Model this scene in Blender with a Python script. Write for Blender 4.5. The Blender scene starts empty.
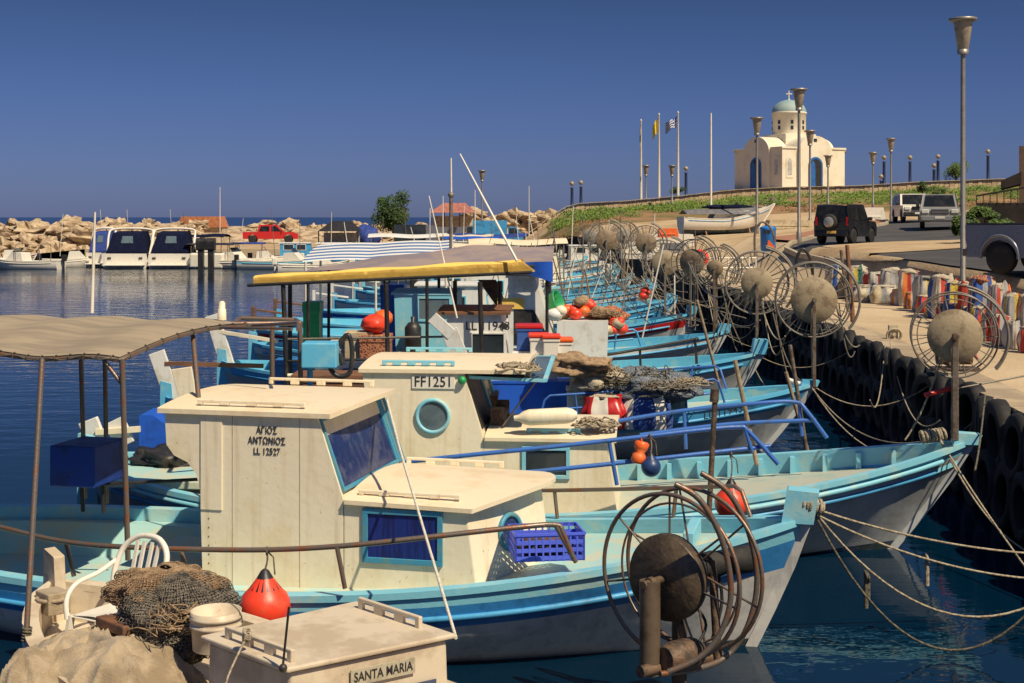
import bpy, math, random
from mathutils import Vector, Matrix, noise
PI = math.pi
R = math.radians
sc = bpy.context.scene
# ------------------------------------------------------------------ camera, sky, sun, exposure
EYE, FPX, CX, HY = 4.0, 1400.0, 512.0, 217.0
cam = bpy.data.cameras.new('camera'); camo = bpy.data.objects.new('camera', cam)
sc.collection.objects.link(camo); sc.camera = camo
camo.location = (0, 0, EYE); camo.rotation_euler = (R(90), 0, 0)
cam.sensor_width = 36; cam.lens = 36 * FPX / 1024; cam.shift_y = -(341.5 - HY) / 1024
cam.clip_start = 0.1; cam.clip_end = 20000
SUN_EL, SUN_AZ = R(52), R(138)          # azimuth clockwise from +Y: behind the camera, to the right
w = bpy.data.worlds.new('World'); sc.world = w; w.use_nodes = True
nt = w.node_tree; nt.nodes.clear()
def wn(t, **k):
    n = nt.nodes.new(t)
    for a, b in k.items(): setattr(n, a, b)
    return n
sky = wn('ShaderNodeTexSky', sky_type='NISHITA', sun_disc=False)
sky.sun_elevation = SUN_EL; sky.sun_rotation = SUN_AZ; sky.altitude = 0; sky.air_density = 1.0; sky.dust_density = 0.4; sky.ozone_density = 2.0
tc = wn('ShaderNodeTexCoord'); sx = wn('ShaderNodeSeparateXYZ')
nt.links.new(tc.outputs['Generated'], sx.inputs[0])
rp = wn('ShaderNodeValToRGB'); nt.links.new(sx.outputs['Z'], rp.inputs[0])
e = rp.color_ramp.elements
e[0].position = 0.0; e[0].color = (0.148, 0.192, 0.45, 1)
e[1].position = 1.0; e[1].color = (0.50, 0.56, 0.70, 1)
x = e.new(0.08); x.color = (0.130, 0.176, 0.372, 1)
x = e.new(0.16); x.color = (0.106, 0.146, 0.258, 1)
x = e.new(0.4); x.color = (0.27, 0.32, 0.40, 1)
mx = wn('ShaderNodeMix', data_type='RGBA', blend_type='MULTIPLY'); mx.inputs[0].default_value = 1
nt.links.new(sky.outputs[0], mx.inputs[6]); nt.links.new(rp.outputs[0], mx.inputs[7])
bg = wn('ShaderNodeBackground'); bg.inputs[1].default_value = 0.12
nt.links.new(mx.outputs[2], bg.inputs[0]); ow = wn('ShaderNodeOutputWorld'); nt.links.new(bg.outputs[0], ow.inputs[0])
sl = bpy.data.lights.new('sun', 'SUN'); slo = bpy.data.objects.new('sun', sl); sc.collection.objects.link(slo)
sl.energy = 4.8; sl.angle = R(0.5); sl.color = (1.0, 0.845, 0.60)
sd = Vector((math.sin(SUN_AZ) * math.cos(SUN_EL), math.cos(SUN_AZ) * math.cos(SUN_EL), math.sin(SUN_EL)))
slo.rotation_euler = sd.to_track_quat('Z', 'Y').to_euler(); slo.location = (20, -10, 40)
sc.view_settings.view_transform = 'Standard'; sc.view_settings.look = 'None'
sc.view_settings.gamma = 1; sc.view_settings.exposure = 0.18; sc.view_settings.use_curve_mapping = False
# ------------------------------------------------------------------ helpers
rnd = random.Random(7)
def lerp(a, b, t): return a + (b - a) * t
def clamp(v, a=0., b=1.): return max(a, min(b, v))
def sstep(v): v = clamp(v); return v * v * (3 - 2 * v)
def interp(x, xs, ys):
    if x <= xs[0]: return ys[0]
    for i in range(len(xs) - 1):
        if x <= xs[i + 1]: return lerp(ys[i], ys[i + 1], (x - xs[i]) / (xs[i + 1] - xs[i]))
    return ys[-1]
def P(px, py, Y): return Vector(((px - CX) * Y / FPX, Y, EYE - (py - HY) * Y / FPX))
def PZ(px, py, z):
    Y = (EYE - z) * FPX / (py - HY); return P(px, py, Y)

class Fr:
    """a placed frame: origin + rotation about z; l() turns a world point into its local one"""
    def __init__(s, loc, rz=0.0):
        s.loc = Vector(loc); s.rz = rz
        s.m = Matrix.Translation(s.loc) @ Matrix.Rotation(rz, 4, 'Z'); s.i = s.m.inverted()
    def l(s, p): return s.i @ Vector(p)
    def w(s, *p): return s.m @ Vector(p)
    def P(s, px, py, Y): return s.i @ P(px, py, Y)
    def hit(s, px, py, ax, v):
        o = s.i @ Vector((0, 0, EYE)); d = (s.i @ P(px, py, 1.0)) - o
        t = (v - o[ax]) / d[ax]; return o + d * t

class MB:
    def __init__(s): s.v = []; s.f = []; s.mi = []; s.sm = []; s.M = None
    def add(s, vs, fs, mi=0, sm=False):
        b = len(s.v)
        for p in vs:
            p = Vector(p); s.v.append(s.M @ p if s.M is not None else p)
        for f in fs: s.f.append([b + i for i in f]); s.mi.append(mi); s.sm.append(sm)
    def box(s, x0, x1, y0, y1, z0, z1, mi=0):
        s.add([(x, y, z) for x in (x0, x1) for y in (y0, y1) for z in (z0, z1)],
              [(0, 1, 3, 2), (4, 6, 7, 5), (0, 4, 5, 1), (2, 3, 7, 6), (0, 2, 6, 4), (1, 5, 7, 3)], mi)
    def cbox(s, c, sz, mi=0, rot=None):
        o = s.M; m = Matrix.Translation(Vector(c))
        if rot is not None: m = m @ rot.to_4x4()
        s.M = (o @ m) if o is not None else m
        s.box(-sz[0]/2, sz[0]/2, -sz[1]/2, sz[1]/2, -sz[2]/2, sz[2]/2, mi); s.M = o
    def tube(s, pts, r, n=8, mi=0, closed=False, cap=True, r2=None):
        pts = [Vector(p) for p in pts]; N = len(pts)
        if N < 2: return
        T = []
        for i in range(N):
            if closed: t = pts[(i + 1) % N] - pts[i - 1]
            else: t = pts[min(i + 1, N - 1)] - pts[max(i - 1, 0)]
            T.append(t.normalized() if t.length > 1e-9 else Vector((0, 0, 1)))
        u = T[0].orthogonal().normalized(); vs = []
        for i in range(N):
            u = (u - T[i] * u.dot(T[i]))
            u = u.normalized() if u.length > 1e-6 else T[i].orthogonal().normalized()
            w_ = T[i].cross(u); rr = r if r2 is None else lerp(r, r2, i / (N - 1))
            for k in range(n):
                a = 2 * PI * k / n; vs.append(pts[i] + (u * math.cos(a) + w_ * math.sin(a)) * rr)
        fs = []
        for i in range(N if closed else N - 1):
            j = (i + 1) % N
            for k in range(n):
                k2 = (k + 1) % n; fs.append((i*n+k, i*n+k2, j*n+k2, j*n+k))
        s.add(vs, fs, mi, True)
        if cap and not closed:
            s.add(vs[:n], [tuple(range(n))[::-1]], mi); s.add(vs[-n:], [tuple(range(n))], mi)
    def ring(s, c, ax, R_, r, n=40, m=6, mi=0, a0=0, a1=2*PI, ref=None):
        c = Vector(c); ax = Vector(ax).normalized()
        u = (Vector(ref) - ax * Vector(ref).dot(ax)).normalized() if ref is not None else ax.orthogonal().normalized()
        w_ = ax.cross(u); full = abs(a1 - a0 - 2*PI) < 1e-6
        k = n if full else n + 1
        s.tube([c + (u*math.cos(a0+(a1-a0)*i/n) + w_*math.sin(a0+(a1-a0)*i/n)) * R_ for i in range(k)], r, m, mi, closed=full)
    def lathe(s, prof, c=(0,0,0), ax=(0,0,1), n=16, mi=0, sm=True, close=True):
        c = Vector(c); ax = Vector(ax).normalized(); u = ax.orthogonal().normalized(); w_ = ax.cross(u)
        vs = [c + ax*z + (u*math.cos(2*PI*k/n) + w_*math.sin(2*PI*k/n))*r for (r, z) in prof for k in range(n)]
        fs = [(i*n+k, i*n+(k+1)%n, (i+1)*n+(k+1)%n, (i+1)*n+k) for i in range(len(prof)-1) for k in range(n)]
        s.add(vs, fs, mi, sm)
        if close:
            if prof[0][0] > 1e-4: s.add(vs[:n], [tuple(range(n))[::-1]], mi)
            if prof[-1][0] > 1e-4: s.add(vs[-n:], [tuple(range(n))], mi)
    def sphere(s, c, r, n=12, m=8, mi=0, sc_=(1,1,1)):
        c = Vector(c); vs = []; fs = []
        for i in range(m + 1):
            a = PI * i / m
            for k in range(n):
                b = 2*PI*k/n
                vs.append(c + Vector((math.sin(a)*math.cos(b)*sc_[0], math.sin(a)*math.sin(b)*sc_[1], math.cos(a)*sc_[2]))*r)
        for i in range(m):
            for k in range(n): fs.append((i*n+k, (i+1)*n+k, (i+1)*n+(k+1)%n, i*n+(k+1)%n))
        s.add(vs, fs, mi, True)
    def prism(s, poly, ax, a, b, mi=0, mside=None):
        """poly: 2D points in the plane normal to axis ax ('x': (y,z), 'y': (x,z), 'z': (x,y))"""
        def q(p, t): return {'x': (t, p[0], p[1]), 'y': (p[0], t, p[1]), 'z': (p[0], p[1], t)}[ax]
        n = len(poly); vs = [q(p, a) for p in poly] + [q(p, b) for p in poly]
        s.add(vs, [tuple(range(n)), tuple(range(n, 2*n))[::-1]], mi)
        s.add(vs, [(i, (i+1) % n, n + (i+1) % n, n + i) for i in range(n)], mi if mside is None else mside)
    def grid(s, f, nu, nv, mi=0, sm=True, mf=None):
        vs = [f(i/nu, j/nv) for i in range(nu+1) for j in range(nv+1)]
        for i in range(nu):
            for j in range(nv):
                pass
        fs = [(i*(nv+1)+j, (i+1)*(nv+1)+j, (i+1)*(nv+1)+j+1, i*(nv+1)+j+1) for i in range(nu) for j in range(nv)]
        b = len(s.v); s.add(vs, fs, mi, sm)
        if mf:
            k = len(s.mi) - len(fs)
            for i in range(nu):
                for j in range(nv): s.mi[k] = mf(i, j); k += 1
    def slab(s, q, th, mi=0):
        """four corners -> a plate of thickness th centred on them"""
        q = [Vector(p) for p in q]; n = (q[1]-q[0]).cross(q[3]-q[0]).normalized() * (th/2)
        vs = [p + n for p in q] + [p - n for p in q]
        s.add(vs, [(0,1,2,3), (7,6,5,4)] + [(i, i+4, (i+1)%4+4, (i+1)%4) for i in range(4)], mi)
    def bar(s, a, b, wd, th, up=(0,0,1), mi=0):
        a = Vector(a); b = Vector(b); d = (b-a).normalized(); up = Vector(up)
        sd_ = d.cross(up)
        sd_ = sd_.normalized() if sd_.length > 1e-5 else d.orthogonal().normalized()
        u2 = sd_.cross(d).normalized()
        q = [(-1,-1),(1,-1),(1,1),(-1,1)]
        vs = [p + sd_*(i*wd/2) + u2*(j*th/2) for p in (a, b) for i, j in q]
        s.add(vs, [(3,2,1,0), (4,5,6,7), (0,1,5,4), (1,2,6,5), (2,3,7,6), (3,0,4,7)], mi)

def link(o): sc.collection.objects.link(o); return o
def part(name, mb, mats, parent=None, bev=0, fr=None, label=None, seg=2, ang=35):
    me = bpy.data.meshes.new(name)
    vs = mb.v if fr is None else [fr.i @ p for p in mb.v]
    me.from_pydata([tuple(p) for p in vs], [], mb.f)
    if not isinstance(mats, (list, tuple)): mats = [mats]
    for m in mats: me.materials.append(m)
    me.polygons.foreach_set('material_index', mb.mi); me.polygons.foreach_set('use_smooth', mb.sm)
    me.update(); o = link(bpy.data.objects.new(name, me))
    if parent is not None: o.parent = parent
    if bev:
        b = o.modifiers.new('bevel', 'BEVEL'); b.width = bev; b.segments = seg; b.limit_method = 'ANGLE'; b.angle_limit = R(ang)
    if label: o['label'] = label
    return o
def tag(o, label=None, cat=None, group=None, kind=None):
    if label: o['label'] = label
    if cat: o['category'] = cat
    if group: o['group'] = group
    if kind: o['kind'] = kind
    return o
def thing(name, label, cat, loc=(0,0,0), rz=0, group=None):
    o = link(bpy.data.objects.new(name, None)); o.location = loc; o.rotation_euler = (0, 0, rz)
    o.empty_display_size = 0.2
    return tag(o, label, cat, group)
def solo(name, mb, mats, label, cat, loc=(0,0,0), rz=0, group=None, bev=0):
    """a thing that is one mesh, written in local coordinates"""
    o = part(name, mb, mats, None, bev); o.location = loc; o.rotation_euler = (0, 0, rz)
    return tag(o, label, cat, group)
def soloW(name, mb, mats, label, cat, group=None, bev=0, loc=None):
    """a thing that is one mesh, written in world coordinates; its origin goes to loc or to its first vertex"""
    fr = Fr(loc if loc is not None else mb.v[0])
    o = part(name, mb, mats, None, bev, fr=fr); o.location = fr.loc
    return tag(o, label, cat, group)
def copy_tree(o, parent=None):
    c = o.copy(); link(c); c.parent = parent
    for ch in [k for k in bpy.data.objects if k.parent == o]: copy_tree(ch, c)
    return c
def textmesh(name, body, size, mat_, parent, M, ext=0.002, align='CENTER', shear=0, sx_=1.0):
    cu = bpy.data.curves.new(name, 'FONT'); cu.body = body; cu.size = size; cu.offset = size*0.004; cu.extrude = ext
    cu.align_x = align; cu.align_y = 'CENTER'; cu.shear = shear; cu.space_line = 0.95
    t = link(bpy.data.objects.new(name, cu)); dg = bpy.context.evaluated_depsgraph_get()
    me = bpy.data.meshes.new_from_object(t.evaluated_get(dg)); bpy.data.objects.remove(t)
    me.transform(M @ Matrix.Diagonal((sx_, 1, 1, 1))); me.materials.clear(); me.materials.append(mat_)
    o = link(bpy.data.objects.new(name, me)); o.parent = parent; return o
def basis(o, xa, ya):
    xa = Vector(xa).normalized(); ya = Vector(ya); za = xa.cross(ya).normalized(); ya = za.cross(xa)
    return Matrix.Translation(Vector(o)) @ Matrix((xa, ya, za)).transposed().to_4x4()
def sag(a, b, s, n=14):
    a = Vector(a); b = Vector(b)
    return [a.lerp(b, i/n) - Vector((0, 0, s*4*(i/n)*(1-i/n))) for i in range(n+1)]
def curve(pts, n=6):
    """Catmull-Rom through points"""
    pts = [Vector(p) for p in pts]; out = []
    for i in range(len(pts)-1):
        p0 = pts[max(i-1, 0)]; p1 = pts[i]; p2 = pts[i+1]; p3 = pts[min(i+2, len(pts)-1)]
        for k in range(n):
            t = k/n
            out.append(0.5*((2*p1)+(p2-p0)*t+(2*p0-5*p1+4*p2-p3)*t*t+(3*p1-p0-3*p2+p3)*t**3))
    out.append(pts[-1]); return out
# ------------------------------------------------------------------ materials
MC = {}
def paint(name, c, c2=None, amt=0.5, sc_=3.0, rough=0.5, bump=0.15, bsc=30, streak=0.0, sc_col=(0.35, 0.2, 0.1), metal=0.0, rvar=0.15, spec=0.5, stretch=None, edge=0.1, drip=0.0):
    if name in MC: return MC[name]
    m = bpy.data.materials.new(name); m.use_nodes = True; MC[name] = m
    n = m.node_tree; b = n.nodes['Principled BSDF']; L = n.links.new
    b.inputs['Roughness'].default_value = rough; b.inputs['Metallic'].default_value = metal
    b.inputs['Specular IOR Level'].default_value = spec
    t = n.nodes.new('ShaderNodeTexCoord'); src = t.outputs['Object']
    if stretch:
        mp = n.nodes.new('ShaderNodeMapping'); mp.inputs['Scale'].default_value = stretch; L(src, mp.inputs[0]); s2 = mp.outputs[0]
    else: s2 = src
    c2 = c2 or tuple(v*0.72 for v in c)
    nz = n.nodes.new('ShaderNodeTexNoise'); nz.inputs['Scale'].default_value = sc_; nz.inputs['Detail'].default_value = 8; nz.inputs['Roughness'].default_value = 0.65
    L(s2, nz.inputs[0])
    r = n.nodes.new('ShaderNodeValToRGB'); L(nz.outputs[0], r.inputs[0])
    r.color_ramp.elements[0].position = clamp(1-amt-edge, 0, 1)*0.45+0.27; r.color_ramp.elements[1].position = clamp(1-amt+edge, 0, 1)*0.45+0.30
    r.color_ramp.elements[0].color = (0,0,0,1); r.color_ramp.elements[1].color = (1,1,1,1)
    mx_ = n.nodes.new('ShaderNodeMix'); mx_.data_type = 'RGBA'; L(r.outputs[0], mx_.inputs[0])
    mx_.inputs[6].default_value = (*c, 1); mx_.inputs[7].default_value = (*c2, 1); out = mx_.outputs[2]
    if streak > 0:
        mp2 = n.nodes.new('ShaderNodeMapping'); mp2.inputs['Scale'].default_value = (7, 7, 0.35); L(src, mp2.inputs[0])
        z2 = n.nodes.new('ShaderNodeTexNoise'); z2.inputs['Scale'].default_value = 2.2; z2.inputs['Detail'].default_value = 5; L(mp2.outputs[0], z2.inputs[0])
        r2 = n.nodes.new('ShaderNodeValToRGB'); L(z2.outputs[0], r2.inputs[0])
        r2.color_ramp.elements[0].position = 0.54; r2.color_ramp.elements[1].position = 0.78
        mu = n.nodes.new('ShaderNodeMath'); mu.operation = 'MULTIPLY'; L(r2.outputs[0], mu.inputs[0]); mu.inputs[1].default_value = streak
        m3 = n.nodes.new('ShaderNodeMix'); m3.data_type = 'RGBA'; L(mu.outputs[0], m3.inputs[0]); L(out, m3.inputs[6]); m3.inputs[7].default_value = (*sc_col, 1); out = m3.outputs[2]
    if drip > 0:
        mp4 = n.nodes.new('ShaderNodeMapping'); mp4.inputs['Scale'].default_value = (9, 9, 0.9); mp4.inputs['Location'].default_value = (3.1, 1.7, 0.4); L(src, mp4.inputs[0])
        z4 = n.nodes.new('ShaderNodeTexNoise'); z4.inputs['Scale'].default_value = 1.6; z4.inputs['Detail'].default_value = 6; z4.inputs['Roughness'].default_value = 0.75; L(mp4.outputs[0], z4.inputs[0])
        r4 = n.nodes.new('ShaderNodeValToRGB'); L(z4.outputs[0], r4.inputs[0]); r4.color_ramp.elements[0].position = 0.63; r4.color_ramp.elements[1].position = 0.74
        z5 = n.nodes.new('ShaderNodeTexNoise'); z5.inputs['Scale'].default_value = 26; z5.inputs['Detail'].default_value = 4; L(src, z5.inputs[0])
        r5 = n.nodes.new('ShaderNodeValToRGB'); L(z5.outputs[0], r5.inputs[0]); r5.color_ramp.elements[0].position = 0.70; r5.color_ramp.elements[1].position = 0.74
        ad = n.nodes.new('ShaderNodeMath'); ad.operation = 'MAXIMUM'; L(r4.outputs[0], ad.inputs[0]); L(r5.outputs[0], ad.inputs[1])
        mu4 = n.nodes.new('ShaderNodeMath'); mu4.operation = 'MULTIPLY'; L(ad.outputs[0], mu4.inputs[0]); mu4.inputs[1].default_value = drip
        m5 = n.nodes.new('ShaderNodeMix'); m5.data_type = 'RGBA'; L(mu4.outputs[0], m5.inputs[0]); L(out, m5.inputs[6]); m5.inputs[7].default_value = (0.30, 0.15, 0.06, 1); out = m5.outputs[2]
    L(out, b.inputs['Base Color'])
    if bump > 0:
        z3 = n.nodes.new('ShaderNodeTexNoise'); z3.inputs['Scale'].default_value = bsc; z3.inputs['Detail'].default_value = 6; L(s2, z3.inputs[0])
        bp = n.nodes.new('ShaderNodeBump'); bp.inputs['Strength'].default_value = bump; bp.inputs['Distance'].default_value = 0.02
        L(z3.outputs[0], bp.inputs['Height']); L(bp.outputs[0], b.inputs['Normal'])
    mr = n.nodes.new('ShaderNodeMapRange'); L(nz.outputs[0], mr.inputs[0]); mr.inputs[3].default_value = clamp(rough-rvar); mr.inputs[4].default_value = clamp(rough+rvar)
    L(mr.outputs[0], b.inputs['Roughness'])
    return m
def glassy(name, c, rough=0.08, c2=None):
    return paint(name, c, c2 or tuple(v*0.6 for v in c), 0.4, 1.5, rough, 0.03, 4, rvar=0.05)
cream = paint('cream_paint', (0.82, 0.735, 0.56), (0.76, 0.66, 0.46), 0.4, 1.6, 0.45, 0.16, 14, drip=0.55, streak=0.40, sc_col=(0.46, 0.33, 0.19))
roofc = paint('roof_paint', (0.78, 0.67, 0.48), (0.72, 0.58, 0.39), 0.4, 2.0, 0.55, 0.2, 20)
white = paint('white_paint', (0.74, 0.74, 0.70), (0.60, 0.57, 0.48), 0.35, drip=0.5, sc_=3, rough=0.42, bump=0.08, bsc=20, streak=0.25) if False else paint('white_paint', (0.74, 0.74, 0.70), (0.60, 0.57, 0.48), 0.35, 3, 0.42, 0.08, 20, streak=0.25)
hullw = paint('hull_paint', (0.47, 0.50, 0.52), (0.34, 0.36, 0.37), 0.5, 1.3, 0.38, 0.25, 5, streak=0.35, sc_col=(0.20, 0.19, 0.17))
hullw2 = paint('hull_paint_white', (0.64, 0.63, 0.60), (0.44, 0.44, 0.43), 0.4, 1.3, 0.4, 0.25, 5, streak=0.45, sc_col=(0.25, 0.22, 0.17))
foul = paint('antifouling', (0.05, 0.07, 0.12), (0.03, 0.05, 0.05), 0.5, 3, 0.6, 0.3, 20)
aqua = paint('aqua_paint', (0.21, 0.54, 0.68), (0.38, 0.57, 0.56), 0.36, 2.2, 0.5, 0.12, 25, streak=0.0)
aqua2 = paint('aqua_paint_clean', (0.11, 0.45, 0.70), (0.22, 0.50, 0.62), 0.35, 2.5, 0.45, 0.1, 25)
aquadeck = paint('worn_deck', (0.36, 0.60, 0.60), (0.54, 0.55, 0.42), 0.52, 2.0, 0.6, 0.18, 18)
bluep = paint('blue_paint', (0.03, 0.20, 0.48), (0.02, 0.12, 0.30), 0.4, 2.5, 0.42, 0.15, 15)
bluel = paint('mid_blue_paint', (0.07, 0.34, 0.62), (0.05, 0.22, 0.42), 0.4, 2.5, 0.42, 0.15, 15)
blued = paint('deep_blue', (0.01, 0.045, 0.28), (0.015, 0.03, 0.16), 0.4, 5, 0.5, 0.2, 20)
royal = paint('royal_blue', (0.015, 0.10, 0.55), (0.01, 0.07, 0.38), 0.4, 3, 0.5, 0.2, 10)
railb = paint('rail_blue', (0.045, 0.15, 0.50), (0.05, 0.12, 0.32), 0.35, 8, 0.4, 0.1, 40)
pipe = paint('worn_pipe', (0.20, 0.16, 0.13), (0.28, 0.12, 0.06), 0.4, 9, 0.42, 0.15, 40, metal=0.5)
steel = paint('galvanised', (0.22, 0.20, 0.17), (0.16, 0.115, 0.08), 0.4, 7, 0.55, 0.1, 40, metal=0.3)
rust = paint('rust', (0.16, 0.10, 0.065), (0.06, 0.045, 0.035), 0.5, 8, 0.65, 0.5, 30, metal=0.3)
discm = paint('disc_plate', (0.33, 0.265, 0.17), (0.20, 0.145, 0.09), 0.42, 5, 0.6, 0.2, 25)
discm2 = paint('disc_plate_brown', (0.25, 0.185, 0.115), (0.15, 0.10, 0.065), 0.45, 4, 0.6, 0.2, 25)
discm3 = paint('disc_plate_grey', (0.26, 0.24, 0.205), (0.18, 0.155, 0.125), 0.45, 4, 0.6, 0.2, 25)
discd = paint('disc_dark', (0.13, 0.095, 0.06), (0.07, 0.05, 0.035), 0.5, 6, 0.5, 0.4, 22, metal=0.35)
postm = paint('post_steel', (0.22, 0.18, 0.14), (0.13, 0.08, 0.05), 0.45, 6, 0.55, 0.3, 30, metal=0.3)
black = paint('black_metal', (0.02, 0.02, 0.022), (0.04, 0.035, 0.03), 0.4, 6, 0.45, 0.1, 30)
rubber = paint('rubber', (0.014, 0.0135, 0.013), (0.032, 0.03, 0.027), 0.35, 5, 0.75, 0.3, 20)
rope = paint('rope_fibre', (0.42, 0.36, 0.26), (0.24, 0.19, 0.13), 0.5, 30, 0.9, 0.6, 90)
roped = paint('rope_dark', (0.16, 0.14, 0.10), (0.07, 0.06, 0.045), 0.5, 30, 0.9, 0.6, 90)
canvas = paint('tan_canvas', (0.34, 0.275, 0.19), (0.25, 0.205, 0.15), 0.45, 1.2, 0.85, 0.15, 60, stretch=(0.6, 3, 1))
yell = paint('yellow_canvas', (0.88, 0.58, 0.13), (0.76, 0.47, 0.11), 0.35, 1.5, 0.8, 0.1, 50)
purp = paint('purple_tarp', (0.24, 0.20, 0.22), (0.32, 0.25, 0.22), 0.5, 1.0, 0.7, 0.15, 10)
glassb = paint('blue_glass', (0.012, 0.028, 0.12), (0.07, 0.085, 0.16), 0.42, 3.2, 0.16, 0.05, 5, streak=0.35, sc_col=(0.14, 0.14, 0.18), rvar=0.1)
curt = paint('blue_curtain', (0.012, 0.03, 0.20), (0.008, 0.015, 0.10), 0.5, 3, 0.35, 0.2, 8, stretch=(10, 10, 0.6))
glassd = glassy('dark_glass', (0.03, 0.04, 0.05), 0.08)
glassg = glassy('grey_glass', (0.12, 0.17, 0.20), 0.1)
winb = paint('window_frame_blue', (0.05, 0.26, 0.42), (0.10, 0.26, 0.30), 0.4, 6, 0.5, 0.15, 30)
orange = paint('orange_plastic', (0.85, 0.13, 0.02), (0.75, 0.20, 0.06), 0.35, 4, 0.42, 0.06, 30)
redo = paint('red_orange', (0.85, 0.06, 0.025), (0.70, 0.10, 0.05), 0.3, 4, 0.4, 0.06, 30)
redp = paint('red_paint', (0.50, 0.02, 0.02), (0.35, 0.03, 0.02), 0.3, 4, 0.35, 0.05, 20)
green = paint('green_plastic', (0.02, 0.30, 0.10), (0.02, 0.20, 0.07), 0.3, 4, 0.4, 0.05, 20)
brownw = paint('brown_wood', (0.22, 0.10, 0.05), (0.14, 0.07, 0.04), 0.5, 3, 0.6, 0.3, 12, stretch=(1, 6, 6))
net_tan = paint('net_tan', (0.40, 0.27, 0.16), (0.25, 0.17, 0.10), 0.5, 12, 0.95, 0.9, 70)
burlap = paint('burlap', (0.38, 0.30, 0.20), (0.25, 0.19, 0.12), 0.5, 2.5, 0.95, 0.5, 60)
tanw = paint('tanned_plastic', (0.62, 0.53, 0.40), (0.48, 0.39, 0.28), 0.5, 2.2, 0.5, 0.15, 16, drip=0.4)
plasw = paint('plastic_white', (0.76, 0.72, 0.63), (0.66, 0.60, 0.48), 0.3, 4, 0.4, 0.04, 20)
letter = paint('lettering', (0.02, 0.02, 0.025), (0.05, 0.05, 0.05), 0.3, 9, 0.6, 0)
# ------------------------------------------------------------------ setting
def waterm(name, base, sc1, st, rough):
    m = bpy.data.materials.new(name); m.use_nodes = True; n = m.node_tree; L = n.links.new
    b = n.nodes['Principled BSDF']; b.inputs['Base Color'].default_value = (*base, 1); b.inputs['Roughness'].default_value = rough
    b.inputs['IOR'].default_value = 1.33
    t = n.nodes.new('ShaderNodeTexCoord'); mp = n.nodes.new('ShaderNodeMapping'); mp.inputs['Scale'].default_value = (0.55, 1, 1); L(t.outputs['Object'], mp.inputs[0])
    z = n.nodes.new('ShaderNodeTexNoise'); z.inputs['Scale'].default_value = sc1; z.inputs['Detail'].default_value = 4; z.inputs['Roughness'].default_value = 0.55; L(mp.outputs[0], z.inputs[0])
    z2 = n.nodes.new('ShaderNodeTexNoise'); z2.inputs['Scale'].default_value = 0.05; z2.inputs['Detail'].default_value = 3; L(mp.outputs[0], z2.inputs[0])
    r = n.nodes.new('ShaderNodeMapRange'); L(z2.outputs[0], r.inputs[0]); r.inputs[1].default_value = 0.4; r.inputs[2].default_value = 0.6; r.inputs[3].default_value = 0.35*st; r.inputs[4].default_value = st
    sy_ = n.nodes.new('ShaderNodeSeparateXYZ'); L(t.outputs['Object'], sy_.inputs[0]); ry = n.nodes.new('ShaderNodeMapRange'); L(sy_.outputs['Y'], ry.inputs[0]); ry.inputs[1].default_value = 16; ry.inputs[2].default_value = 45; ry.inputs[3].default_value = 0.45; ry.inputs[4].default_value = 2.0
    mm = n.nodes.new('ShaderNodeMath'); mm.operation = 'MULTIPLY'; L(r.outputs[0], mm.inputs[0]); L(ry.outputs[0], mm.inputs[1])
    bp = n.nodes.new('ShaderNodeBump'); bp.inputs['Distance'].default_value = 0.12; L(mm.outputs[0], bp.inputs['Strength']); L(z.outputs[0], bp.inputs['Height']); L(bp.outputs[0], b.inputs['Normal'])
    return m
mb = MB(); mb.add([(-900, -60, 0), (900, -60, 0), (900, 152, 0), (-900, 152, 0)], [(0,1,2,3)])
tag(part('harbour_water', mb, waterm('harbour_water', (0.0003, 0.013, 0.034), 1.6, 0.26, 0.03)), kind='structure')
mb = MB(); mb.add([(-9000, 152, -0.02), (9000, 152, -0.02), (9000, 15000, -0.02), (-9000, 15000, -0.02)], [(0,1,2,3)])
tag(part('sea', mb, waterm('sea_water', (0.004, 0.022, 0.09), 0.35, 0.9, 0.25)), kind='structure')

EY = [-10, 8, 17.7, 27.3, 59, 90, 106, 118]
EXX = [5.6, 5.8, 6.5, 7.2, 7.8, 8.2, 6.5, 1.0]
def edge(Y): return interp(Y, EY, EXX)
RX = [-2, 0.7, 5.2, 9.6, 19.8, 24.7, 31, 35.8, 43.4, 90]
RZ = [3.5, 4.05, 4.4, 4.6, 5.62, 5.89, 6.02, 6.33, 6.6, 7.5]
def G(X, Y):
    if Y > 118 and X < 0.7:
        return 1.3
    u = X - edge(min(Y, 118))
    base = interp(Y, [20, 32, 38, 50, 62, 75, 90, 104], [2.4, 2.62, 2.68, 2.8, 2.98, 3.2, 3.3, 3.2]) + clamp(0.04*(u-7), -0.2, 0.5)
    t = max(sstep((u - interp(Y, [44, 58], [4.35, 2.1]))/interp(Y, [44, 56], [0.35, 2.0])), sstep((Y-62)/13)*sstep((u+0.5)/2.0))
    flat = 1.5 + (base-1.5)*t
    if Y > 104: flat = lerp(flat, 1.3, sstep((Y-104)/12)*(1-sstep((X-1)/8)))
    rz = interp(X, RX, RZ)
    s = clamp((Y-102)/22)
    k = sstep((X+1)/7)
    if Y > 150: rz = rz - (Y-150)*0.05
    return lerp(flat, lerp(flat, rz, s), k) + 0.05*noise.noise(Vector((X*0.3, Y*0.3, 0)))*clamp((u-3.5)/2)
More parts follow.
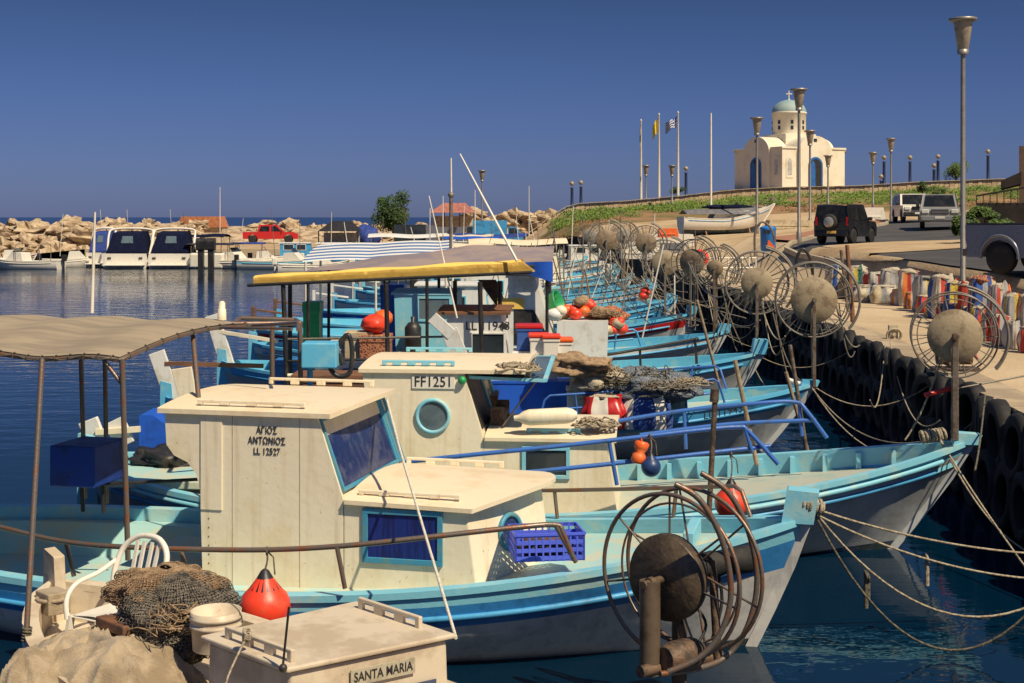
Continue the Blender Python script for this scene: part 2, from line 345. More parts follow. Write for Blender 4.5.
def terrain(name, c1, c2, c3):
    m = bpy.data.materials.new(name); m.use_nodes = True; n = m.node_tree; L = n.links.new
    b = n.nodes['Principled BSDF']; b.inputs['Roughness'].default_value = 0.95; b.inputs['Specular IOR Level'].default_value = 0.2
    t = n.nodes.new('ShaderNodeTexCoord')
    z = n.nodes.new('ShaderNodeTexNoise'); z.inputs['Scale'].default_value = 0.35; z.inputs['Detail'].default_value = 9; z.inputs['Roughness'].default_value = 0.7; L(t.outputs['Object'], z.inputs[0])
    r = n.nodes.new('ShaderNodeValToRGB'); L(z.outputs[0], r.inputs[0])
    r.color_ramp.elements[0].position = 0.36; r.color_ramp.elements[0].color = (*c1, 1); r.color_ramp.elements[1].position = 0.66; r.color_ramp.elements[1].color = (*c2, 1)
    x_ = r.color_ramp.elements.new(0.5); x_.color = (*c3, 1); L(r.outputs[0], b.inputs['Base Color'])
    z3 = n.nodes.new('ShaderNodeTexNoise'); z3.inputs['Scale'].default_value = 9; z3.inputs['Detail'].default_value = 8; L(t.outputs['Object'], z3.inputs[0])
    bp = n.nodes.new('ShaderNodeBump'); bp.inputs['Strength'].default_value = 0.5; bp.inputs['Distance'].default_value = 0.05; L(z3.outputs[0], bp.inputs['Height']); L(bp.outputs[0], b.inputs['Normal'])
    return m
sand = terrain('sand_ground', (0.34, 0.23, 0.13), (0.52, 0.40, 0.25), (0.45, 0.33, 0.20))
conc = terrain('quay_concrete', (0.42, 0.32, 0.20), (0.56, 0.44, 0.29), (0.50, 0.385, 0.25))
grassy = terrain('hill_soil', (0.10, 0.12, 0.035), (0.34, 0.19, 0.10), (0.24, 0.16, 0.08))
mb = MB()
ys = [-10 + i*1.0 for i in range(129)]
us = [0, 0.4, 1, 2, 3, 4, 4.35, 4.52, 4.7, 5.0, 5.5, 6.2, 7, 8, 9.5, 11, 13, 15, 18, 22, 27, 33, 40, 50, 62, 76, 92]
vs = []; fs = []; ms = []
for Y in ys:
    for u in us:
        X = edge(Y)+u; vs.append((X, Y, G(X, Y)))
n = len(us)
for i in range(len(ys)-1):
    for j in range(n-1):
        fs.append((i*n+j, i*n+j+1, (i+1)*n+j+1, (i+1)*n+j))
        Yc = ys[i]; ms.append(2 if Yc >= 109 and edge(Yc)+us[j] > 2 else (0 if us[j] < 4.3 and Yc < 70 else 1))
mb.add(vs, fs, 0, True); mb.mi = ms
tag(part('quay_ground', mb, [conc, sand, grassy]), kind='structure')
mb = MB(); vs = []; fs = []; ms = []
xs = [-60, -36, -35.9] + [-32+2*i for i in range(16)] + [0.6, 1, 2, 3, 4, 5, 7, 9, 11, 13, 15, 18, 22, 27, 33, 40, 50, 62, 76, 94]
yy = [118, 120, 122, 124, 126, 130, 135, 140, 145, 150, 160, 175, 200]
for Y in yy:
    for X in xs:
        z = G(X, Y) if X >= -36 else -1.0
        if X <= 0.7 and Y >= 155: z = -1
        vs.append((X, Y, z if Y < 199 else -2))
n = len(xs)
for i in range(len(yy)-1):
    for j in range(n-1):
        fs.append((i*n+j, i*n+j+1, (i+1)*n+j+1, (i+1)*n+j)); ms.append(2 if xs[j] > 2 and yy[i] < 126 else 1)
mb.add(vs, fs, 0, False); mb.mi = ms
tag(part('headland_ground', mb, [conc, sand, grassy]), kind='structure')
# quay wall faces
wallm = paint('quay_wall_face', (0.10, 0.085, 0.065), (0.035, 0.035, 0.03), 0.6, 1.2, 0.9, 0.6, 8, streak=0.5, sc_col=(0.02, 0.02, 0.018))
mb = MB(); vs = []; fs = []
for i, Y in enumerate(ys):
    X = edge(Y); z = G(X, Y); vs += [(X, Y, z), (X-0.02, Y, -2)]
fs = [(2*i, 2*i+1, 2*i+3, 2*i+2) for i in range(len(ys)-1)]
mb.add(vs, fs)
tag(part('quay_wall', mb, wallm), kind='structure')
mb = MB(); mb.add([(-36, 118, 1.3), (1.0, 118, 1.3), (1.0, 118, -2), (-36, 118, -2)], [(0,1,2,3)])
mb.add([(-36, 118, 1.3), (-36, 155, 1.3), (-36, 155, -2), (-36, 118, -2)], [(0,1,2,3)])
tag(part('far_quay_wall', mb, conc), kind='structure')
# capping stone along the quay edge
mb = MB()
for i in range(60):
    Y0 = 9 + i*1.0; Y1 = Y0 + 0.985
    a = [(edge(Y0)-0.06, Y0), (edge(Y0)+0.55, Y0), (edge(Y1)+0.55, Y1), (edge(Y1)-0.06, Y1)]
    mb.prism(a, 'z', 1.44, 1.535 + 0.006*rnd.random())
tag(part('quay_edge', mb, paint('cap_stone', (0.44, 0.35, 0.23), (0.32, 0.25, 0.17), 0.5, 1.2, 0.9, 0.4, 15), bev=0.015), kind='structure')
# road, pavement, sandy crossing
def drape(name, f, nu, nv, m, off):
    mb = MB()
    def q(a, b):
        X, Y = f(a, b); return (X, Y, G(X, Y)+off)
    mb.grid(q, nu, nv); return tag(part(name, mb, m), kind='structure')
asph = paint('asphalt', (0.075, 0.072, 0.072), (0.055, 0.052, 0.052), 0.5, 0.5, 0.85, 0.4, 60)
pave = paint('red_pavement', (0.36, 0.17, 0.10), (0.28, 0.14, 0.09), 0.5, 1.5, 0.9, 0.4, 30)
kerbm = paint('kerb_stone', (0.45, 0.38, 0.27), (0.36, 0.30, 0.21), 0.5, 1.5, 0.9, 0.3, 30)
def rl(Y): return edge(Y) + interp(Y, [25, 34, 42, 50, 58, 64, 70, 82, 98], [4.85, 4.85, 4.8, 4.2, 3.7, 6.0, 9.5, 14, 18])
def rr(Y): return edge(Y) + interp(Y, [25, 45, 56, 70, 82, 98], [26, 24, 21, 19.5, 21, 24])
drape('asphalt_road', lambda a, b: (lerp(rl(24+74*a), rr(24+74*a), b), 24+74*a), 148, 30, asph, 0.05)
drape('sandy_crossing', lambda a, b: (lerp(rl(52+5.5*a)-0.2, rr(52)-1-3*a, b), lerp(47.5, 55, a)+3.0*b+0.5*math.sin(b*6)), 10, 26, sand, 0.075)
drape('brick_pavement', lambda a, b: (lerp(rl(60+38*a)-2.6*sstep(a*6)-0.3, rl(60+38*a)-0.15, b), 60+38*a), 80, 8, pave, 0.11)
mb = MB()
for i in range(48):
    Y0 = 50+i*1.0
    for fx, of in ((rl, -0.12), (rr, 0.12)):
        a = Vector((fx(Y0)+of, Y0, 0)); b = Vector((fx(Y0+0.97)+of, Y0+0.97, 0)); a.z = G(a.x, a.y)+0.09; b.z = G(b.x, b.y)+0.09
        mb.bar(a, b, 0.16, 0.2)
tag(part('kerb', mb, kerbm), kind='structure')
# ------------------------------------------------------------------ boat building
def hull(root, L, B, zm=0.62, zb=1.25, zs=0.85, stern='double', bul=0.16, rake=0.9, wall=0.45, bw=0.11,
         mh=hullw, mband=bluep, mcap=aqua, mdeck=aquadeck, mins=aqua, mrub=bluel, band=(0.80, 0.95), stem=None, stemh=0.35, ribs=False, cockpit=None, N=34, stemw=0.09, spw=None, rub2=None, zpow=2.2):
    """local frame: bow at +x (x=L/2), waterline z=0. Returns helper functions"""
    def hb(s):
        if s > wall: return B/2 * max(0.0, 1 - ((s-wall)/(1-wall))**2.5)**0.9
        if stern == 'double': return B/2 * max(0.0, 1 - ((wall-s)/wall)**2.7)**0.75
        return B/2 * (1 - 0.24*((wall-s)/wall)**2)
    def zsheer(s):
        m = 0.40
        return zm + (zb-zm)*((s-m)/(1-m))**zpow if s > m else zm + (zs-zm)*((m-s)/m)**2
    def pt(s, t, side, inset=0.0, dz=0.0):
        zt = zsheer(s); zk = -0.5
        b = hb(s)
        fb = sstep((s-0.55)/0.45); p = lerp(3.2, 1.25, fb)
        if stern == 'double': p = lerp(p, 1.4, sstep((0.35-s)/0.35))
        y = b*(1-(1-t)**p); y = max(0.0, y - inset)
        x = -L/2 + s*L
        x -= rake*(1-t)**1.15*sstep((s-0.6)/0.4)
        if stern == 'double': x += rake*0.55*(1-t)**1.4*sstep((0.4-s)/0.4)
        return Vector((x, y*side, lerp(zk, zt, t)+dz))
    ts = [0, 0.2, 0.34, 0.5, 0.66, band[0], (band[0]+band[1])/2, band[1], 1.0]
    mb = MB()
    for sd in (-1, 1):
        def f(u, v, sd=sd):
            i = v*(len(ts)-1); k = min(int(i), len(ts)-2); t = lerp(ts[k], ts[k+1], i-k)
            p = pt(u, t, sd)
            if band[0] < t < band[1]: p.y += 0.0
            return p
        b0 = len(mb.f)
        mb.grid(f, N, len(ts)-1, 0, True, mf=lambda i, j: 3 if j < 2 else (1 if ts[j] >= band[0]-1e-6 and ts[j+1] <= band[1]+1e-6 else (2 if ts[j] >= band[1]-1e-6 else 0)))
        if sd > 0: mb.f[b0:] = [fc[::-1] for fc in mb.f[b0:]]
    if stern != 'double':
        ring_ = [pt(0, t, -1) for t in ts] + [pt(0, t, 1) for t in ts[::-1]]
        mb.add(ring_, [tuple(range(len(ring_)))], 0)
    h = part('hull', mb, [mh, mband, mcap, foul], root)
    # gunwale cap
    mb = MB()
    for sd in (-1, 1):
        S = [i/N for i in range(N+1)]
        o = [pt(s, 1, sd) + Vector((0, sd*0.025, 0)) for s in S]; q = [pt(s, 1, sd, inset=bw) for s in S]
        vs = []
        for a, b in zip(o, q): vs += [a+Vector((0,0,-0.03)), a+Vector((0,0,0.03)), b+Vector((0,0,0.03)), b+Vector((0,0,-0.03))]
        fs = [(4*i+k, 4*i+(k+1)%4, 4*i+4+(k+1)%4, 4*i+4+k) for i in range(N) for k in range(4)]
        if sd > 0: fs = [f_[::-1] for f_ in fs]
        mb.add(vs, fs)
    if stern != 'double':
        a, b = pt(0, 1, -1), pt(0, 1, 1); mb.bar(a+Vector((0.04,0,0)), b+Vector((0.04,0,0)), 0.12, 0.06)
    part('gunwale', mb, mcap, root)
    # rub rail
    for t_, m_, r_ in [((band[0]+band[1])/2-0.01, mrub, 0.028)] + ([rub2] if rub2 else []):
        mb = MB()
        for sd in (-1, 1):
            mb.tube([pt(i/N, t_, sd) + Vector((0, sd*0.012, 0)) for i in range(1, N)], r_, 6)
        part('rub_rail', mb, m_, root)
    # deck + bulwark inside
    def dz(s): return zsheer(s) - bul
    mb = MB(); c0, c1, cd = cockpit or (2, 2, 0)
    S = [i/N*0.975+0.012 for i in range(N+1)]
    def fd(u, v):
        s = 0.012+0.975*u; b = max(0.0, hb(s)-bw-0.005); y = lerp(-b, b, v)
        z = dz(s) + 0.03*(1-(2*v-1)**2); x = -L/2+s*L
        if c0 < s < c1 and 0.12 < v < 0.88: z -= cd
        return Vector((x, y, z))
    mb.grid(fd, 60, 14, 0, False)
    part('deck', mb, mdeck, root)
    mb = MB()
    for sd in (-1, 1):
        def fi(u, v, sd=sd):
            s = 0.01+0.98*u; b = max(0.0, hb(s)-bw); return Vector((-L/2+s*L, sd*b, lerp(dz(s)-0.02, zsheer(s), v)))
        mb.grid(fi, N, 1, 0, True)
        if ribs:
            k = int(L*0.62/0.36)
            for i in range(k):
                s = 0.32+0.64*i/k; b = hb(s)-bw
                if b > 0.15:
                    x_ = -L/2+s*L; mb.box(x_-0.03, x_+0.03, sd*(b-0.09), sd*b, dz(s), zsheer(s)-0.01)
    part('bulwark', mb, mins, root)
    # stem
    mb = MB()
    pr = [(pt(1, t, 1).x, pt(1, t, 1).z) for t in (0.25, 0.5, 0.75, 1.0)]
    poly = [(x_+0.06, z_) for x_, z_ in pr] + [(pr[-1][0]+0.10, pr[-1][1]+stemh), (pr[-1][0]-0.16, pr[-1][1]+stemh), (pr[-1][0]-0.20, pr[-1][1]-0.1)] + [(x_-0.05, z_) for x_, z_ in pr[:3][::-1]]
    mb.prism(poly[:3] + [poly[3]] + [(pr[-1][0]-0.2, pr[-1][1])] + [(x_-0.05, z_) for x_, z_ in pr[:3][::-1]], 'y', -stemw/2, stemw/2, 0)
    part('stem', mb, mh, root, bev=0.012)
    if stemh > 0.02:
        mb = MB()
        mb.prism([(pr[-1][0]+0.07, pr[-1][1]-0.02), (pr[-1][0]+0.12, pr[-1][1]+stemh), (pr[-1][0]-0.17, pr[-1][1]+stemh+0.02), (pr[-1][0]-0.22, pr[-1][1]-0.02)], 'y', -(spw or stemw*0.8), (spw or stemw*0.8))
        part('stem_post', mb, stem or mcap, root, bev=0.015)
    if stern == 'double':
        mb = MB(); z0 = zsheer(0)
        mb.prism([(-L/2-0.09, -0.3), (-L/2+0.25, -0.3), (-L/2+0.12, z0+0.25), (-L/2-0.07, z0+0.3)], 'y', -0.05, 0.05)
        part('stern_post', mb, mcap, root, bev=0.012)
    return dict(hb=hb, zs=zsheer, pt=pt, dz=dz, L=L, B=B)

def railing(root, H, s0, s1, side, h, m, r=0.024, rows=1, posts=5, inset=0.06, start_down=True, end_down=True, name='rail', outpost=0.0, p0=0.0, n=24, ends=None):
    L = H['L']
    def q(s, z):
        p = H['pt'](s, 1, side, inset=inset); p.y += side*outpost*z; p.z += z; return p
    mb = MB()
    for k in range(rows):
        z = h*(rows-k)/rows
        pts = [q(lerp(s0, s1, i/n), z) for i in range(n+1)]
        if end_down and k == 0:
            e_ = q(s1+0.018, 0.0); e1 = q(s1+0.008, z*0.85); pts += [e1, e_]
        if start_down and k == 0:
            e_ = q(s0-0.018, 0.0); e1 = q(s0-0.008, z*0.85); pts = [e_, e1] + pts
        mb.tube(pts, r, 8)
    o = part(name, mb, m, root)
    for i in range(posts):
        s = lerp(s0, s1, (i+0.5)/posts) if posts > 1 else (s0+s1)/2
        mb = MB(); mb.tube([q(s, 0)-Vector((0, 0, 0.02)), q(s+0.004*(1 if i % 2 else -1), h)], r*0.9, 8)
        mb.lathe([(r*2.2, 0), (r*2.2, 0.015)], q(s, 0), n=10)
        part('rail_post', mb, m, o)
    return o

def framed(root, q, fw, mf, mg, th=0.03, name='window', out=0.012):
    """q: 4 local corners of the opening, anticlockwise from outside"""
    q = [Vector(p) for p in q]; n = (q[1]-q[0]).cross(q[3]-q[0]).normalized()
    c = sum(q, Vector())/4
    mb = MB()
    for i in range(4):
        a, b = q[i], q[(i+1) % 4]; d = (b-a).normalized(); inn = n.cross(d)
        if (c-a).dot(inn) < 0: inn = -inn
        e0 = 0 if i % 2 == 0 else fw
        a2 = a + inn*fw/2 + n*out + d*e0; b2 = b + inn*fw/2 + n*out - d*e0
        mb.bar(a2, b2, fw, th, up=n)
    f = part(name, mb, mf, root, bev=0.004)
    mb = MB(); k = [p + (c-p).normalized()*fw*0.8 for p in q]; mb.slab([p + n*(out*0.2) for p in k], 0.012)
    part('pane', mb, mg, f)
    return f
def rect_q(o, xa, ya, w_, h_):
    o = Vector(o); xa = Vector(xa).normalized(); ya = Vector(ya).normalized()
    return [o - xa*w_/2 - ya*h_/2, o + xa*w_/2 - ya*h_/2, o + xa*w_/2 + ya*h_/2, o - xa*w_/2 + ya*h_/2]
def porthole(root, c, n, r, mf, mg, ref=(0,0,1), name='porthole', rr=0.03, el=1.0):
    mb = MB(); c = Vector(c); n = Vector(n).normalized()
    u = (Vector(ref) - n*Vector(ref).dot(n)).normalized(); w_ = n.cross(u)
    mb.tube([c + n*0.015 + (u*math.cos(a)*r*el + w_*math.sin(a)*r) for a in [2*PI*i/28 for i in range(28)]], rr, 8, closed=True)
    f = part(name, mb, mf, root)
    mb = MB(); pts = [c + n*0.012 + (u*math.cos(a)*r*el + w_*math.sin(a)*r)*0.97 for a in [2*PI*i/28 for i in range(28)]]
    mb.add(pts, [tuple(range(28))]); part('pane', mb, mg, f)
    return f
def handrail(root, a, b, m, h=0.075, name='grab_rail', k=4, th=0.035):
    """the pierced wooden rail on a cabin roof"""
    a = Vector(a); b = Vector(b); up = Vector((0, 0, 1)); mb = MB()
    mb.bar(a+up*(h-0.015), b+up*(h-0.015), th, 0.03)
    for i in range(k+1):
        c = a.lerp(b, i/k); d = (b-a).normalized()*0.05
        mb.bar(c-d+up*(h/2-0.01) if i else c+up*(h/2-0.01), (c+d if i < k else c)+up*(h/2-0.01), th, h-0.02)
    return part(name, mb, m, root, bev=0.008)
def camber_roof(x0, x1, y0, y1, z, th, cam_=0.07, over=None, nx=6, ny=10, slope=0.0, tw=None):
    """roof plate with a camber across y"""
    mb = MB()
    def zt(x, y): return z + cam_*(1-((2*(y-y0)/(y1-y0))-1)**2) + slope*(x-x0)
    for dz_, flip in ((0, False), (-th, True)):
        mb.grid(lambda u, v: Vector((lerp(x0, x1, u) + (tw(v)*u if tw else 0), lerp(y0, y1, v), zt(lerp(x0, x1, u), lerp(y0, y1, v))+dz_)), nx, ny, 0, True)
    # rim
    per = [(u/nx, 0) for u in range(nx+1)] + [(1, v/ny) for v in range(1, ny+1)] + [(1-u/nx, 1) for u in range(1, nx+1)] + [(0, 1-v/ny) for v in range(1, ny)]
    vs = []
    for u, v in per:
        x_, y_ = lerp(x0, x1, u) + (tw(v)*u if tw else 0), lerp(y0, y1, v); vs += [(x_, y_, zt(lerp(x0, x1, u), y_)), (x_, y_, zt(lerp(x0, x1, u), y_)-th)]
    k = len(per); mb.add(vs, [(2*i, 2*i+1, (2*i+3) % (2*k), (2*i+2) % (2*k)) for i in range(k)])
    return mb
def canopy_sheet(nx, ny, f, th=0.012):
    mb = MB(); mb.grid(f, nx, ny, 0, True); b = len(mb.f)
    mb.grid(lambda u, v: f(u, v) - Vector((0, 0, th)), nx, ny, 0, True); mb.f[b:] = [q[::-1] for q in mb.f[b:]]
    return mb

def reel(root, c, axis, rd, rr_, foot, m_ring=pipe, m_disc=discm, m_post=postm, gap=0.35, spokes=12, ringr=0.014, guard=True, name='net_reel', side=-1, disc_th=0.05, postw=0.055, gm=None, hub=0.05, stand=None):
    """net hauler: a fat disc drum between two spoked rims, on a post. c, foot in root's local frame"""
    c = Vector(c); ax = Vector(axis).normalized(); foot = Vector(foot)
    mb = MB()
    f_ = c + ax*(disc_th/2 + hub)
    top = f_ + ax*0.03; base = Vector((top.x, top.y, foot.z))
    if postw > 0.12: mb.tube([base, top + Vector((0, 0, 0.02))], postw*0.5, 14)
    else: mb.bar(base, top + Vector((0, 0, 0.04)), postw, postw*0.7, up=ax)
    mb.tube([f_ - ax*0.05, f_ + ax*0.12], 0.03, 10)
    mb.tube([base + Vector((0, 0, 0.02)), c - ax*gap + Vector((0, 0, foot.z - c.z + 0.02))], 0.03 if postw < 0.12 else 0.05, 8)
    mb.tube([f_ - ax*(hub+0.02), f_], 0.032, 10); mb.tube([f_, f_ + ax*0.05], 0.045, 10)
    if stand is not None: q_ = c - ax*gap*0.45; mb.tube([(q_.x, q_.y, stand), (q_.x, q_.y, c.z)], 0.035 if postw < 0.12 else 0.06, 10)
    r = part(name, mb, m_post, root, bev=0.006)
    mb = MB(); mb.lathe([(rd*0.12, -disc_th*0.7), (rd*0.98, -disc_th*0.5), (rd, -disc_th*0.3), (rd, disc_th*0.3), (rd*0.98, disc_th*0.5), (rd*0.25, disc_th*0.62)], c, ax, n=48)
    part('disc', mb, m_disc, r)
    mb = MB(); mb.lathe([(rd*0.42, -gap), (rd*0.30, -gap*0.8), (rd*0.24, -gap*0.3), (rd*0.5, -0.03)], c, ax, n=20); part('drum', mb, rubber, r)
    u = (Vector((0, 0, 1)) - ax*ax.z).normalized(); w_ = ax.cross(u)
    for q, off in ((0, -0.02), (1, -gap)):
        mb = MB(); cc = c + ax*off; mb.ring(cc, ax, rr_, ringr, 56, 7)
        if q == 0:
            mb.ring(cc - ax*0.12, ax, rr_*0.86, ringr*0.6, 48, 5)
        k = spokes if q == 0 else max(6, spokes//2)
        for i in range(k):
            a = 2*PI*i/k + 0.2*q; d = u*math.cos(a) + w_*math.sin(a)
            mb.tube([cc + d*rd*0.3 if q else cc + d*rd*0.9, cc + d*rr_], ringr*0.55, 5)
        part('rim', mb, m_ring, r)
    if guard:
        mb = MB()
        for q, off in ((0, 0.16), (1, -gap-0.02)):
            cc = c + ax*off*0.5
            pts = []
            for i in range(22):
                a = lerp(0.2, 2.3, i/21); d = u*math.cos(a) + w_*math.sin(a)*side
                pts.append(cc + d*(rr_*(1.14 + 0.05*q)) + w_*0.03*side)
            mb.tube(pts, ringr*1.5, 7)
        part('guard', mb, gm or m_ring, r)
    return r
def antenna(root, a, b, m, r=0.012, r2=0.005, name='whip_antenna'):
    mb = MB(); mb.tube([a, b], r, 6, r2=r2); return part(name, mb, m, root)

# ================================================================== boat one (cream cabin)
def B1():
    yaw = R(-13.4); L, B = 10.0, 3.4
    bow = Vector((2.72, 12.95, 0)); ctr = bow - Vector((math.cos(yaw), math.sin(yaw), 0))*(L/2)
    fr = Fr(ctr, yaw)
    r = thing('fishing_boat', 'light blue and white fishing boat with LL 12527 on its cream cabin, nearest full boat', 'fishing boat', ctr, yaw, 'fishing boats moored along the quay')
    H = hull(r, L, B, zm=0.60, zb=1.20, zs=0.75, bul=0.11, rake=0.75, band=(0.74, 0.90), bw=0.13, stemh=0.27, stemw=0.06, spw=0.11, mh=hullw2, cockpit=(0.10, 0.385, 0.34), mdeck=aquadeck)
    y0, y1 = -0.95, 0.95
    h = fr.hit
    # wheelhouse: near wall plane y=y0
    xl = h(203, 480, 1, y0).x; xt = h(316, 424, 1, y0).x; xb = h(343, 490, 1, y0).x
    zroof = h(316, 413, 1, y0).z; ztr = h(345, 500, 1, y0).z; xe = h(470, 512, 1, y0).x
    zd = 0.42
    mb = MB(); n_ = 8
    wh = [(xl, zd), (xl-0.03, 1.40), (xl-0.07, 1.55), (xl-0.16, 1.66), (xl-0.30, 1.72), (xl-0.38, 1.82), (xl-0.40, zroof), (xt, zroof), (xb, ztr), (xb, zd)]
    mb.prism(wh, 'y', y0, y1)
    part('wheelhouse', mb, cream, r, bev=0.012)
    # seams and trim board on the near wall
    mb = MB()
    mb.box(xl-0.02, xl+0.20, y0-0.014, y0-0.001, 1.22, zroof-0.02)
    part('trim_board', mb, cream, r, bev=0.003)
    for xx in (0.30, 0.98):
        mb = MB(); mb.box(xl+xx, xl+xx+0.005, y0-0.0025, y0-0.0005, zd+0.1, zroof-0.03); part('board_joint', mb, paint('joint_dirt', (0.34, 0.29, 0.20), None, 0.4, 8, 0.8, 0), r)
    mb = MB()
    for i in range(9): mb.lathe([(0.007, 0), (0.006, 0.004), (0, 0.005)], (xl+0.06, y0-0.001, zd+0.12+i*0.085), (0, -1, 0), n=8)
    for i in range(12): mb.lathe([(0.006, 0), (0.005, 0.004), (0, 0.005)], (xl+0.33+i*0.11, y0-0.001, zd+0.06), (0, -1, 0), n=8)
    part('screw_heads', mb, rust, r)
    # trunk
    ztop2 = ztr
    mb = MB(); bow_ = [(xe-0.04, y0+0.002), (xe+0.20, y0+0.46), (xe+0.40, -0.08), (xe+0.43, 0.12), (xe+0.36, 0.35), (xe+0.20, 0.62), (xe-0.04, y1-0.002)]
    pl_ = [(xb+0.004, y0+0.002)] + bow_ + [(xb+0.004, y1-0.002)]; n9 = len(pl_)
    vs9 = [(x_ + (0.13 if 0 < i9 < n9-1 else 0), y_, zd) for i9, (x_, y_) in enumerate(pl_)] + [(x_, y_, ztr-0.01) for x_, y_ in pl_]
    mb.add(vs9, [tuple(range(n9))[::-1], tuple(range(n9, 2*n9))] + [(i9, (i9+1) % n9, n9+(i9+1) % n9, n9+i9) for i9 in range(n9)])
    tr = part('trunk_cabin', mb, cream, r, bev=0.012)
    # roofs
    mb = camber_roof(xl-0.46, xt+0.16, y0-0.045, y1+0.05, zroof, 0.045, 0.07, tw=lambda v: 0.16*(1-(2*v-1)**2))
    rf = part('roof', mb, roofc, r, bev=0.01)
    for yy in (y0+0.10, y1-0.10):
        handrail(rf, (xl-0.1, yy, zroof+0.03), (xl+1.0 if yy < 0 else xt-0.05, yy, zroof+0.03), cream, 0.07 if yy > 0 else 0.05)
    mb = camber_roof(xb+0.02, xe+0.13, y0-0.05, y1+0.05, ztr+0.01, 0.04, 0.10, slope=-0.02, tw=lambda v: 0.46*(1-abs(2*v-1.1)**1.6)-0.02)
    rf2 = part('roof', mb, roofc, tr, bev=0.01)
    for yy in (y0+0.10, y1-0.12):
        handrail(rf2, (xb+0.12 if yy < 0 else xb+0.05, yy, ztr+0.035), (xe-0.12, yy, ztr+0.03), cream, 0.07 if yy > 0 else 0.05)
    # windshield: two panes on the raked front
    def ws(t, y): return Vector((lerp(xb, xt, t)+0.004, y, lerp(ztr, zroof-0.05, t)))
    mid = 0.72
    framed(r, [ws(0.08, y0+0.03), ws(0.08, mid), ws(0.99, mid), ws(0.99, y0+0.03)], 0.04, winb, glassb, name='windshield')
    framed(r, [ws(0.08, mid+0.02), ws(0.08, y1-0.03), ws(0.99, y1-0.03), ws(0.99, mid+0.02)], 0.05, winb, glassg, name='windshield')
    # side window with curtain
    a = h(363, 508, 1, y0); b = h(443, 511, 1, y0); c = h(442, 567, 1, y0); d = h(363, 561, 1, y0)
    zt_, zb_ = (a.z+b.z)/2, (c.z+d.z)/2
    framed(tr, [(a.x, y0, zb_), (b.x, y0, zb_), (b.x, y0, zt_), (a.x, y0, zt_)], 0.05, winb, curt)
    # porthole on trunk front
    pc = Vector((xe+0.065, 0.0, 1.0)); 
    pn = Vector((0.41, -0.20, 0.0)).normalized(); pn = Vector((pn.x, pn.y, 0.11)).normalized()
    porthole(tr, Vector((xe+0.205+0.040, -0.46, 1.05)) + pn*0.008, pn, 0.15, winb, glassb, rr=0.026, el=1.05)
    # small rear window hatch + door void at stern side of the wheelhouse
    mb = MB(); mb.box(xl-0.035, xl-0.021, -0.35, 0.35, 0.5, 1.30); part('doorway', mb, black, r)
    # text
    for i, s_ in enumerate(('ΑΓΙΟΣ', 'ΑΝΤΩΝΙΟΣ', 'LL 12527')):
        p = h(267, [430.5, 441, 451.5][i], 1, y0)
        textmesh('lettering', s_, 0.090, letter, r, basis((p.x, y0-0.006, p.z), (1, 0, 0), (0, 0, 1)), 0.002, sx_=0.80)
    # pipe rail along the near gunwale
    pts = [(-60, 512, 14.0), (0, 527, 13.4), (60, 541, 12.95), (125, 547, 12.6), (250, 550, 12.35), (342, 546, 12.2), (430, 537, 12.15), (520, 527, 12.2), (556, 525, 12.3), (563, 533, 12.3), (574, 560, 12.3)]
    mb = MB(); mb.tube(curve([fr.P(*p) for p in pts], 5), 0.024, 8); rl_ = part('rail', mb, pipe, r)
    for (px, py, Y, qx, qy) in [(66, 543, 12.95, 74, 574), (180, 549, 12.55, 186, 566), (337, 547, 12.2, 345, 586), (556, 526, 12.3, 576, 560)]:
        mb = MB(); mb.tube([fr.P(px, py, Y), fr.P(qx, qy, Y)+Vector((0, 0.0, -0.02))], 0.022, 8); part('rail_post', mb, pipe, rl_)
    # far rail
    railing(r, H, 0.42, 0.93, 1, 0.33, pipe, 0.022, 1, 4, name='rail')
    # cockpit canopy
    zc = 2.77
    def cw(px, py, Y): return fr.P(px, py, Y)
    A = cw(120, 357, 12.85); Bq = cw(214, 321, 15.7)
    yn, yf = A.y, Bq.y + 0.05; xr = A.x; xl_ = -4.9
    def fc(u, v):
        x_ = lerp(xl_, xr, u) + 0.02*v; y_ = lerp(yn, yf, v)
        z_ = lerp(A.z, Bq.z, v) + 0.16*math.sin(PI*min(v, 1)) * 0.6 + 0.020*math.sin(u*22+v*2) + 0.05*math.sin(u*PI)*0.3
        return Vector((x_, y_, z_))
    # sheet
    mb = canopy_sheet(44, 16, fc)
    cn = part('canopy', mb, canvas, r)
    mb = MB(); edge_ = [fc(u/20, 0)-Vector((0,0,0.03)) for u in range(21)] + [fc(1, v/10)-Vector((0,0,0.03)) for v in range(1, 11)]
    mb.tube(edge_, 0.02, 8); mb.tube([fc(u/20, 1)-Vector((0,0,0.03)) for u in range(21)], 0.02, 8)
    for u in (0.25, 0.5, 0.75): mb.tube([fc(u, v/10)-Vector((0,0,0.035)) for v in range(11)], 0.016, 6)
    mb.tube([fc(1, 1)-Vector((0,0,0.03)), cw(298, 323, 14.6), cw(298, 330, 14.0)], 0.02, 8)
    mb.tube([fc(0.99, 0.72)-Vector((0,0,0.03)), cw(292, 329, 14.0)], 0.016, 8)
    part('canopy_frame', mb, pipe, cn)
    mb = MB()
    for i in range(26):
        u = (i+0.5)/26; p = fc(u, 0); mb.ring(p-Vector((0,0,0.022)), (1, 0.2*rnd.uniform(-1, 1), 0), 0.03, 0.005, 10, 4)
    mb.tube([fc(u/40, 0)+Vector((0, -0.02, -0.03-0.015*math.sin(u*1.7))) for u in range(41)], 0.005, 5)
    for i in range(9):
        p = fc(1, (i+0.5)/9); mb.ring(p-Vector((0,0,0.022)), (0.2, 1, 0), 0.03, 0.005, 10, 4)
    part('lashing', mb, roped, cn)
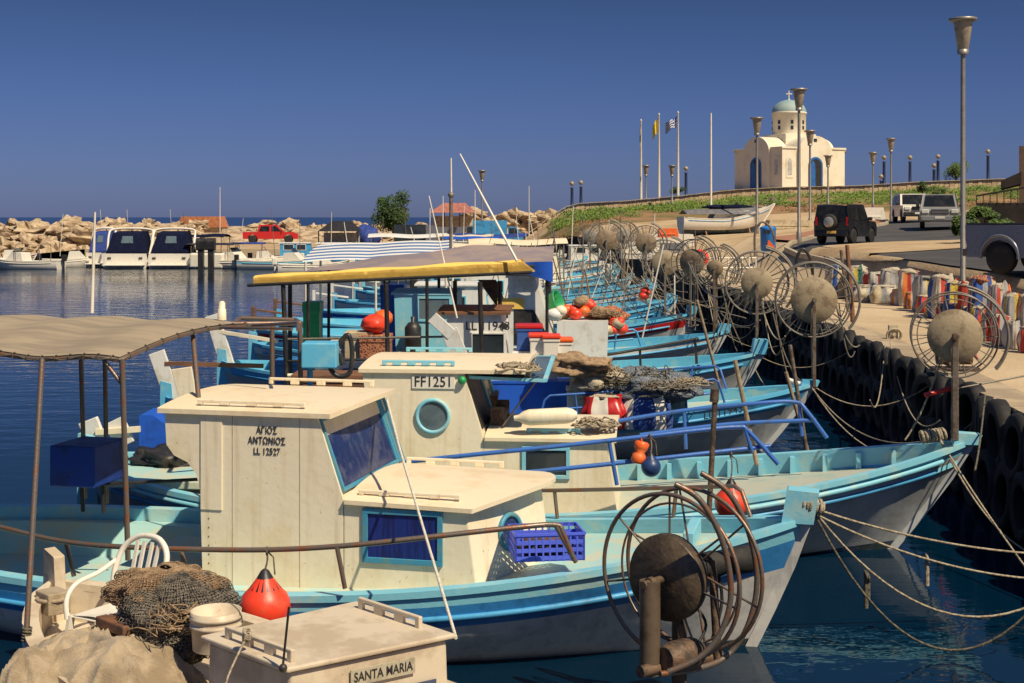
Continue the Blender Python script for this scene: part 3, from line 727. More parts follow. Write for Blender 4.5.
    for (p0, p1) in [((122, 359, 12.85), (128, 560, 12.9)), ((81, 360, 15.3), (85, 498, 15.6)), ((105, 362, 15.6), (107, 503, 15.9)), ((193, 336, 14.4), (199, 404, 13.75))]:
        mb = MB(); mb.tube([cw(*p0), cw(*p1)], 0.026, 8); part('post', mb, pipe, cn)
    mb = MB(); mb.tube([cw(103, 359, 12.9), cw(121, 383, 12.87)], 0.018, 8); part('brace', mb, pipe, cn)
    # antenna, short mast light
    antenna(cn, cw(92, 313, 15.6), cw(95, 212, 15.6), plasw, 0.022, 0.012)
    mb = MB(); c0 = cw(222, 320, 15.6); mb.lathe([(0.05, 0), (0.045, 0.12), (0.036, 0.125), (0.036, 0.19), (0.02, 0.21)], c0, n=14); part('mast_light', mb, cream, cn)
    # blue control box at the stern
    b0 = cw(68, 440, 14.6); b1 = cw(118, 480, 14.6)
    mb = MB(); mb.box(b0.x, b1.x, b0.y-0.35, b0.y+0.28, b1.z, b0.z); bx = part('control_box', mb, blued, r, bev=0.015)
    mb = MB(); cx_ = (b0.x+b1.x)/2
    for k in (-0.1, 0.14): mb.tube([(cx_+k, b0.y, b1.z), (cx_+k+0.02, b0.y, b1.z-0.32)], 0.022, 8)
    mb.tube([(cx_-0.1, b0.y, b1.z-0.05), (cx_+0.25, b0.y, b1.z-0.02), (cx_+1.9, b0.y+0.35, b1.z+0.08)], 0.018, 8)
    part('box_bracket', mb, black, bx)
    # hatch step by the cabin
    p = fr.hit(200, 545, 1, -1.0)
    mb = MB(); mb.box(xl-1.22, xl-0.12, -1.02, 1.0, 0.30, 0.475); part('engine_hatch', mb, aquadeck, r, bev=0.01)
    # mooring bits, hole in bow deck
    mb = MB(); mb.box(3.9, 4.0, -0.35, 0.35, 0.95, 1.1); part('bow_beam', mb, aqua, r, bev=0.01)
    # rust spots under rail feet
    return r, fr, H
b1, f1, H1 = B1()

# ================================================================== boat two (FF 1251)
def B2():
    yaw = R(-5.5); L, B = 11.0, 3.5
    bow = Vector((5.50, 16.8, 0)); ctr = bow - Vector((math.cos(yaw), math.sin(yaw), 0))*(L/2); fr = Fr(ctr, yaw); h = fr.hit
    r = thing('fishing_boat', 'grey hulled fishing boat with FF1251 plate, round porthole and blue double rails', 'fishing boat', ctr, yaw, 'fishing boats moored along the quay')
    H = hull(r, L, B, zm=0.62, zb=1.30, zs=0.95, bul=0.22, rake=1.35, band=(0.80, 0.92), ribs=True, mband=hullw, mrub=bluel, mcap=aqua, mins=aqua, stemh=0.10, stemw=0.07, spw=0.10, mdeck=paint('sandy_deck', (0.44, 0.46, 0.38), (0.30, 0.42, 0.38), 0.4, 2, 0.6), cockpit=(0.08, 0.3, 0.2), rub2=(0.93, aqua, 0.035))
    y0, y1 = -0.95, 0.95
    xl = h(372, 400, 1, y0).x; xt = h(462, 385, 1, y0).x; xb = h(483, 434, 1, y0).x; zroof = h(420, 369, 1, y0).z; ztr = h(500, 438, 1, y0).z; xe = h(606, 445, 1, y0).x
    zd = 0.38
    mb = MB(); mb.prism([(xl, zd), (xl, 1.5), (xl-0.13, zroof), (xt, zroof), (xb, ztr), (xb, zd)], 'y', y0, y1); part('wheelhouse', mb, cream, r, bev=0.012)
    mb = MB(); mb.prism([(xb+0.004, zd), (xb+0.004, ztr), (xe, ztr-0.02), (xe+0.14, zd+0.1), (xe+0.14, zd)], 'y', y0+0.002, y1-0.002); tr = part('trunk_cabin', mb, cream, r, bev=0.012)
    rf = part('roof', camber_roof(xl-0.16, xt+0.75, y0-0.04, y1+0.05, zroof, 0.045, 0.07), roofc, r, bev=0.01)
    handrail(rf, (xl+0.1, y0+0.12, zroof+0.03), (xt-0.1, y0+0.12, zroof+0.03), aqua, 0.06, k=5)
    handrail(rf, (xl+0.1, y1-0.12, zroof+0.03), (xt-0.1, y1-0.12, zroof+0.03), aqua, 0.06, k=5)
    rf2 = part('roof', camber_roof(xb+0.02, xe+0.12, y0-0.05, y1+0.05, ztr+0.01, 0.04, 0.09), roofc, tr, bev=0.01)
    handrail(rf2, (xb+0.5, y0+0.14, ztr+0.04), (xe-0.3, y0+0.14, ztr+0.04), aqua, 0.06, k=3)
    # open windshield flap and side pillar
    a = h(473, 396, 1, y0+0.1); 
    mb = MB(); fl = Vector((xt+0.05, 0, zroof-0.06))
    mb.slab([(xt+0.12, y0+0.1, zroof-0.10), (xt+0.95, y0+0.1, zroof-0.13), (xt+0.95, y1-0.35, zroof+0.0), (xt+0.12, y1-0.35, zroof+0.0)], 0.02)
    f_ = part('windshield_flap', mb, glassg, r)
    mb = MB()
    q = [Vector((xt+0.10, y0+0.08, zroof-0.10)), Vector((xt+0.97, y0+0.08, zroof-0.13)), Vector((xt+0.97, y1-0.33, zroof)), Vector((xt+0.10, y1-0.33, zroof))]
    for i in range(4): mb.bar(q[i], q[(i+1) % 4], 0.05, 0.035)
    part('flap_frame', mb, aqua, f_)
    mb = MB(); mb.tube([q[1]+Vector((-0.1, 0.1, 0)), (xt+0.45, y0+0.3, ztr+0.1)], 0.01, 6); part('flap_stay', mb, pipe, f_)
    # dark opening of the wheelhouse front
    def ws(t, y): return Vector((lerp(xb, xt, t)+0.012, y, lerp(ztr, zroof-0.05, t)))
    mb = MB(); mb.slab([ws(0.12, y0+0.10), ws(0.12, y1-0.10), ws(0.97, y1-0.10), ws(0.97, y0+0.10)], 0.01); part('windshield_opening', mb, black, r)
    framed(r, [ws(0.06, y1-0.75), ws(0.06, y1-0.05), ws(0.99, y1-0.05), ws(0.99, y1-0.75)], 0.06, aqua, glassg, name='windshield')
    # porthole, plate, green light
    p = h(433, 416, 1, y0); porthole(r, (p.x, y0, p.z), (0, -1, 0), 0.190, aqua, glassg, rr=0.024)
    a = h(412, 375, 1, y0); b = h(455, 389, 1, y0)
    mb = MB(); mb.box(a.x, b.x, y0-0.016, y0-0.002, b.z, a.z); pl = part('number_plate', mb, plasw, r, bev=0.004)
    textmesh('lettering', 'FF1251', 0.17, letter, pl, basis(((a.x+b.x)/2, y0-0.019, (a.z+b.z)/2), (1, 0, 0), (0, 0, 1)), 0.002, sx_=0.92)
    p = h(460, 380, 1, y0); mb = MB(); mb.sphere((p.x+0.03, y0-0.03, p.z), 0.05, 12, 8); part('navigation_light', mb, green, r)
    a = h(522, 446, 1, y0); b = h(570, 479, 1, y0)
    framed(tr, [(a.x, y0, b.z), (b.x, y0, b.z), (b.x, y0, a.z), (a.x, y0, a.z)], 0.045, aqua, glassd)
    # winch behind the flap, on the trunk roof
    mb = MB(); mb.tube([(xb+0.12, -0.45, ztr+0.16), (xb+0.12, 0.15, ztr+0.16)], 0.08, 12); mb.box(xb+0.04, xb+0.2, -0.5, -0.45, ztr+0.02, ztr+0.3); mb.box(xb+0.04, xb+0.2, 0.15, 0.2, ztr+0.02, ztr+0.3)
    part('winch', mb, rust, r)
    # blue rails: near double rail ending with sloping leg
    def rail_px(pts, post_px, rr_=0.026):
        mb = MB(); mb.tube(curve([fr.P(*p) for p in pts], 4), rr_, 8); o = part('rail', mb, railb, r)
        for (x0_, y0_, x1_, y1_, Y) in post_px:
            mb = MB(); mb.tube([fr.P(x0_, y0_, Y), fr.P(x1_, y1_, Y)], rr_*0.9, 8); part('rail_post', mb, railb, o)
        return o
    rail_px([(405, 462, 15.9), (480, 454, 15.75), (560, 446, 15.7), (640, 437, 15.7), (700, 430, 15.75), (738, 427, 15.8), (748, 431, 15.8), (778, 464, 15.8)], [(453, 457, 458, 472, 15.8), (609, 441, 617, 485, 15.7), (745, 429, 752, 452, 15.8)])
    rail_px([(500, 475, 15.7), (600, 465, 15.7), (690, 455, 15.75), (770, 446, 15.85)], [])
    rail_px([(600, 424, 17.7), (680, 411, 17.7), (760, 403, 17.6), (795, 402, 17.6), (806, 410, 17.55), (827, 438, 17.5)], [(684, 411, 686, 449, 17.7), (799, 403, 802, 436, 17.6)])
    rail_px([(640, 435, 17.7), (730, 424, 17.65), (816, 420, 17.55)], [])
    for k, (px, py) in enumerate([(92, 445), (120, 445)]):
        mb = MB(); a = fr.P(px+6, py, 18.0); mb.bar(a, fr.P(px-4-2*k, py-25, 18.0), 0.26, 0.07, up=(0, 1, 0)); part('rudder_board', mb, white, r, bev=0.01)
    mb = MB(); mb.bar(fr.P(96, 432, 17.95), fr.P(140, 429, 17.95), 0.07, 0.07); part('tiller', mb, cream, r)
    mb = MB(); mb.box(-5.0, -3.2, -1.0, 1.0, 0.75, 0.84); part('stern_platform', mb, aquadeck, r, bev=0.01)
    return r, fr, H
b2, f2, H2 = B2()
# ------------------------------------------------------------------ small loose things, written in world coordinates
def buoy(px, py, Y, r, m, label, group=None, top=black, hang=0.0, elong=1.15, name='buoy', ropeto=None):
    c = P(px, py, Y); mb = MB()
    prof = [(0.0, -r)] + [(r*math.sin(PI*i/12), -r*math.cos(PI*i/12)) for i in range(1, 9)] + [(r*0.62, r*0.75), (r*0.32, r*elong)]
    mb.lathe(prof, c, n=20, close=False)
    t = thing(name, label, 'buoy', c, group=group); fr = Fr(c)
    part('float_body', mb, m, t, fr=fr)
    mb = MB(); mb.lathe([(r*0.66, r*0.70), (r*0.34, r*1.12), (r*0.16, r*1.42), (r*0.05, r*1.5)], c, n=16); part('collar', mb, top, t, fr=fr)
    if ropeto is not None:
        a = c + Vector((0, 0, r*1.45)); mb = MB(); mb.tube(curve([a, a.lerp(ropeto, 0.5)+Vector((0.012, 0, 0)), ropeto], 4), 0.009, 6)
        mb.ring(ropeto, (1, 0.1, 0), 0.032, 0.010, 12, 5); mb.tube([ropeto, ropeto+Vector((0.06, -0.02, -0.05)), ropeto+Vector((0.075, -0.03, -0.2))], 0.007, 5); part('lanyard', mb, roped, t, fr=fr)
    return t
def lump(c, s, seed, mi=0, n=26, m=14, mb=None, rough=0.22, flat=0.0):
    mb = mb or MB(); c = Vector(c)
    for_ = []
    vs = []; fs = []
    for i in range(m+1):
        a = PI*i/m
        for k in range(n):
            b = 2*PI*k/n; d = Vector((math.sin(a)*math.cos(b), math.sin(a)*math.sin(b), math.cos(a)))
            q = 1 + rough*noise.noise(d*1.7+Vector((seed*3.1, 0, 0))) + rough*0.45*noise.noise(d*5+Vector((0, seed*2.3, 0))) + rough*0.22*noise.noise(d*11+Vector((0, seed*2.3, 4)))
            p = d*q; z = max(p.z, -0.35 if flat else -2)
            vs.append(c + Vector((p.x*s[0], p.y*s[1], z*s[2])))
    for i in range(m):
        for k in range(n): fs.append((i*n+k, (i+1)*n+k, (i+1)*n+(k+1) % n, i*n+(k+1) % n))
    mb.add(vs, fs, mi, True); return mb
def tangle(c, s, seed, r=0.008, loops=14, mb=None, n=5, pts_=16):
    """a loose heap of line"""
    mb = mb or MB(); g = random.Random(seed); c = Vector(c)
    for k in range(loops):
        a0 = g.uniform(0, 6.28); rr_ = g.uniform(0.3, 1.0); off = Vector((g.uniform(-.35, .35)*s[0], g.uniform(-.35, .35)*s[1], 0)); pts = []
        for i in range(pts_):
            a = a0 + i*2*PI/(pts_-1)*g.uniform(0.9, 1.1); q = rr_*g.uniform(0.75, 1.1)
            h_ = (1-q*0.8)*s[2]*g.uniform(0.5, 1.05)
            pts.append(c + off + Vector((math.cos(a)*s[0]*q*0.7, math.sin(a)*s[1]*q*0.7, max(0.01, h_))))
        mb.tube(curve(pts, 2), r, n)
    return mb
def rect_house(root, x0, x1, y0, y1, z0, z1, m, roofm, rake=0.25, over=0.12, name='wheelhouse', win=None, wm=aqua, gm=glassd, bev=0.012, rslope=0.0, cam_=0.05, back=0.0):
    mb = MB(); mb.prism([(x0, z0), (x0-back, z1), (x1-rake, z1), (x1, z0)], 'y', y0, y1); o = part(name, mb, m, root, bev=bev)
    if roofm: part('roof', camber_roof(x0-over-back, x1-rake+over, y0-over*0.5, y1+over*0.5, z1, 0.04, cam_, slope=rslope), roofm, o, bev=0.008)
    for (a, b, c, d) in (win or []):
        framed(o, [(a, y0, c), (b, y0, c), (b, y0, d), (a, y0, d)], 0.045, wm, gm)
    return o
def posts_at(root, lst, r, m, name='post'):
    for a, b in lst:
        mb = MB(); mb.tube([a, b], r, 7); part(name, mb, m, root)

# ------------------------------------------------------------------ boat three: yellow awning, LL 11943
GRP = 'fishing boats moored along the quay'
def newboat(bx, by, yaw, L, label, **k):
    ctr = Vector((bx, by, 0)) - Vector((math.cos(yaw), math.sin(yaw), 0))*(L/2); fr = Fr(ctr, yaw)
    r = thing('fishing_boat', label, 'fishing boat', ctr, yaw, GRP); return r, fr, hull(r, L, **k)
def B3():
    r, fr, H = newboat(5.15, 24.0, R(-2), 11.2, 'fishing boat under a yellow awning with LL 11943 wheelhouse and royal blue forward cabin', B=3.3, zm=0.62, zb=1.12, zs=0.85, bul=0.16, rake=1.3, stemh=0.08, mcap=aqua2, mins=aqua, mdeck=aquadeck, mband=bluel, band=(0.80, 0.93))
    h = fr.hit; y0, y1 = -0.9, 0.9
    a = h(447, 365, 1, y0).x; b = h(514, 365, 1, y0).x; zt = h(480, 312, 1, y0).z; zt2 = h(520, 357, 1, y0).z
    wh = rect_house(r, a, b, y0, y1, 0.4, zt, white, brownw, rake=0.22, over=0.16, win=[])
    wp = h(488, 345, 1, y0); framed(wh, rect_q((wp.x, y0, wp.z), (1, 0, 0), (0, 0, 1), 0.58, 0.42), 0.03, white, glassd)
    tp = h(489, 325, 1, y0); textmesh('lettering', 'LL 11943', 0.20, letter, r, basis((tp.x-0.02, y0-0.006, tp.z-0.02), (1, 0, 0), (0, 0, 1)), 0.002)
    mb = MB(); q = h(502, 325, 1, y0); mb.lathe([(0.055, 0), (0.055, 0.02)], (q.x+0.04, y0-0.001, q.z-0.02), (0, -1, 0)); part('round_vent', mb, black, r)
    c = h(562, 360, 1, y0).x
    tr = rect_house(r, b+0.01, c, y0+0.1, y1-0.1, 0.4, zt2, white, white, rake=0.1, over=0.05, name='trunk_cabin')
    c2 = h(578, 400, 1, y0).x; zb_ = h(560, 381, 1, y0).z
    rect_house(r, a+0.2, c2, y0-0.05, y1+0.05, 0.42, zb_, royal, royal, rake=0.15, over=0.03, name='forward_cabin')
    # flared white fin and mast in front of the wheelhouse
    mb = MB(); mb.bar(fr.P(432, 317, 22.9), fr.P(452, 335, 22.95), 0.2, 0.06, up=(0, 1, 0)); mb.bar(fr.P(449, 330, 22.95), fr.P(466, 372, 23.0), 0.28, 0.06, up=(0, 1, 0)); part('fairing', mb, white, r, bev=0.01)
    # awning
    ya = h(400, 278, 1, -1.15); xl = h(254, 278, 1, -1.15).x; xr = h(520, 262, 1, -1.15).x; zl = h(254, 284, 1, -1.15).z; zr = h(530, 271, 1, -1.15).z
    def fc(u, v):
        x_ = lerp(xl, xr, u); zz = lerp(zl, zr, u)
        if v < 0.2: return Vector((x_ + 0.25*(1-v/0.2)*u**6, -1.2, zz + lerp(0.14, 0.19, u)*(v/0.2) + 0.006*math.sin(u*40)))
        t = (v-0.2)/0.8; return Vector((x_, lerp(-1.2, 1.1, t), zz+lerp(0.14, 0.19, u)-0.10*t+0.02*math.sin(t*PI)+0.012*math.sin(u*19)))
    cn = part('awning', canopy_sheet(60, 12, fc), yell, r)
    mb = MB(); mb.tube([Vector((lerp(xl-0.1, xr+0.2, i/12), -1.19, lerp(zl, zr, i/12)-0.02)) for i in range(13)], 0.03, 6); mb.tube([Vector((lerp(xl-0.1, xr+0.2, i/12), 1.1, lerp(zl, zr, i/12)+0.0)) for i in range(13)], 0.03, 6)
    part('awning_frame', mb, black, cn)
    for px, bx_ in ((283, 288), (386, 389), (480, 483)):
        t = h(px, 282, 1, -1.15); b_ = h(bx_, 400, 1, -1.15); posts_at(cn, [(Vector((t.x, -1.15, t.z)), Vector((b_.x, -1.15, 0.62)))], 0.04, black)
    for px in (290, 455, 500):
        t = h(px, 282, 1, 1.0); posts_at(cn, [(Vector((t.x, 1.0, t.z+0.02)), Vector((t.x, 1.0, 0.62)))], 0.04, black)
    for z_, n_ in ((1.98, 0), (1.62, 1), (1.38, 2)):
        mb = MB(); mb.tube([(h(288, 350, 1, -1.15).x, -1.17, z_), (h(446, 350, 1, -1.15).x, -1.17, z_+0.05)], 0.02 if n_ < 2 else 0.035, 6); part('rail', mb, [steel, black, cream][n_], r)
    antenna(cn, fr.P(517, 261, 22.8), fr.P(460, 154, 23.5), plasw, 0.024, 0.012)
    antenna(r, fr.P(457, 318, 23), fr.P(429, 196, 23.4), plasw, 0.016, 0.009)
    reel(r, fr.P(814, 300, 24.0), (-0.12, -0.99, 0), 0.395, 0.64, (0, 0, 1.1), ringr=0.015, m_ring=steel, spokes=26, gap=0.5, stand=1.0)
    railing(r, H, 0.60, 0.84, -1, 0.45, railb, 0.02, 2, 3); railing(r, H, 0.55, 0.86, 1, 0.45, railb, 0.02, 1, 4)
    p = h(765, 416, 1, -0.62)
    # registration on the bow plank
    t_ = textmesh('lettering', 'LL 11943', 0.20, letter, r, basis((3.95, -1.12, 0.80), (0.93, 0.40, 0.12), (-0.05, -0.18, 1)), 0.002)
    mb = MB(); mb.bar((-5.45, 0, 0.8), (-5.75, 0, 1.65), 0.28, 0.07, up=(0, 1, 0)); part('rudder', mb, white, r, bev=0.01); mb = MB(); mb.bar((-5.6, 0, 1.45), (-3.9, 0.1, 1.40), 0.09, 0.07); part('tiller', mb, brownw, r); mb = MB(); mb.slab([(-5.2, -0.5, 0.85), (-4.9, -0.5, 0.85), (-5.0, -0.5, 1.45), (-5.35, -0.5, 1.4)], 0.06); part('rudder_board', mb, cream, r, bev=0.01)
    return r, fr, H
b3, f3, H3 = B3()
def B4():
    r, fr, H = newboat(5.25, 29.4, R(-3), 11.5, 'fishing boat with purple brown tarpaulin awning, aqua wheelhouse and white raked superstructure', B=3.4, zm=0.66, zb=1.15, zs=0.9, bul=0.16, rake=1.2, stemh=0.28, stemw=0.2, mcap=aqua2, mins=aqua2, mdeck=aquadeck, mband=aqua2, band=(0.85, 0.95))
    h = fr.hit; y0, y1 = -0.9, 0.9
    a = h(397, 340, 1, y0).x; b = h(452, 340, 1, y0).x; zt = h(420, 293, 1, y0).z
    wh = rect_house(r, a, b, y0, y1, 0.4, zt, aqua, aqua, rake=-0.05, over=0.06, win=[], back=0.06)
    wp = h(434, 309, 1, y0); framed(wh, rect_q((wp.x, y0, wp.z), (1, 0, 0), (0, 0, 1), 0.72, 0.52), 0.05, aqua, glassg)
    c = h(508, 330, 1, y0).x; d = h(566, 350, 1, y0).x; zt = h(530, 276, 1, y0).z
    sp = rect_house(r, c, d+0.1, y0, y1, 0.4, zt, white, white, rake=0.75, over=0.05, name='superstructure')
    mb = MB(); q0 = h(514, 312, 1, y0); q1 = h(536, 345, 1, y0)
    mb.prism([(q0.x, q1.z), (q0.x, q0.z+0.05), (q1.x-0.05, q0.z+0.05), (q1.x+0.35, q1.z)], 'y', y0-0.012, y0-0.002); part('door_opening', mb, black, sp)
    mb = MB(); q = h(512, 304, 1, y0); mb.box(q.x-0.3, q.x+0.25, y0-0.03, y0-0.003, q.z-0.1, q.z+0.12); pl = part('name_plate', mb, yell, sp)
    mb = MB(); mb.slab([fr.P(496, 280, 30), fr.P(478, 280, 30), fr.P(505, 318, 29.7), fr.P(512, 318, 29.7)], 0.05); part('plank', mb, brownw, r)
    mb = MB()
    for k in range(3): mb.box(b+0.1+0.35*k, b+0.4+0.35*k, -0.5, 0.5, 0.5, 1.9-0.1*k)
    part('locker', mb, brownw, r, bev=0.02)
    e0 = h(557, 340, 1, y0).x; e1 = h(606, 350, 1, y0).x; ze = h(600, 321, 1, y0).z
    rect_house(r, e0, e1, y0+0.05, y1-0.05, 0.45, ze, white, None, rake=-0.05, name='deck_box')
    # tarpaulin awning
    xl = h(303, 262, 1, -1.2).x; xr = h(552, 262, 1, -1.2).x; z0 = h(303, 272, 1, -1.2).z; z1 = h(500, 262, 1, -1.2).z; zf = h(552, 246, 1, 1.2).z; zf0 = h(303, 265, 1, 1.2).z; zf = zf
    def fc(u, v):
        z_ = lerp(lerp(z0, z1, u), lerp(zf0, zf, clamp(u*1.6)), sstep(v)) + 0.02*math.sin(u*15+v*4); return Vector((lerp(xl, xr, u), lerp(-1.25, 1.2, v), z_))
    cn = part('awning', canopy_sheet(40, 8, fc), purp, r)
    mb = MB(); mb.grid(lambda u, v: Vector((xr+0.02-0.9*u, -1.27-0.02*math.sin(u*9), lerp(fc(1-u*0.2, 0).z, fc(1, 0).z-0.42+0.28*u, v))), 12, 4); part('valance', mb, royal, cn)
    posts_at(cn, [(fc(u, v)-Vector((0, 0, 0.02)), Vector((fc(u, v).x, fc(u, v).y*0.95, 0.66))) for u in (0.02, 0.5, 0.98) for v in (0.02, 0.98)], 0.035, black)
    antenna(r, fr.P(452, 262, 31), fr.P(451, 158, 31), plasw, 0.03, 0.018)
    mb = MB(); mb.tube([fr.P(451, 262, 31), fr.P(451, 196, 31)], 0.04, 8); mb.sphere(fr.P(451, 195, 31), 0.07); part('mast', mb, steel, r)
    reel(r, fr.P(757, 283, 29.5), (-0.10, -0.99, 0), 0.335, 0.66, (0, 0, 1.0), ringr=0.017, m_ring=steel, spokes=28, gap=0.5, stand=1.0)
    mb = MB(); mb.tube(curve([fr.P(508, 366, 29.1), fr.P(600, 356, 29.1), fr.P(690, 340, 29.3), fr.P(695, 342, 29.3), fr.P(697, 370, 29.4)], 5), 0.03, 8); rl_ = part('rail', mb, black, r)
    posts_at(rl_, [(fr.P(582, 358, 29.1), fr.P(583, 392, 29.1)), (fr.P(640, 350, 29.2), fr.P(641, 380, 29.2))], 0.028, black, 'rail_post')
    t_ = textmesh('lettering', 'LL 7583', 0.24, letter, r, basis((4.05, -1.08, 0.86), (0.93, 0.42, 0.12), (-0.05, -0.18, 1)), 0.002)
    mb = MB(); mb.bar((-5.6, 0, 0.8), (-5.95, 0, 1.9), 0.30, 0.08, up=(0, 1, 0)); part('rudder', mb, white, r, bev=0.01); mb = MB(); mb.bar((-5.8, 0, 1.55), (-4.5, -0.1, 1.35), 0.08, 0.07); part('tiller', mb, cream, r)
    return r, fr, H
b4, f4, H4 = B4()

stripe_w = paint('awning_white', (0.70, 0.70, 0.68), (0.60, 0.60, 0.58), 0.3, 3, 0.8, 0.1)
stripe_b = paint('awning_blue', (0.09, 0.17, 0.36), (0.07, 0.12, 0.28), 0.3, 3, 0.8, 0.1)
def B5():
    r, fr, H = newboat(5.2, 34.0, R(-2), 11.6, 'fishing boat with blue and white striped awning', B=3.3, zm=0.7, zb=1.2, zs=0.9, bul=0.16, rake=1.2, stemh=0.2, mcap=aqua2, mins=aqua2, mdeck=aquadeck, mband=white, band=(0.84, 0.95), mh=hullw)
    h = fr.hit; xl = h(303, 250, 1, -1.2).x; xr = h(449, 250, 1, -1.2).x; z0 = h(303, 262, 1, -1.2).z; z1 = h(303, 245, 1, 0.9).z
    def fc(u, v): return Vector((lerp(xl, xr, u), lerp(-1.25, 0.9, v**1.6), lerp(z0, z1, v) + u*0.12 + 0.03*abs(math.sin(u*7))))
    mb = MB(); mb.grid(fc, 30, 22, 0, True, mf=lambda i, j: (j//2) % 2)
    cn = part('awning', mb, [stripe_w, stripe_b], r)
    posts_at(cn, [(fc(u, v), Vector((fc(u, v).x, fc(u, v).y*0.95, 0.66))) for u in (0.02, 0.5, 0.98) for v in (0.02, 0.98)], 0.03, plasw)
    a = -1.5
    rect_house(r, 0.2, 2.3, -0.8, 0.8, 0.5, 1.5, bluel, white, rake=0.3, win=[(0.6, 1.2, 0.95, 1.3)])
    reel(r, fr.P(715, 268, 33.9), (-0.3, -0.95, 0), 0.20, 0.50, (0, 0, 1.0), ringr=0.014, m_ring=steel, m_disc=discm2, spokes=18, stand=1.0)
    railing(r, H, 0.5, 0.8, -1, 0.45, bluel, 0.025, 2, 4)
    return r, fr, H
b5, f5, H5 = B5()

# ------------------------------------------------------------------ the rest of the row, farther and farther off
def gboat(bx, by, yaw, L, label, seed, reelp=None, capm=aqua2, bandm=bluel, hm=hullw, house=None, awn=None, railm=steel, stem_h=0.2):
    g = random.Random(seed)
    r, fr, H = newboat(bx, by, yaw, L, label, B=g.uniform(2.9, 3.4), zm=g.uniform(0.6, 0.75), zb=g.uniform(1.15, 1.4), zs=g.uniform(0.8, 1.0), bul=0.16, rake=1.2, stemh=stem_h, mcap=capm, mins=capm, mdeck=aquadeck, mband=bandm, band=(0.80, 0.94), mh=hm, N=22)
    if house:
        x0 = g.uniform(-2.0, -0.8); x1 = x0 + g.uniform(1.5, 2.2); z1 = g.uniform(1.9, 2.3)
        rect_house(r, x0, x1, -0.85, 0.85, 0.4, z1, house, g.choice([white, roofc, brownw]), rake=g.uniform(0.1, 0.4), win=[(x0+0.3, x0+0.8, z1-0.75, z1-0.3), (x0+0.95, x0+1.3, z1-0.75, z1-0.3)], wm=g.choice([aqua, white, winb]))
        rect_house(r, x1+0.01, x1+1.2, -0.8, 0.8, 0.4, 1.25, g.choice([white, house]), None, rake=0.1, name='trunk_cabin')
    if awn:
        z1 = g.uniform(2.5, 2.75); xa, xb = -4.2, g.uniform(-1.0, 0.6)
        def fc(u, v): return Vector((lerp(xa, xb, u), lerp(-1.15, 1.15, v), z1 + 0.15*math.sin(v*PI) + 0.02*math.sin(u*14)))
        cn = part('awning', canopy_sheet(16, 8, fc), awn, r)
        posts_at(cn, [(fc(u, v), Vector((fc(u, v).x, fc(u, v).y, 0.6))) for u in (0.02, 0.98) for v in (0.02, 0.98)], 0.03, g.choice([black, steel]))
    for i in range(g.randint(2, 5)):
        x_ = g.uniform(-3, 3.6); y_ = g.uniform(-0.9, 0.9); hgt = g.uniform(1.6, 3.2)
        antenna(r, (x_, y_, 0.5), (x_+g.uniform(-1.1, 1.1), y_+g.uniform(-.4, .4), 0.5+hgt), g.choice([steel, plasw, pipe, brownw]), 0.02, 0.012, name='pole')
    railing(r, H, 0.5, g.uniform(0.78, 0.86), -1, g.uniform(0.4, 0.55), railm, 0.022, g.choice([1, 2]), 5)
    pass
    if reelp: reel(r, fr.P(reelp[0], reelp[1], reelp[2]), (reelp[5] if len(reelp) > 5 else -0.1, -0.95, 0), reelp[3], reelp[4], (0, 0, 1.0), ringr=0.016, m_ring=steel, m_disc=g.choice([discm, discm2, discm3, discm2]), spokes=24, gap=0.4, stand=0.9, postw=0.06, m_post=steel)
    mb = MB(); mb.box(-L/2-0.12, -L/2-0.02, -0.05, 0.05, 0.2, 1.5); mb.bar((-L/2, 0, 1.4), (-L/2+1.1, 0.1, 1.25), 0.06, 0.06); part('rudder', mb, g.choice([white, brownw]), r, bev=0.01)
    return r, fr, H
rows = [
 (5.0, 38.6, -3, 12.2, 'fishing boat with a red stripe and aqua gunwale, sixth from the front', 1, (692, 262, 38.2, 0.36, 0.62, -0.5), aqua2, redp, hullw, white, None),
 (5.0, 43.2, 1, 12.2, 'grey hulled fishing boat with a reel of tan disc, seventh from the front', 11, (665, 263, 42.8, 0.40, 0.70), aqua2, bluel, hullw, aqua, None),
 (5.5, 48.2, 2, 12.2, 'fishing boat with a royal blue band and white wheelhouse among the reels', 2, (646, 243, 48.2, 0.36, 0.60), aqua2, royal, hullw, white, None),
 (5.4, 53.0, -2, 12.2, 'fishing boat with bare aqua deck between two reel carrying boats', 12, None, aqua2, white, hullw, white, cream),
 (5.6, 57.8, -4, 12.2, 'fishing boat with cream awning behind the purple one', 3, (606, 240, 57.5, 0.44, 0.74, 0.1), aqua2, white, hullw2, white, roofc),
 (5.4, 63.0, -2, 12.2, 'fishing boat with aqua wheelhouse far down the row', 4, None, aqua, bluel, hullw2, aqua, None),
 (5.2, 68.0, 2, 9.5, 'fishing boat with white wheelhouse and blue rub rail far down the row', 13, (624, 236, 67, 0.38, 0.62, 0.2), aqua2, bluel, hullw2, white, None),
 (5.4, 73.5, 3, 9.5, 'fishing boat with a mid blue wheelhouse far down the row', 5, None, aqua2, aqua, hullw2, bluel, None),
 (5.2, 80.5, -3, 10.0, 'fishing boat with white wheelhouse and white gunwale far down the row', 6, (590, 237, 79, 0.45, 0.7, -0.1), white, bluel, hullw2, white, None),
 (4.8, 90.0, 2, 10.0, 'fishing boat with blue awning near the end of the row', 7, None, aqua, white, hullw2, white, royal),
 (3.8, 100.0, 0, 9.5, 'farthest fishing boat of the row, white wheelhouse by the far quay', 8, None, white, aqua, hullw2, white, roofc),
]
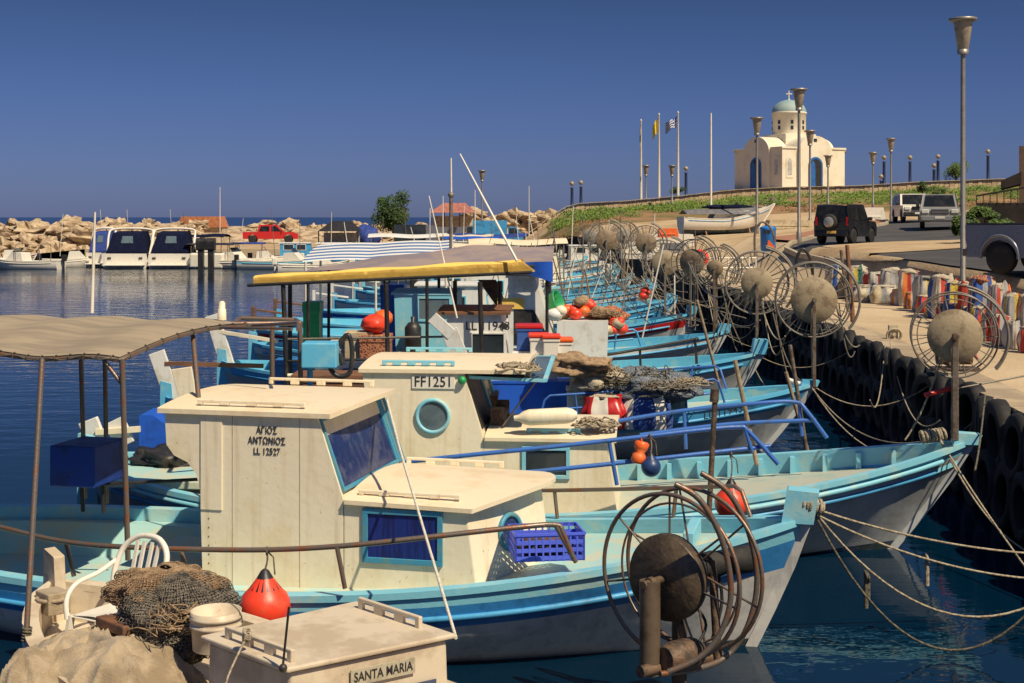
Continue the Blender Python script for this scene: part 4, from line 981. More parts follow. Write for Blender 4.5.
GB = [gboat(a, b, R(c), d, e_, f_, reelp=g_, capm=h_, bandm=i_, hm=j_, house=k_, awn=l_) for (a, b, c, d, e_, f_, g_, h_, i_, j_, k_, l_) in rows]
# extra reels that stand taller than the rest
reel(b2, f2.P(955, 336, 16.7), (-0.15, -0.98, 0), 0.32, 0.50, (0, 0, 1.35), ringr=0.011, m_ring=steel, spokes=24, gap=0.45, postw=0.07, stand=1.2)

# ------------------------------------------------------------------ small boat in the foreground with its name board
def SM():
    yaw = R(-45); d = Vector((math.cos(yaw), math.sin(yaw), 0)); st = Vector((-4.02, 12.25, 0)); L = 6.6; ctr = st + d*(L/2); fr = Fr(ctr, yaw)
    r = thing('small_boat', 'small white boat with SANTA MARIA name board, piled with nets in the foreground', 'boat', ctr, yaw)
    H = hull(r, L, 1.95, zm=0.62, zb=0.9, zs=0.80, stern='double', bul=0.3, rake=0.6, bw=0.12, mh=tanw, mband=tanw, mcap=tanw, mrub=tanw, mins=tanw, mdeck=tanw, stemh=0.0, band=(0.85, 0.93))
    zr = 1.10; C = [fr.l(PZ(px, py, zr)) for px, py in ((200, 638), (287, 671), (456, 636), (356, 603))]
    c = sum(C, Vector())/4; Q = [c + (p-c)*0.93 for p in C]
    mb = MB(); top = [(p.x, p.y, zr-0.03) for p in Q]; bot = [(c.x+(p.x-c.x)*1.03, c.y+(p.y-c.y)*1.03, 0.3) for p in Q]
    mb.add(top+bot, [(0,1,2,3), (7,6,5,4), (0,4,5,1), (1,5,6,2), (2,6,7,3), (3,7,4,0)]); cab = part('cabin', mb, tanw, r, bev=0.02)
    mb = MB(); mb.slab([(p.x, p.y, zr) for p in C], 0.035); rf = part('roof', mb, tanw, cab, bev=0.012)
    for a, b in ((C[0], C[1]), (C[3], C[2])):
        inn = (c - (a+b)/2).normalized()*0.10; a2 = a.lerp(b, 0.16)+inn; b2_ = a.lerp(b, 0.92 if a is C[0] else 0.78)+inn
        handrail(rf, (a2.x, a2.y, zr+0.015), (b2_.x, b2_.y, zr+0.015), tanw, 0.085, k=3, th=0.035)
    # name board on the front face
    B_, C_ = Vector(bot[1]), Vector(bot[2]); Bt, Ct = Vector(top[1]), Vector(top[2])
    xa = (Ct-Bt).normalized(); n = xa.cross(Vector((0, 0, 1))).normalized()
    def face(px, py):
        o = fr.l((0, 0, EYE)); dd = fr.P(px, py, 1)-o; t = (Bt-o).dot(n)/dd.dot(n); return o+dd*t
    a = face(349, 676); b = face(413, 668); cc = (a+b)/2
    mb = MB(); hw = (b-a).length/2; M = basis(cc + n*0.022, xa, (0, 0, 1)); mb.M = M; mb.box(-hw, hw, -0.045, 0.06, -0.006, 0.006); nb = part('name_board', mb, paint('board', (0.42, 0.38, 0.28), (0.30, 0.27, 0.2), 0.4, 8, 0.7), cab)
    textmesh('lettering', 'SANTA MARIA', 0.088, letter, nb, M @ Matrix.Translation((0, 0.008, 0.009)), 0.002, sx_=0.80)
    # front window below the board, plastic cleat/hatch
    mb = MB(); mb.M = basis(cc + n*0.02, xa, (0, 0, 1)); mb.box(-0.42, 0.42, -0.34, -0.12, -0.004, 0.004); part('window', mb, glassb, cab)
    # rudder head at the stern
    mb = MB(); s1 = fr.P(53, 600, 11.8); mb.box(s1.x-0.12, s1.x+0.12, s1.y-0.1, s1.y+0.1, s1.z-0.1, s1.z+0.08); mb.ring((s1.x, s1.y, s1.z+0.02), (0, 0, 1), 0.13, 0.02, 14, 5); part('bollard', mb, burlap, r, bev=0.01)
    mb = MB(); mb.tube([fr.P(42, 359, 11.6), fr.P(26, 641, 11.0)], 0.024, 8); part('pole', mb, pipe, r)
    mb = MB()
    for k in range(5): mb.ring(fr.P(26+k*0.3, 640-k*3, 11.0), (0.1, 0.1, 1), 0.034, 0.008, 12, 5)
    part('pole_lashing', mb, roped, r)
    # short black aerial and its rope
    mb = MB(); mb.tube([fr.P(283, 665, 8.95), fr.P(289, 607, 8.95)], 0.008, 6); mb.sphere(fr.P(283, 668, 8.93), 0.028); part('aerial', mb, black, r)
    mb = MB(); mb.tube(curve([fr.P(247, 637, 9.3), fr.P(240, 650, 9.2), fr.P(226, 683, 9.0), fr.P(222, 720, 8.9)], 5), 0.008, 6)
    for k in range(6): mb.ring(fr.P(247, 637-k, 9.28), (0.7, 0.3, 0.6*(k % 2)), 0.03, 0.008, 12, 5)
    part('line', mb, rope, r)
    return r, fr, H
sm, fs_, Hs = SM()
# skiff just below the picture that carries the big net hauler
def skiff():
    L = 5.0; yaw = R(24); c0 = P(690, 760, 10.6); ctr = Vector((c0.x-1.4, 9.9, 0)); fr = Fr(ctr, yaw)
    r = thing('rowing_skiff', 'low skiff carrying the big brown net hauler in front of the nearest bow', 'skiff', ctr, yaw)
    H = hull(r, L, 1.5, zm=0.12, zb=0.2, zs=0.15, bul=0.06, rake=0.4, bw=0.07, band=(0.86, 0.95), stemh=0.0, mdeck=foul, mcap=foul, mband=foul, mh=foul, mins=foul, mrub=foul)
    c = P(668, 577, 10.9); cl = fr.l(c); ax = fr.i.to_3x3() @ Vector((-0.66, -0.75, 0))
    rr_ = reel(r, cl, ax, 0.335, 0.64, (0, 0, 0.50), m_ring=pipe, m_disc=discd, m_post=paint('hauler_post', (0.17, 0.125, 0.085), (0.11, 0.07, 0.045), 0.5, 4, 0.5, 0.2, 14, metal=0.35), gap=0.34, spokes=7, ringr=0.017, guard=False, disc_th=0.12, postw=0.16, hub=0.15, stand=0.1)
    # two thick bent guards beside the rims
    for pts in ([(675, 484, 10.5), (700, 500, 10.5), (722, 540, 10.5), (731, 590, 10.5), (722, 630, 10.5), (700, 657, 10.5), (668, 672, 10.5)],
                [(701, 473, 11.0), (728, 492, 11.0), (748, 530, 11.0), (757, 580, 11.0), (748, 625, 11.0), (728, 655, 11.0), (700, 668, 10.8), (660, 674, 10.6)]):
        mb = MB(); mb.tube(curve([fr.P(*p) for p in pts], 5), 0.023, 8); part('guard', mb, pipe, rr_)
    mb = MB(); mb.lathe([(0.10, 0), (0.11, 0.1), (0.09, 0.2), (0.11, 0.3), (0.11, 0.42), (0.07, 0.44)], fr.P(702, 566, 11.15), fr.i.to_3x3() @ Vector((1, 0.35, 0.06)), n=16); part('capstan', mb, rubber, rr_)
    mb = MB()
    for (a, b, k) in [((675, 600, 10.9), (690, 668, 10.8), 0.03), ((712, 560, 11.1), (718, 660, 11.0), 0.035), ((640, 672, 10.6), (720, 655, 11.1), 0.05)]: mb.tube([fr.P(*a), fr.P(*b)], k, 8)
    part('bracket', mb, rust, rr_)
    mb = MB(); mb.lathe([(0.09, -0.18), (0.12, -0.1), (0.12, 0.1), (0.08, 0.18)], fr.P(683, 655, 10.75), (1, 0.2, 0), n=14); part('gearbox', mb, rust, rr_)
    mb = MB(); mb.tube(curve([fr.P(*p) for p in [(668, 580, 10.95), (690, 600, 11.1), (706, 625, 11.1), (690, 650, 11), (668, 640, 10.9)]], 5), 0.012, 6); mb.tube(curve([fr.P(*p) for p in [(715, 560, 11.2), (722, 600, 11.2), (712, 640, 11.1)]], 5), 0.014, 6); part('hose', mb, black, rr_)
skiff()
# tall brown staff between the two bows, with its clamp head (stands on boat one's far bow)
mb = MB(); mb.tube([f1.P(715, 400, 14.2), f1.P(709, 512, 14.15)], 0.028, 8); mb.tube([f1.P(714, 402, 14.2), f1.P(715, 389, 14.2)], 0.045, 8); mb.tube([f1.P(709, 510, 14.15), f1.P(708, 530, 14.1)], 0.03, 8)
part('staff', mb, rust, b1)

# ---- loose things on the near boats
c0 = P(544, 537, 12.75)
def crate():
    fr = Fr(c0 + Vector((0.02, 0, -0.17)), R(8)); t = thing('plastic_crate', 'blue pierced plastic crate with net remnants on the nearest foredeck', 'crate', fr.loc, fr.rz)
    W, D, Hh = 0.62, 0.42, 0.25; m = paint('crate_blue', (0.10, 0.15, 0.78), (0.08, 0.12, 0.62), 0.3, 5, 0.35, 0.03)
    mb = MB(); mb.box(-W/2, W/2, -D/2, D/2, 0, 0.012)
    for z_ in (0.03, 0.10, 0.17, 0.235): 
        for sx_, sy in ((0, -1), (0, 1)): mb.box(-W/2, W/2, sy*D/2-0.006, sy*D/2+0.006, z_-0.018, z_+0.018)
        for sx_ in (-1, 1): mb.box(sx_*W/2-0.006, sx_*W/2+0.006, -D/2, D/2, z_-0.018, z_+0.018)
    for i in range(11):
        x_ = -W/2+W*i/10
        for sy in (-1, 1): mb.box(x_-0.008, x_+0.008, sy*D/2-0.008, sy*D/2+0.008, 0, Hh)
    for i in range(8):
        y_ = -D/2+D*i/7
        for sx_ in (-1, 1): mb.box(sx_*W/2-0.008, sx_*W/2+0.008, y_-0.008, y_+0.008, 0, Hh)
    mb.box(-W/2-0.015, W/2+0.015, -D/2-0.015, -D/2+0.006, Hh-0.02, Hh); mb.box(-W/2-0.015, W/2+0.015, D/2-0.006, D/2+0.015, Hh-0.02, Hh)
    mb.box(-W/2-0.015, -W/2+0.006, -D/2, D/2, Hh-0.02, Hh); mb.box(W/2-0.006, W/2+0.015, -D/2, D/2, Hh-0.02, Hh)
    part('basket', mb, m, t)
    part('net_remnant', lump((-0.02, 0, 0.10), (0.26, 0.16, 0.10), 3), paint('old_net', (0.13, 0.07, 0.05), (0.06, 0.04, 0.03), 0.5, 20, 0.9, 0.9, 60), t)
crate()
buoy(265, 607, 12.28, 0.225, redo, 'orange pear buoy with black collar hanging from the nearest boat\'s rail', ropeto=P(267, 551, 12.33))
buoy(731, 503, 15.2, 0.18, redo, 'orange ball buoy on a chain between the two nearest bows', ropeto=P(731, 455, 15.75))
buoy(651, 467, 15.5, 0.11, paint('buoy_blue', (0.02, 0.05, 0.16), None, 0.3, 5, 0.4), 'dark blue ball buoy beside the FF1251 cabin', ropeto=P(650, 437, 15.65))
def spool(px, py, Y, m, label):
    c = P(px, py, Y); mb = MB(); mb.lathe([(0.06, -0.13), (0.085, -0.10), (0.075, -0.03), (0.05, 0.0), (0.075, 0.04), (0.085, 0.10), (0.06, 0.12)], c, (0.25, 0.1, 1), n=18); mb.tube([c+Vector((0.03, 0, 0.1)), P(px+1, 438, 15.7)], 0.008, 6); soloW('fender', mb, m, label, 'fender', loc=c)
spool(640, 452, 15.6, orange, 'orange waisted fender hanging in front of the FF1251 cabin')
mb = MB(); a = P(519, 418, 16.4); b = P(577, 415, 16.4); L_ = (b-a).length
mb.lathe([(0.03, -0.06), (0.04, 0.0), (0.075, 0.05), (0.095, 0.12), (0.095, L_-0.12), (0.075, L_-0.05), (0.04, L_)], a, (b-a), n=20); soloW('boat_fender', mb, cream, 'cream cylinder fender lying on the roof of the FF1251 boat', 'fender', loc=a)
c = P(595, 424, 16.5); soloW('rope_coil', tangle(c-Vector((0,0,0.04)), (0.32, 0.22, 0.15), 4, 0.012, 18), rope, 'grey green rope heap beside the cream fender', 'rope', loc=c)
c = P(516, 369, 16.6); soloW('rope_coil', tangle(c-Vector((0,0,0.03)), (0.34, 0.34, 0.15), 5, 0.012, 26), rope, 'tan rope coil on the roof above the FF1251 plate', 'rope', loc=c)
mb = MB(); mb.tube([P(387, 400, 14.2), P(400, 450, 13.0), P(456, 638, 9.7)], 0.013, 6); soloW('white_rope', mb, paint('rope_white', (0.70, 0.66, 0.56), (0.5, 0.46, 0.38), 0.4, 40, 0.8, 0.5, 90), 'thin white rope from the cream windshield down to the small white boat', 'rope', loc=P(456, 638, 9.7))
# nets, burlap, bucket, chair in the small boat
def cloth(c, sx_, sy_, mounds, seed, folds=1.0, n=110):
    """a sheet lying over lumps: height field with creases that run away from the tops"""
    c = Vector(c); mb = MB()
    def f(u, v):
        x_ = (u*2-1)*sx_; y_ = (v*2-1)*sy_; r_ = max(abs(u*2-1), abs(v*2-1)); h_ = 0.0; hs = 0.0; near = None
        for (mx_, my_, w_, k) in mounds:
            d2 = ((x_-mx_)**2+(y_-my_)**2)/(w_*w_); e_ = math.exp(-d2*d2*0.35-d2*0.25)*k; hs = hs + e_**3
            if e_ > h_: h_ = e_; near = (mx_, my_, w_, math.sqrt(d2))
        h_ = hs**(1/3)
        a = math.atan2(y_-near[1], x_-near[0]) if near else 0; q = near[3] if near else 0
        p = Vector((x_*3.2, y_*3.2, seed))
        cr = abs(noise.noise(Vector((math.cos(a)*2.4+seed, math.sin(a)*2.4, q*0.6))))*0.13*min(1, q*1.2)
        cr += abs(noise.noise(p*1.1))*0.07 + abs(noise.noise(p*2.3+Vector((3, 1, 0))))*0.014 + 0.002*noise.noise(p*6)
        wob = 0.10*noise.noise(Vector((math.cos(math.atan2(y_, x_))*2, math.sin(math.atan2(y_, x_))*2, seed*1.7)))
        return c + Vector((x_*(1+wob), y_*(1+wob), h_ - cr*folds - 0.18*max(0, r_-0.75)*4))
    mb.grid(f, n, n, 0, True); return mb
burlap.node_tree.nodes['Principled BSDF'].inputs['Sheen Weight'].default_value = 0.2
soloW('burlap_sheet', cloth(P(108, 690, 10.35)-Vector((0, 0, 0.05)), 0.86, 0.66, [(-0.62, -0.1, 0.28, 0.40), (0.05, -0.05, 0.46, 0.46), (-0.42, 0.28, 0.34, 0.40), (0.42, 0.05, 0.26, 0.34), (-0.12, 0.42, 0.25, 0.40)], 2.0, folds=1.7), burlap, 'crumpled tan burlap sheet over gear in the small white boat', 'cloth', loc=P(120, 700, 10.4))
netblack = None
def netmat(name, c1, c2, holes=True, sc_=70):
    m = bpy.data.materials.new(name); m.use_nodes = True; n = m.node_tree; L = n.links.new; b = n.nodes['Principled BSDF']; b.inputs['Roughness'].default_value = 0.9
    t = n.nodes.new('ShaderNodeTexCoord'); v = n.nodes.new('ShaderNodeTexVoronoi'); v.feature = 'DISTANCE_TO_EDGE'; v.inputs['Scale'].default_value = sc_; L(t.outputs['Object'], v.inputs[0])
    r = n.nodes.new('ShaderNodeValToRGB'); L(v.outputs[0], r.inputs[0]); r.color_ramp.elements[0].position = 0.05; r.color_ramp.elements[1].position = 0.16; r.color_ramp.elements[0].color = (*c1, 1); r.color_ramp.elements[1].color = (*c2, 1)
    L(r.outputs[0], b.inputs['Base Color'])
    bp = n.nodes.new('ShaderNodeBump'); bp.invert = True; bp.inputs['Strength'].default_value = 0.9; bp.inputs['Distance'].default_value = 0.02; L(v.outputs[0], bp.inputs['Height']); L(bp.outputs[0], b.inputs['Normal'])
    return m
nb_ = netmat('black_net', (0.27, 0.23, 0.18), (0.012, 0.012, 0.016), sc_=62)
nt_ = netmat('tan_net', (0.44, 0.28, 0.16), (0.16, 0.09, 0.05), sc_=90)
t = thing('net_pile', 'rounded pile of black mesh net under a tan net in the small white boat', 'fishing net', P(175, 640, 10.9))
fr = Fr(P(175, 640, 10.9)); 
part('black_net', lump(P(176, 617, 10.8), (0.44, 0.40, 0.34), 8, n=60, m=36, rough=0.25), nb_, t, fr=fr)
wm_ = lump(P(176, 617, 10.8), (0.455, 0.415, 0.355), 8, n=90, m=50, rough=0.25); o_ = part('net_mesh', wm_, paint('net_twine', (0.20, 0.17, 0.13), (0.05, 0.045, 0.04), 0.5, 14, 0.9, 0), t, fr=fr); w9 = o_.modifiers.new('wire', 'WIREFRAME'); w9.thickness = 0.006
wm_ = lump(P(166, 588, 10.95), (0.415, 0.375, 0.165), 9, n=90, m=40, rough=0.3); o_ = part('net_mesh', wm_, net_tan, t, fr=fr); w9 = o_.modifiers.new('wire', 'WIREFRAME'); w9.thickness = 0.006
part('loose_twine', tangle(P(186, 632, 10.45), (0.40, 0.25, 0.30), 31, 0.005, 20), net_tan, t, fr=fr)
part('tan_net', lump(P(166, 588, 10.95), (0.40, 0.36, 0.15), 9, n=60, m=30, rough=0.3), nt_, t, fr=fr)
mb = MB(); mb.bar(P(101, 620, 10.75), P(129, 631, 10.45), 0.10, 0.08); mb.bar(P(112, 617, 10.8), P(124, 622, 10.6), 0.06, 0.05); soloW('wood_block', mb, brownw, 'weathered brown wood block lying between the burlap and the net pile', 'wood', loc=P(115, 630, 10.6), bev=0.012)
def bucket():
    c = PZ(216, 636, 1.05); c = P(216, 640, 10.2); t = thing('bucket', 'white plastic bucket with ribbed rim beside the net pile', 'bucket', c)
    fr = Fr(c); mb = MB(); R_ = 0.185; h_ = 0.22
    mb.lathe([(R_*0.9, -0.06), (R_*0.95, h_-0.12), (R_*1.02, h_-0.115), (R_*1.02, h_-0.095), (R_*0.97, h_-0.09), (R_*0.97, h_-0.06), (R_*1.03, h_-0.055), (R_*1.03, h_-0.035), (R_*0.98, h_-0.03), (R_*1.0, h_), (R_*0.95, h_), (R_*0.88, 0.0), (0.0, -0.02)], c, n=36, close=False)
    part('pail', mb, tanw, t, fr=fr)
    mb = MB(); mb.ring(c+Vector((0, 0, h_-0.05)), (0.1, 1, 0.6), R_*1.04, 0.005, 24, 5, a0=0, a1=PI); part('handle', mb, steel, t, fr=fr)
bucket()
def chair():
    o = P(116, 600, 11.45); o.z = 0.36; fr = Fr(o, R(240))
    t = thing('plastic_chair', 'white monobloc plastic chair half buried behind the nets in the small boat', 'chair', o, fr.rz); t.scale = (1.12, 1.12, 1.05)
    mb = MB(); mb.grid(lambda u, v: Vector((lerp(-0.21, 0.22, u), lerp(-0.22, 0.22, v), 0.40-0.02*math.sin(u*PI)-0.01*math.cos(v*6))), 8, 8); mb.box(-0.22, 0.23, -0.23, 0.23, 0.375, 0.385); part('seat', mb, plasw, t, bev=0.01)
    ysc = 0.21
    arch = [(-0.20, -0.24, 0.40), (-0.23, -0.25, 0.62), (-0.29, -0.22, 0.80), (-0.33, -0.12, 0.89), (-0.34, 0, 0.91), (-0.33, 0.12, 0.89), (-0.29, 0.22, 0.80), (-0.23, 0.25, 0.62), (-0.20, 0.24, 0.40)]
    mb = MB(); pts = curve(arch, 6)
    mb.tube(pts, 0.024, 8)
    bk = part('backrest', mb, plasw, t, bev=0.006)
    for y_ in (-0.09, -0.03, 0.04, 0.10): 
        mb = MB(); mb.bar((-0.20, y_, 0.42), (-0.325, y_*1.15, 0.87), 0.028, 0.016, up=(1, 0, 0)); part('slat', mb, plasw, bk)
    for s in (-1, 1):
        mb = MB(); pts = curve([(-0.27, s*0.25, 0.72), (-0.10, s*0.28, 0.64), (0.12, s*0.28, 0.60), (0.22, s*0.27, 0.50), (0.24, s*0.24, 0.36)], 5)
        mb.tube(pts, 0.020, 8)
        part('armrest', mb, plasw, t, bev=0.005)
        for x_ in (-1, 1):
            mb = MB(); mb.bar((x_*0.22, s*0.22, 0.39), (x_*0.27, s*0.25, 0.0), 0.05, 0.03, up=(0, 1, 0)); part('leg', mb, plasw, t)
chair()
# ================================================================== land side and background
def leafcloud(mb, c, s, n, leaf, g, mi=0):
    c = Vector(c)
    for i in range(n):
        d = Vector((g.gauss(0, 1), g.gauss(0, 1), g.gauss(0, 1))).normalized(); q = g.random()**0.45
        k = 1 + 0.28*noise.noise(d*2.1+c)
        p = c + Vector((d.x*s[0], d.y*s[1], d.z*s[2]))*q*k
        a = Vector((g.gauss(0, 1), g.gauss(0, 1), g.gauss(0, 1))).normalized(); b = a.orthogonal().normalized(); l = leaf*g.uniform(0.6, 1.4)
        mb.add([p-a*l, p+b*l*0.5, p+a*l, p-b*l*0.5], [(0,1,2,3)], mi)
def leafm(name, c1, c2):
    m = paint(name, c1, c2, 0.5, 0.9, 0.7, 0, rvar=0.1); b = m.node_tree.nodes['Principled BSDF']; b.inputs['Specular IOR Level'].default_value = 0.3; return m
lf1 = leafm('tree_leaves', (0.055, 0.10, 0.025), (0.03, 0.055, 0.018)); lf2 = leafm('bush_leaves', (0.09, 0.15, 0.03), (0.05, 0.09, 0.025)); lf3 = leafm('grass_leaves', (0.15, 0.22, 0.035), (0.08, 0.14, 0.03)); lfr = leafm('dry_leaves', (0.25, 0.13, 0.07), (0.18, 0.12, 0.05))
bark = paint('bark', (0.12, 0.09, 0.06), None, 0.5, 6, 0.9, 0.5)
def tree(px, Y, top, bot, wpx, label, seed, m=lf1, blobs=9, n=900, name='tree', cat='tree', lobes=None, group=None, zb=None, low=0.30):
    g = random.Random(seed); W = wpx*Y/FPX/2; zt = P(px, top, Y).z; b = P(px, bot, Y) if zb is None else Vector((P(px, bot, Y).x, Y, zb)); Hh = zt-b.z
    t = thing(name, label, cat, b, group=group); fr = Fr(b)
    mb = MB(); mb.tube(curve([b-Vector((0, 0, 0.3)), b+Vector((0.05, 0, Hh*0.2)), b+Vector((-0.05*W, 0, Hh*0.45)), b+Vector((0.1*W, 0, Hh*0.7))], 4), W*0.09+0.03, 8, r2=0.03)
    for k in range(5):
        a = 2*PI*k/5+g.random(); mb.tube([b+Vector((0, 0, Hh*0.22)), b+Vector((math.cos(a)*W*0.35, math.sin(a)*W*0.35, Hh*0.5)), b+Vector((math.cos(a)*W*0.65, math.sin(a)*W*0.65, Hh*0.68))], W*0.045+0.015, 6, r2=0.012)
    part('trunk', mb, bark, t, fr=fr)
    mb = MB()
    for k in range(blobs):
        a = g.uniform(0, 6.28); q = g.random()**0.6*0.68
        c = b + Vector((math.cos(a)*W*q, math.sin(a)*W*q, Hh*g.uniform(low, 0.80))); s = g.uniform(0.28, 0.44)
        leafcloud(mb, c, (W*s, W*s, Hh*s*0.62), n//blobs, max(0.07, W*0.055), g)
    part('crown', mb, m, t, fr=fr); return t
# rocks of the breakwater
rockm = paint('limestone', (0.52, 0.41, 0.27), (0.30, 0.21, 0.13), 0.5, 1.2, 0.95, 0.9, 3, streak=0.2, sc_col=(0.22, 0.13, 0.07))
protos = []
for k in range(7):
    mb = lump((0, 0, 0), (1, 1, 0.72), 20+k, n=14, m=9, rough=0.9)
    # facet it a little
    me = bpy.data.meshes.new('rock'); me.from_pydata([tuple(v) for v in mb.v], [], mb.f); me.materials.append(rockm); protos.append(me)
g = random.Random(3); nrock = 0
def rock(x_, y_, z_, s):
    global nrock
    o = link(bpy.data.objects.new('rock', g.choice(protos))); o.location = (x_, y_, z_); o.scale = (s*g.uniform(0.9, 1.45), s*g.uniform(0.8, 1.2), s*g.uniform(0.7, 1.0)); o.rotation_euler = (g.uniform(-.25, .25), g.uniform(-.25, .25), g.uniform(0, 6.28))
    tag(o, 'tan limestone boulder of the rough breakwater behind the moored boats', 'rock', 'boulders of the breakwater'); nrock += 1
for i in range(19):      # left: slope right down to the water
    x_ = -62 + i*1.75
    for row, (yy_, zz_) in enumerate(((124.5, 0.1), (127, 0.9), (129.5, 1.7), (132, 2.4), (134.5, 2.9))):
        rock(x_+g.uniform(-.6, .6), yy_+g.uniform(-.4, .4), zz_+g.uniform(-.25, .25), g.uniform(0.8, 1.3))
for i in range(24):      # right: behind the paved quay
    x_ = -28 + i*1.45
    for row, (yy_, zz_) in enumerate(((148.5, 1.5), (150.5, 2.2), (152.5, 2.75))):
        if (i*3+row) % 5 == 4 and row < 1: continue
        rock(x_+g.uniform(-.5, .5), yy_+g.uniform(-.4, .4), zz_+g.uniform(-.2, .25), g.uniform(0.6, 1.05))
for px, py, s in ((545, 219, 2.3), (480, 216, 1.8), (475, 212, 1.6), (511, 214, 1.7), (517, 211, 1.3), (502, 218, 1.5), (488, 219, 1.5), (465, 219, 1.4), (528, 216, 1.4), (535, 213, 1.2)):
    q = P(px, py, 134); rock(q.x, q.y, q.z-0.4, s*0.62)
mb = MB()
def fb(u, v): return Vector((lerp(-66, 2, u), lerp(126, 160, v), lerp(0.0, 2.6, math.sin(v*PI)) if lerp(-66, 2, u) < -31 else (1.2 if v < 0.6 else lerp(1.2, 3.0, math.sin((v-0.6)/0.4*PI)))))
mb.grid(fb, 68, 10, 0, True); tag(part('breakwater_core', mb, rockm), kind='structure')

# stone wall along the ridge, hill planting
stonew = paint('stone_wall', (0.56, 0.43, 0.27), (0.40, 0.29, 0.18), 0.5, 3, 0.95, 0.6, 10)
t = thing('stone_wall', 'long low rubble stone wall along the top of the green bank below the church', 'wall', (20, 125, 5.5)); fr = Fr((20, 125, 5.5))
mb = MB()
for i in range(150):
    x_ = 1 + i*0.42; z_ = G(x_, 124.6); h_ = 0.72 + 0.05*g.random()
    mb.box(x_, x_+0.415, 124.2+0.05*g.random(), 124.9, z_-1.4, z_+h_-0.35*sstep((6-x_)/5))
part('wall', mb, stonew, t, fr=fr, bev=0.03, seg=1)
mb = MB()
for i in range(50): x_ = 1+i*1.27; mb.bar((x_, 124.5, G(x_, 124.6)+0.78-0.35*sstep((6-x_)/5)), (x_+1.26, 124.5, G(x_+1.26, 124.6)+0.78-0.35*sstep((5-x_)/5)), 0.85, 0.06)
part('coping', mb, kerbm, t, fr=fr)
mb = MB(); gg = random.Random(5)
for i in range(900):
    x_ = gg.uniform(3.5, 60); y_ = gg.uniform(114, 123.8); f_ = noise.noise(Vector((x_*0.14, y_*0.25, 2)))
    if f_ < -0.30: continue
    zz_ = G(x_, y_); leafcloud(mb, (x_, y_, zz_+0.12), (0.9, 0.7, 0.22+0.18*gg.random()), 34, 0.12, gg)
tag(part('ground_cover', mb, lf3), 'low green ice plant carpeting the bank below the church', 'ground cover', kind='stuff')
mb = MB()
for i in range(230):
    x_ = gg.uniform(3, 55); y_ = gg.uniform(109.5, 114)
    if noise.noise(Vector((x_*0.12, 7, 2))) < -0.1: continue
    leafcloud(mb, (x_, y_, G(x_, y_)+0.08), (0.8, 0.6, 0.22), 22, 0.10, gg)
tag(part('dry_scrub', mb, lfr), 'reddish dry scrub at the foot of the green bank', 'scrub', kind='stuff')
tree(394, 131, 190, 231, 46, 'dark green rounded tree by the far quay, behind the awnings', 1, lf1, 17, 7500, low=0.18)
tree(956, 127, 158, 183, 30, 'green windblown tree beyond the wall on the hill, behind the tall lamp', 2, lf2, 10, 2200)
tree(922, 118, 180, 196, 18, 'round dark bush on the bank above the white and silver cars', 3, lf1, 6, 900, 'bush', 'bush')
tree(940, 116, 184, 198, 22, 'low pale bush on the bank behind the silver car', 4, lf2, 5, 800, 'bush', 'bush')
tree(678, 127, 186, 196, 22, 'dark bush on the ridge beside the flagpoles', 5, lf1, 6, 700, 'bush', 'bush')
tree(738, 112, 200, 210, 10, 'small dark shrub on the green bank left of the church', 6, lf1, 4, 300, 'bush', 'bush')
for k, (px, Y, top, bot, wd, lab) in enumerate([(972, 53, 213, 244, 40, 'variegated green shrub beside the road in front of the dark house'), (1000, 50, 216, 243, 38, 'leafy shrub against the dark porch by the road'), (985, 62, 205, 222, 40, 'pale green shrub on the slope left of the dark house'), (958, 60, 222, 240, 14, 'small green shrub at the road edge behind the tall lamp')]):
    tree(px, Y, top, bot, wd, lab, 10+k, lf2, 8, 2600, 'shrub', 'shrub')

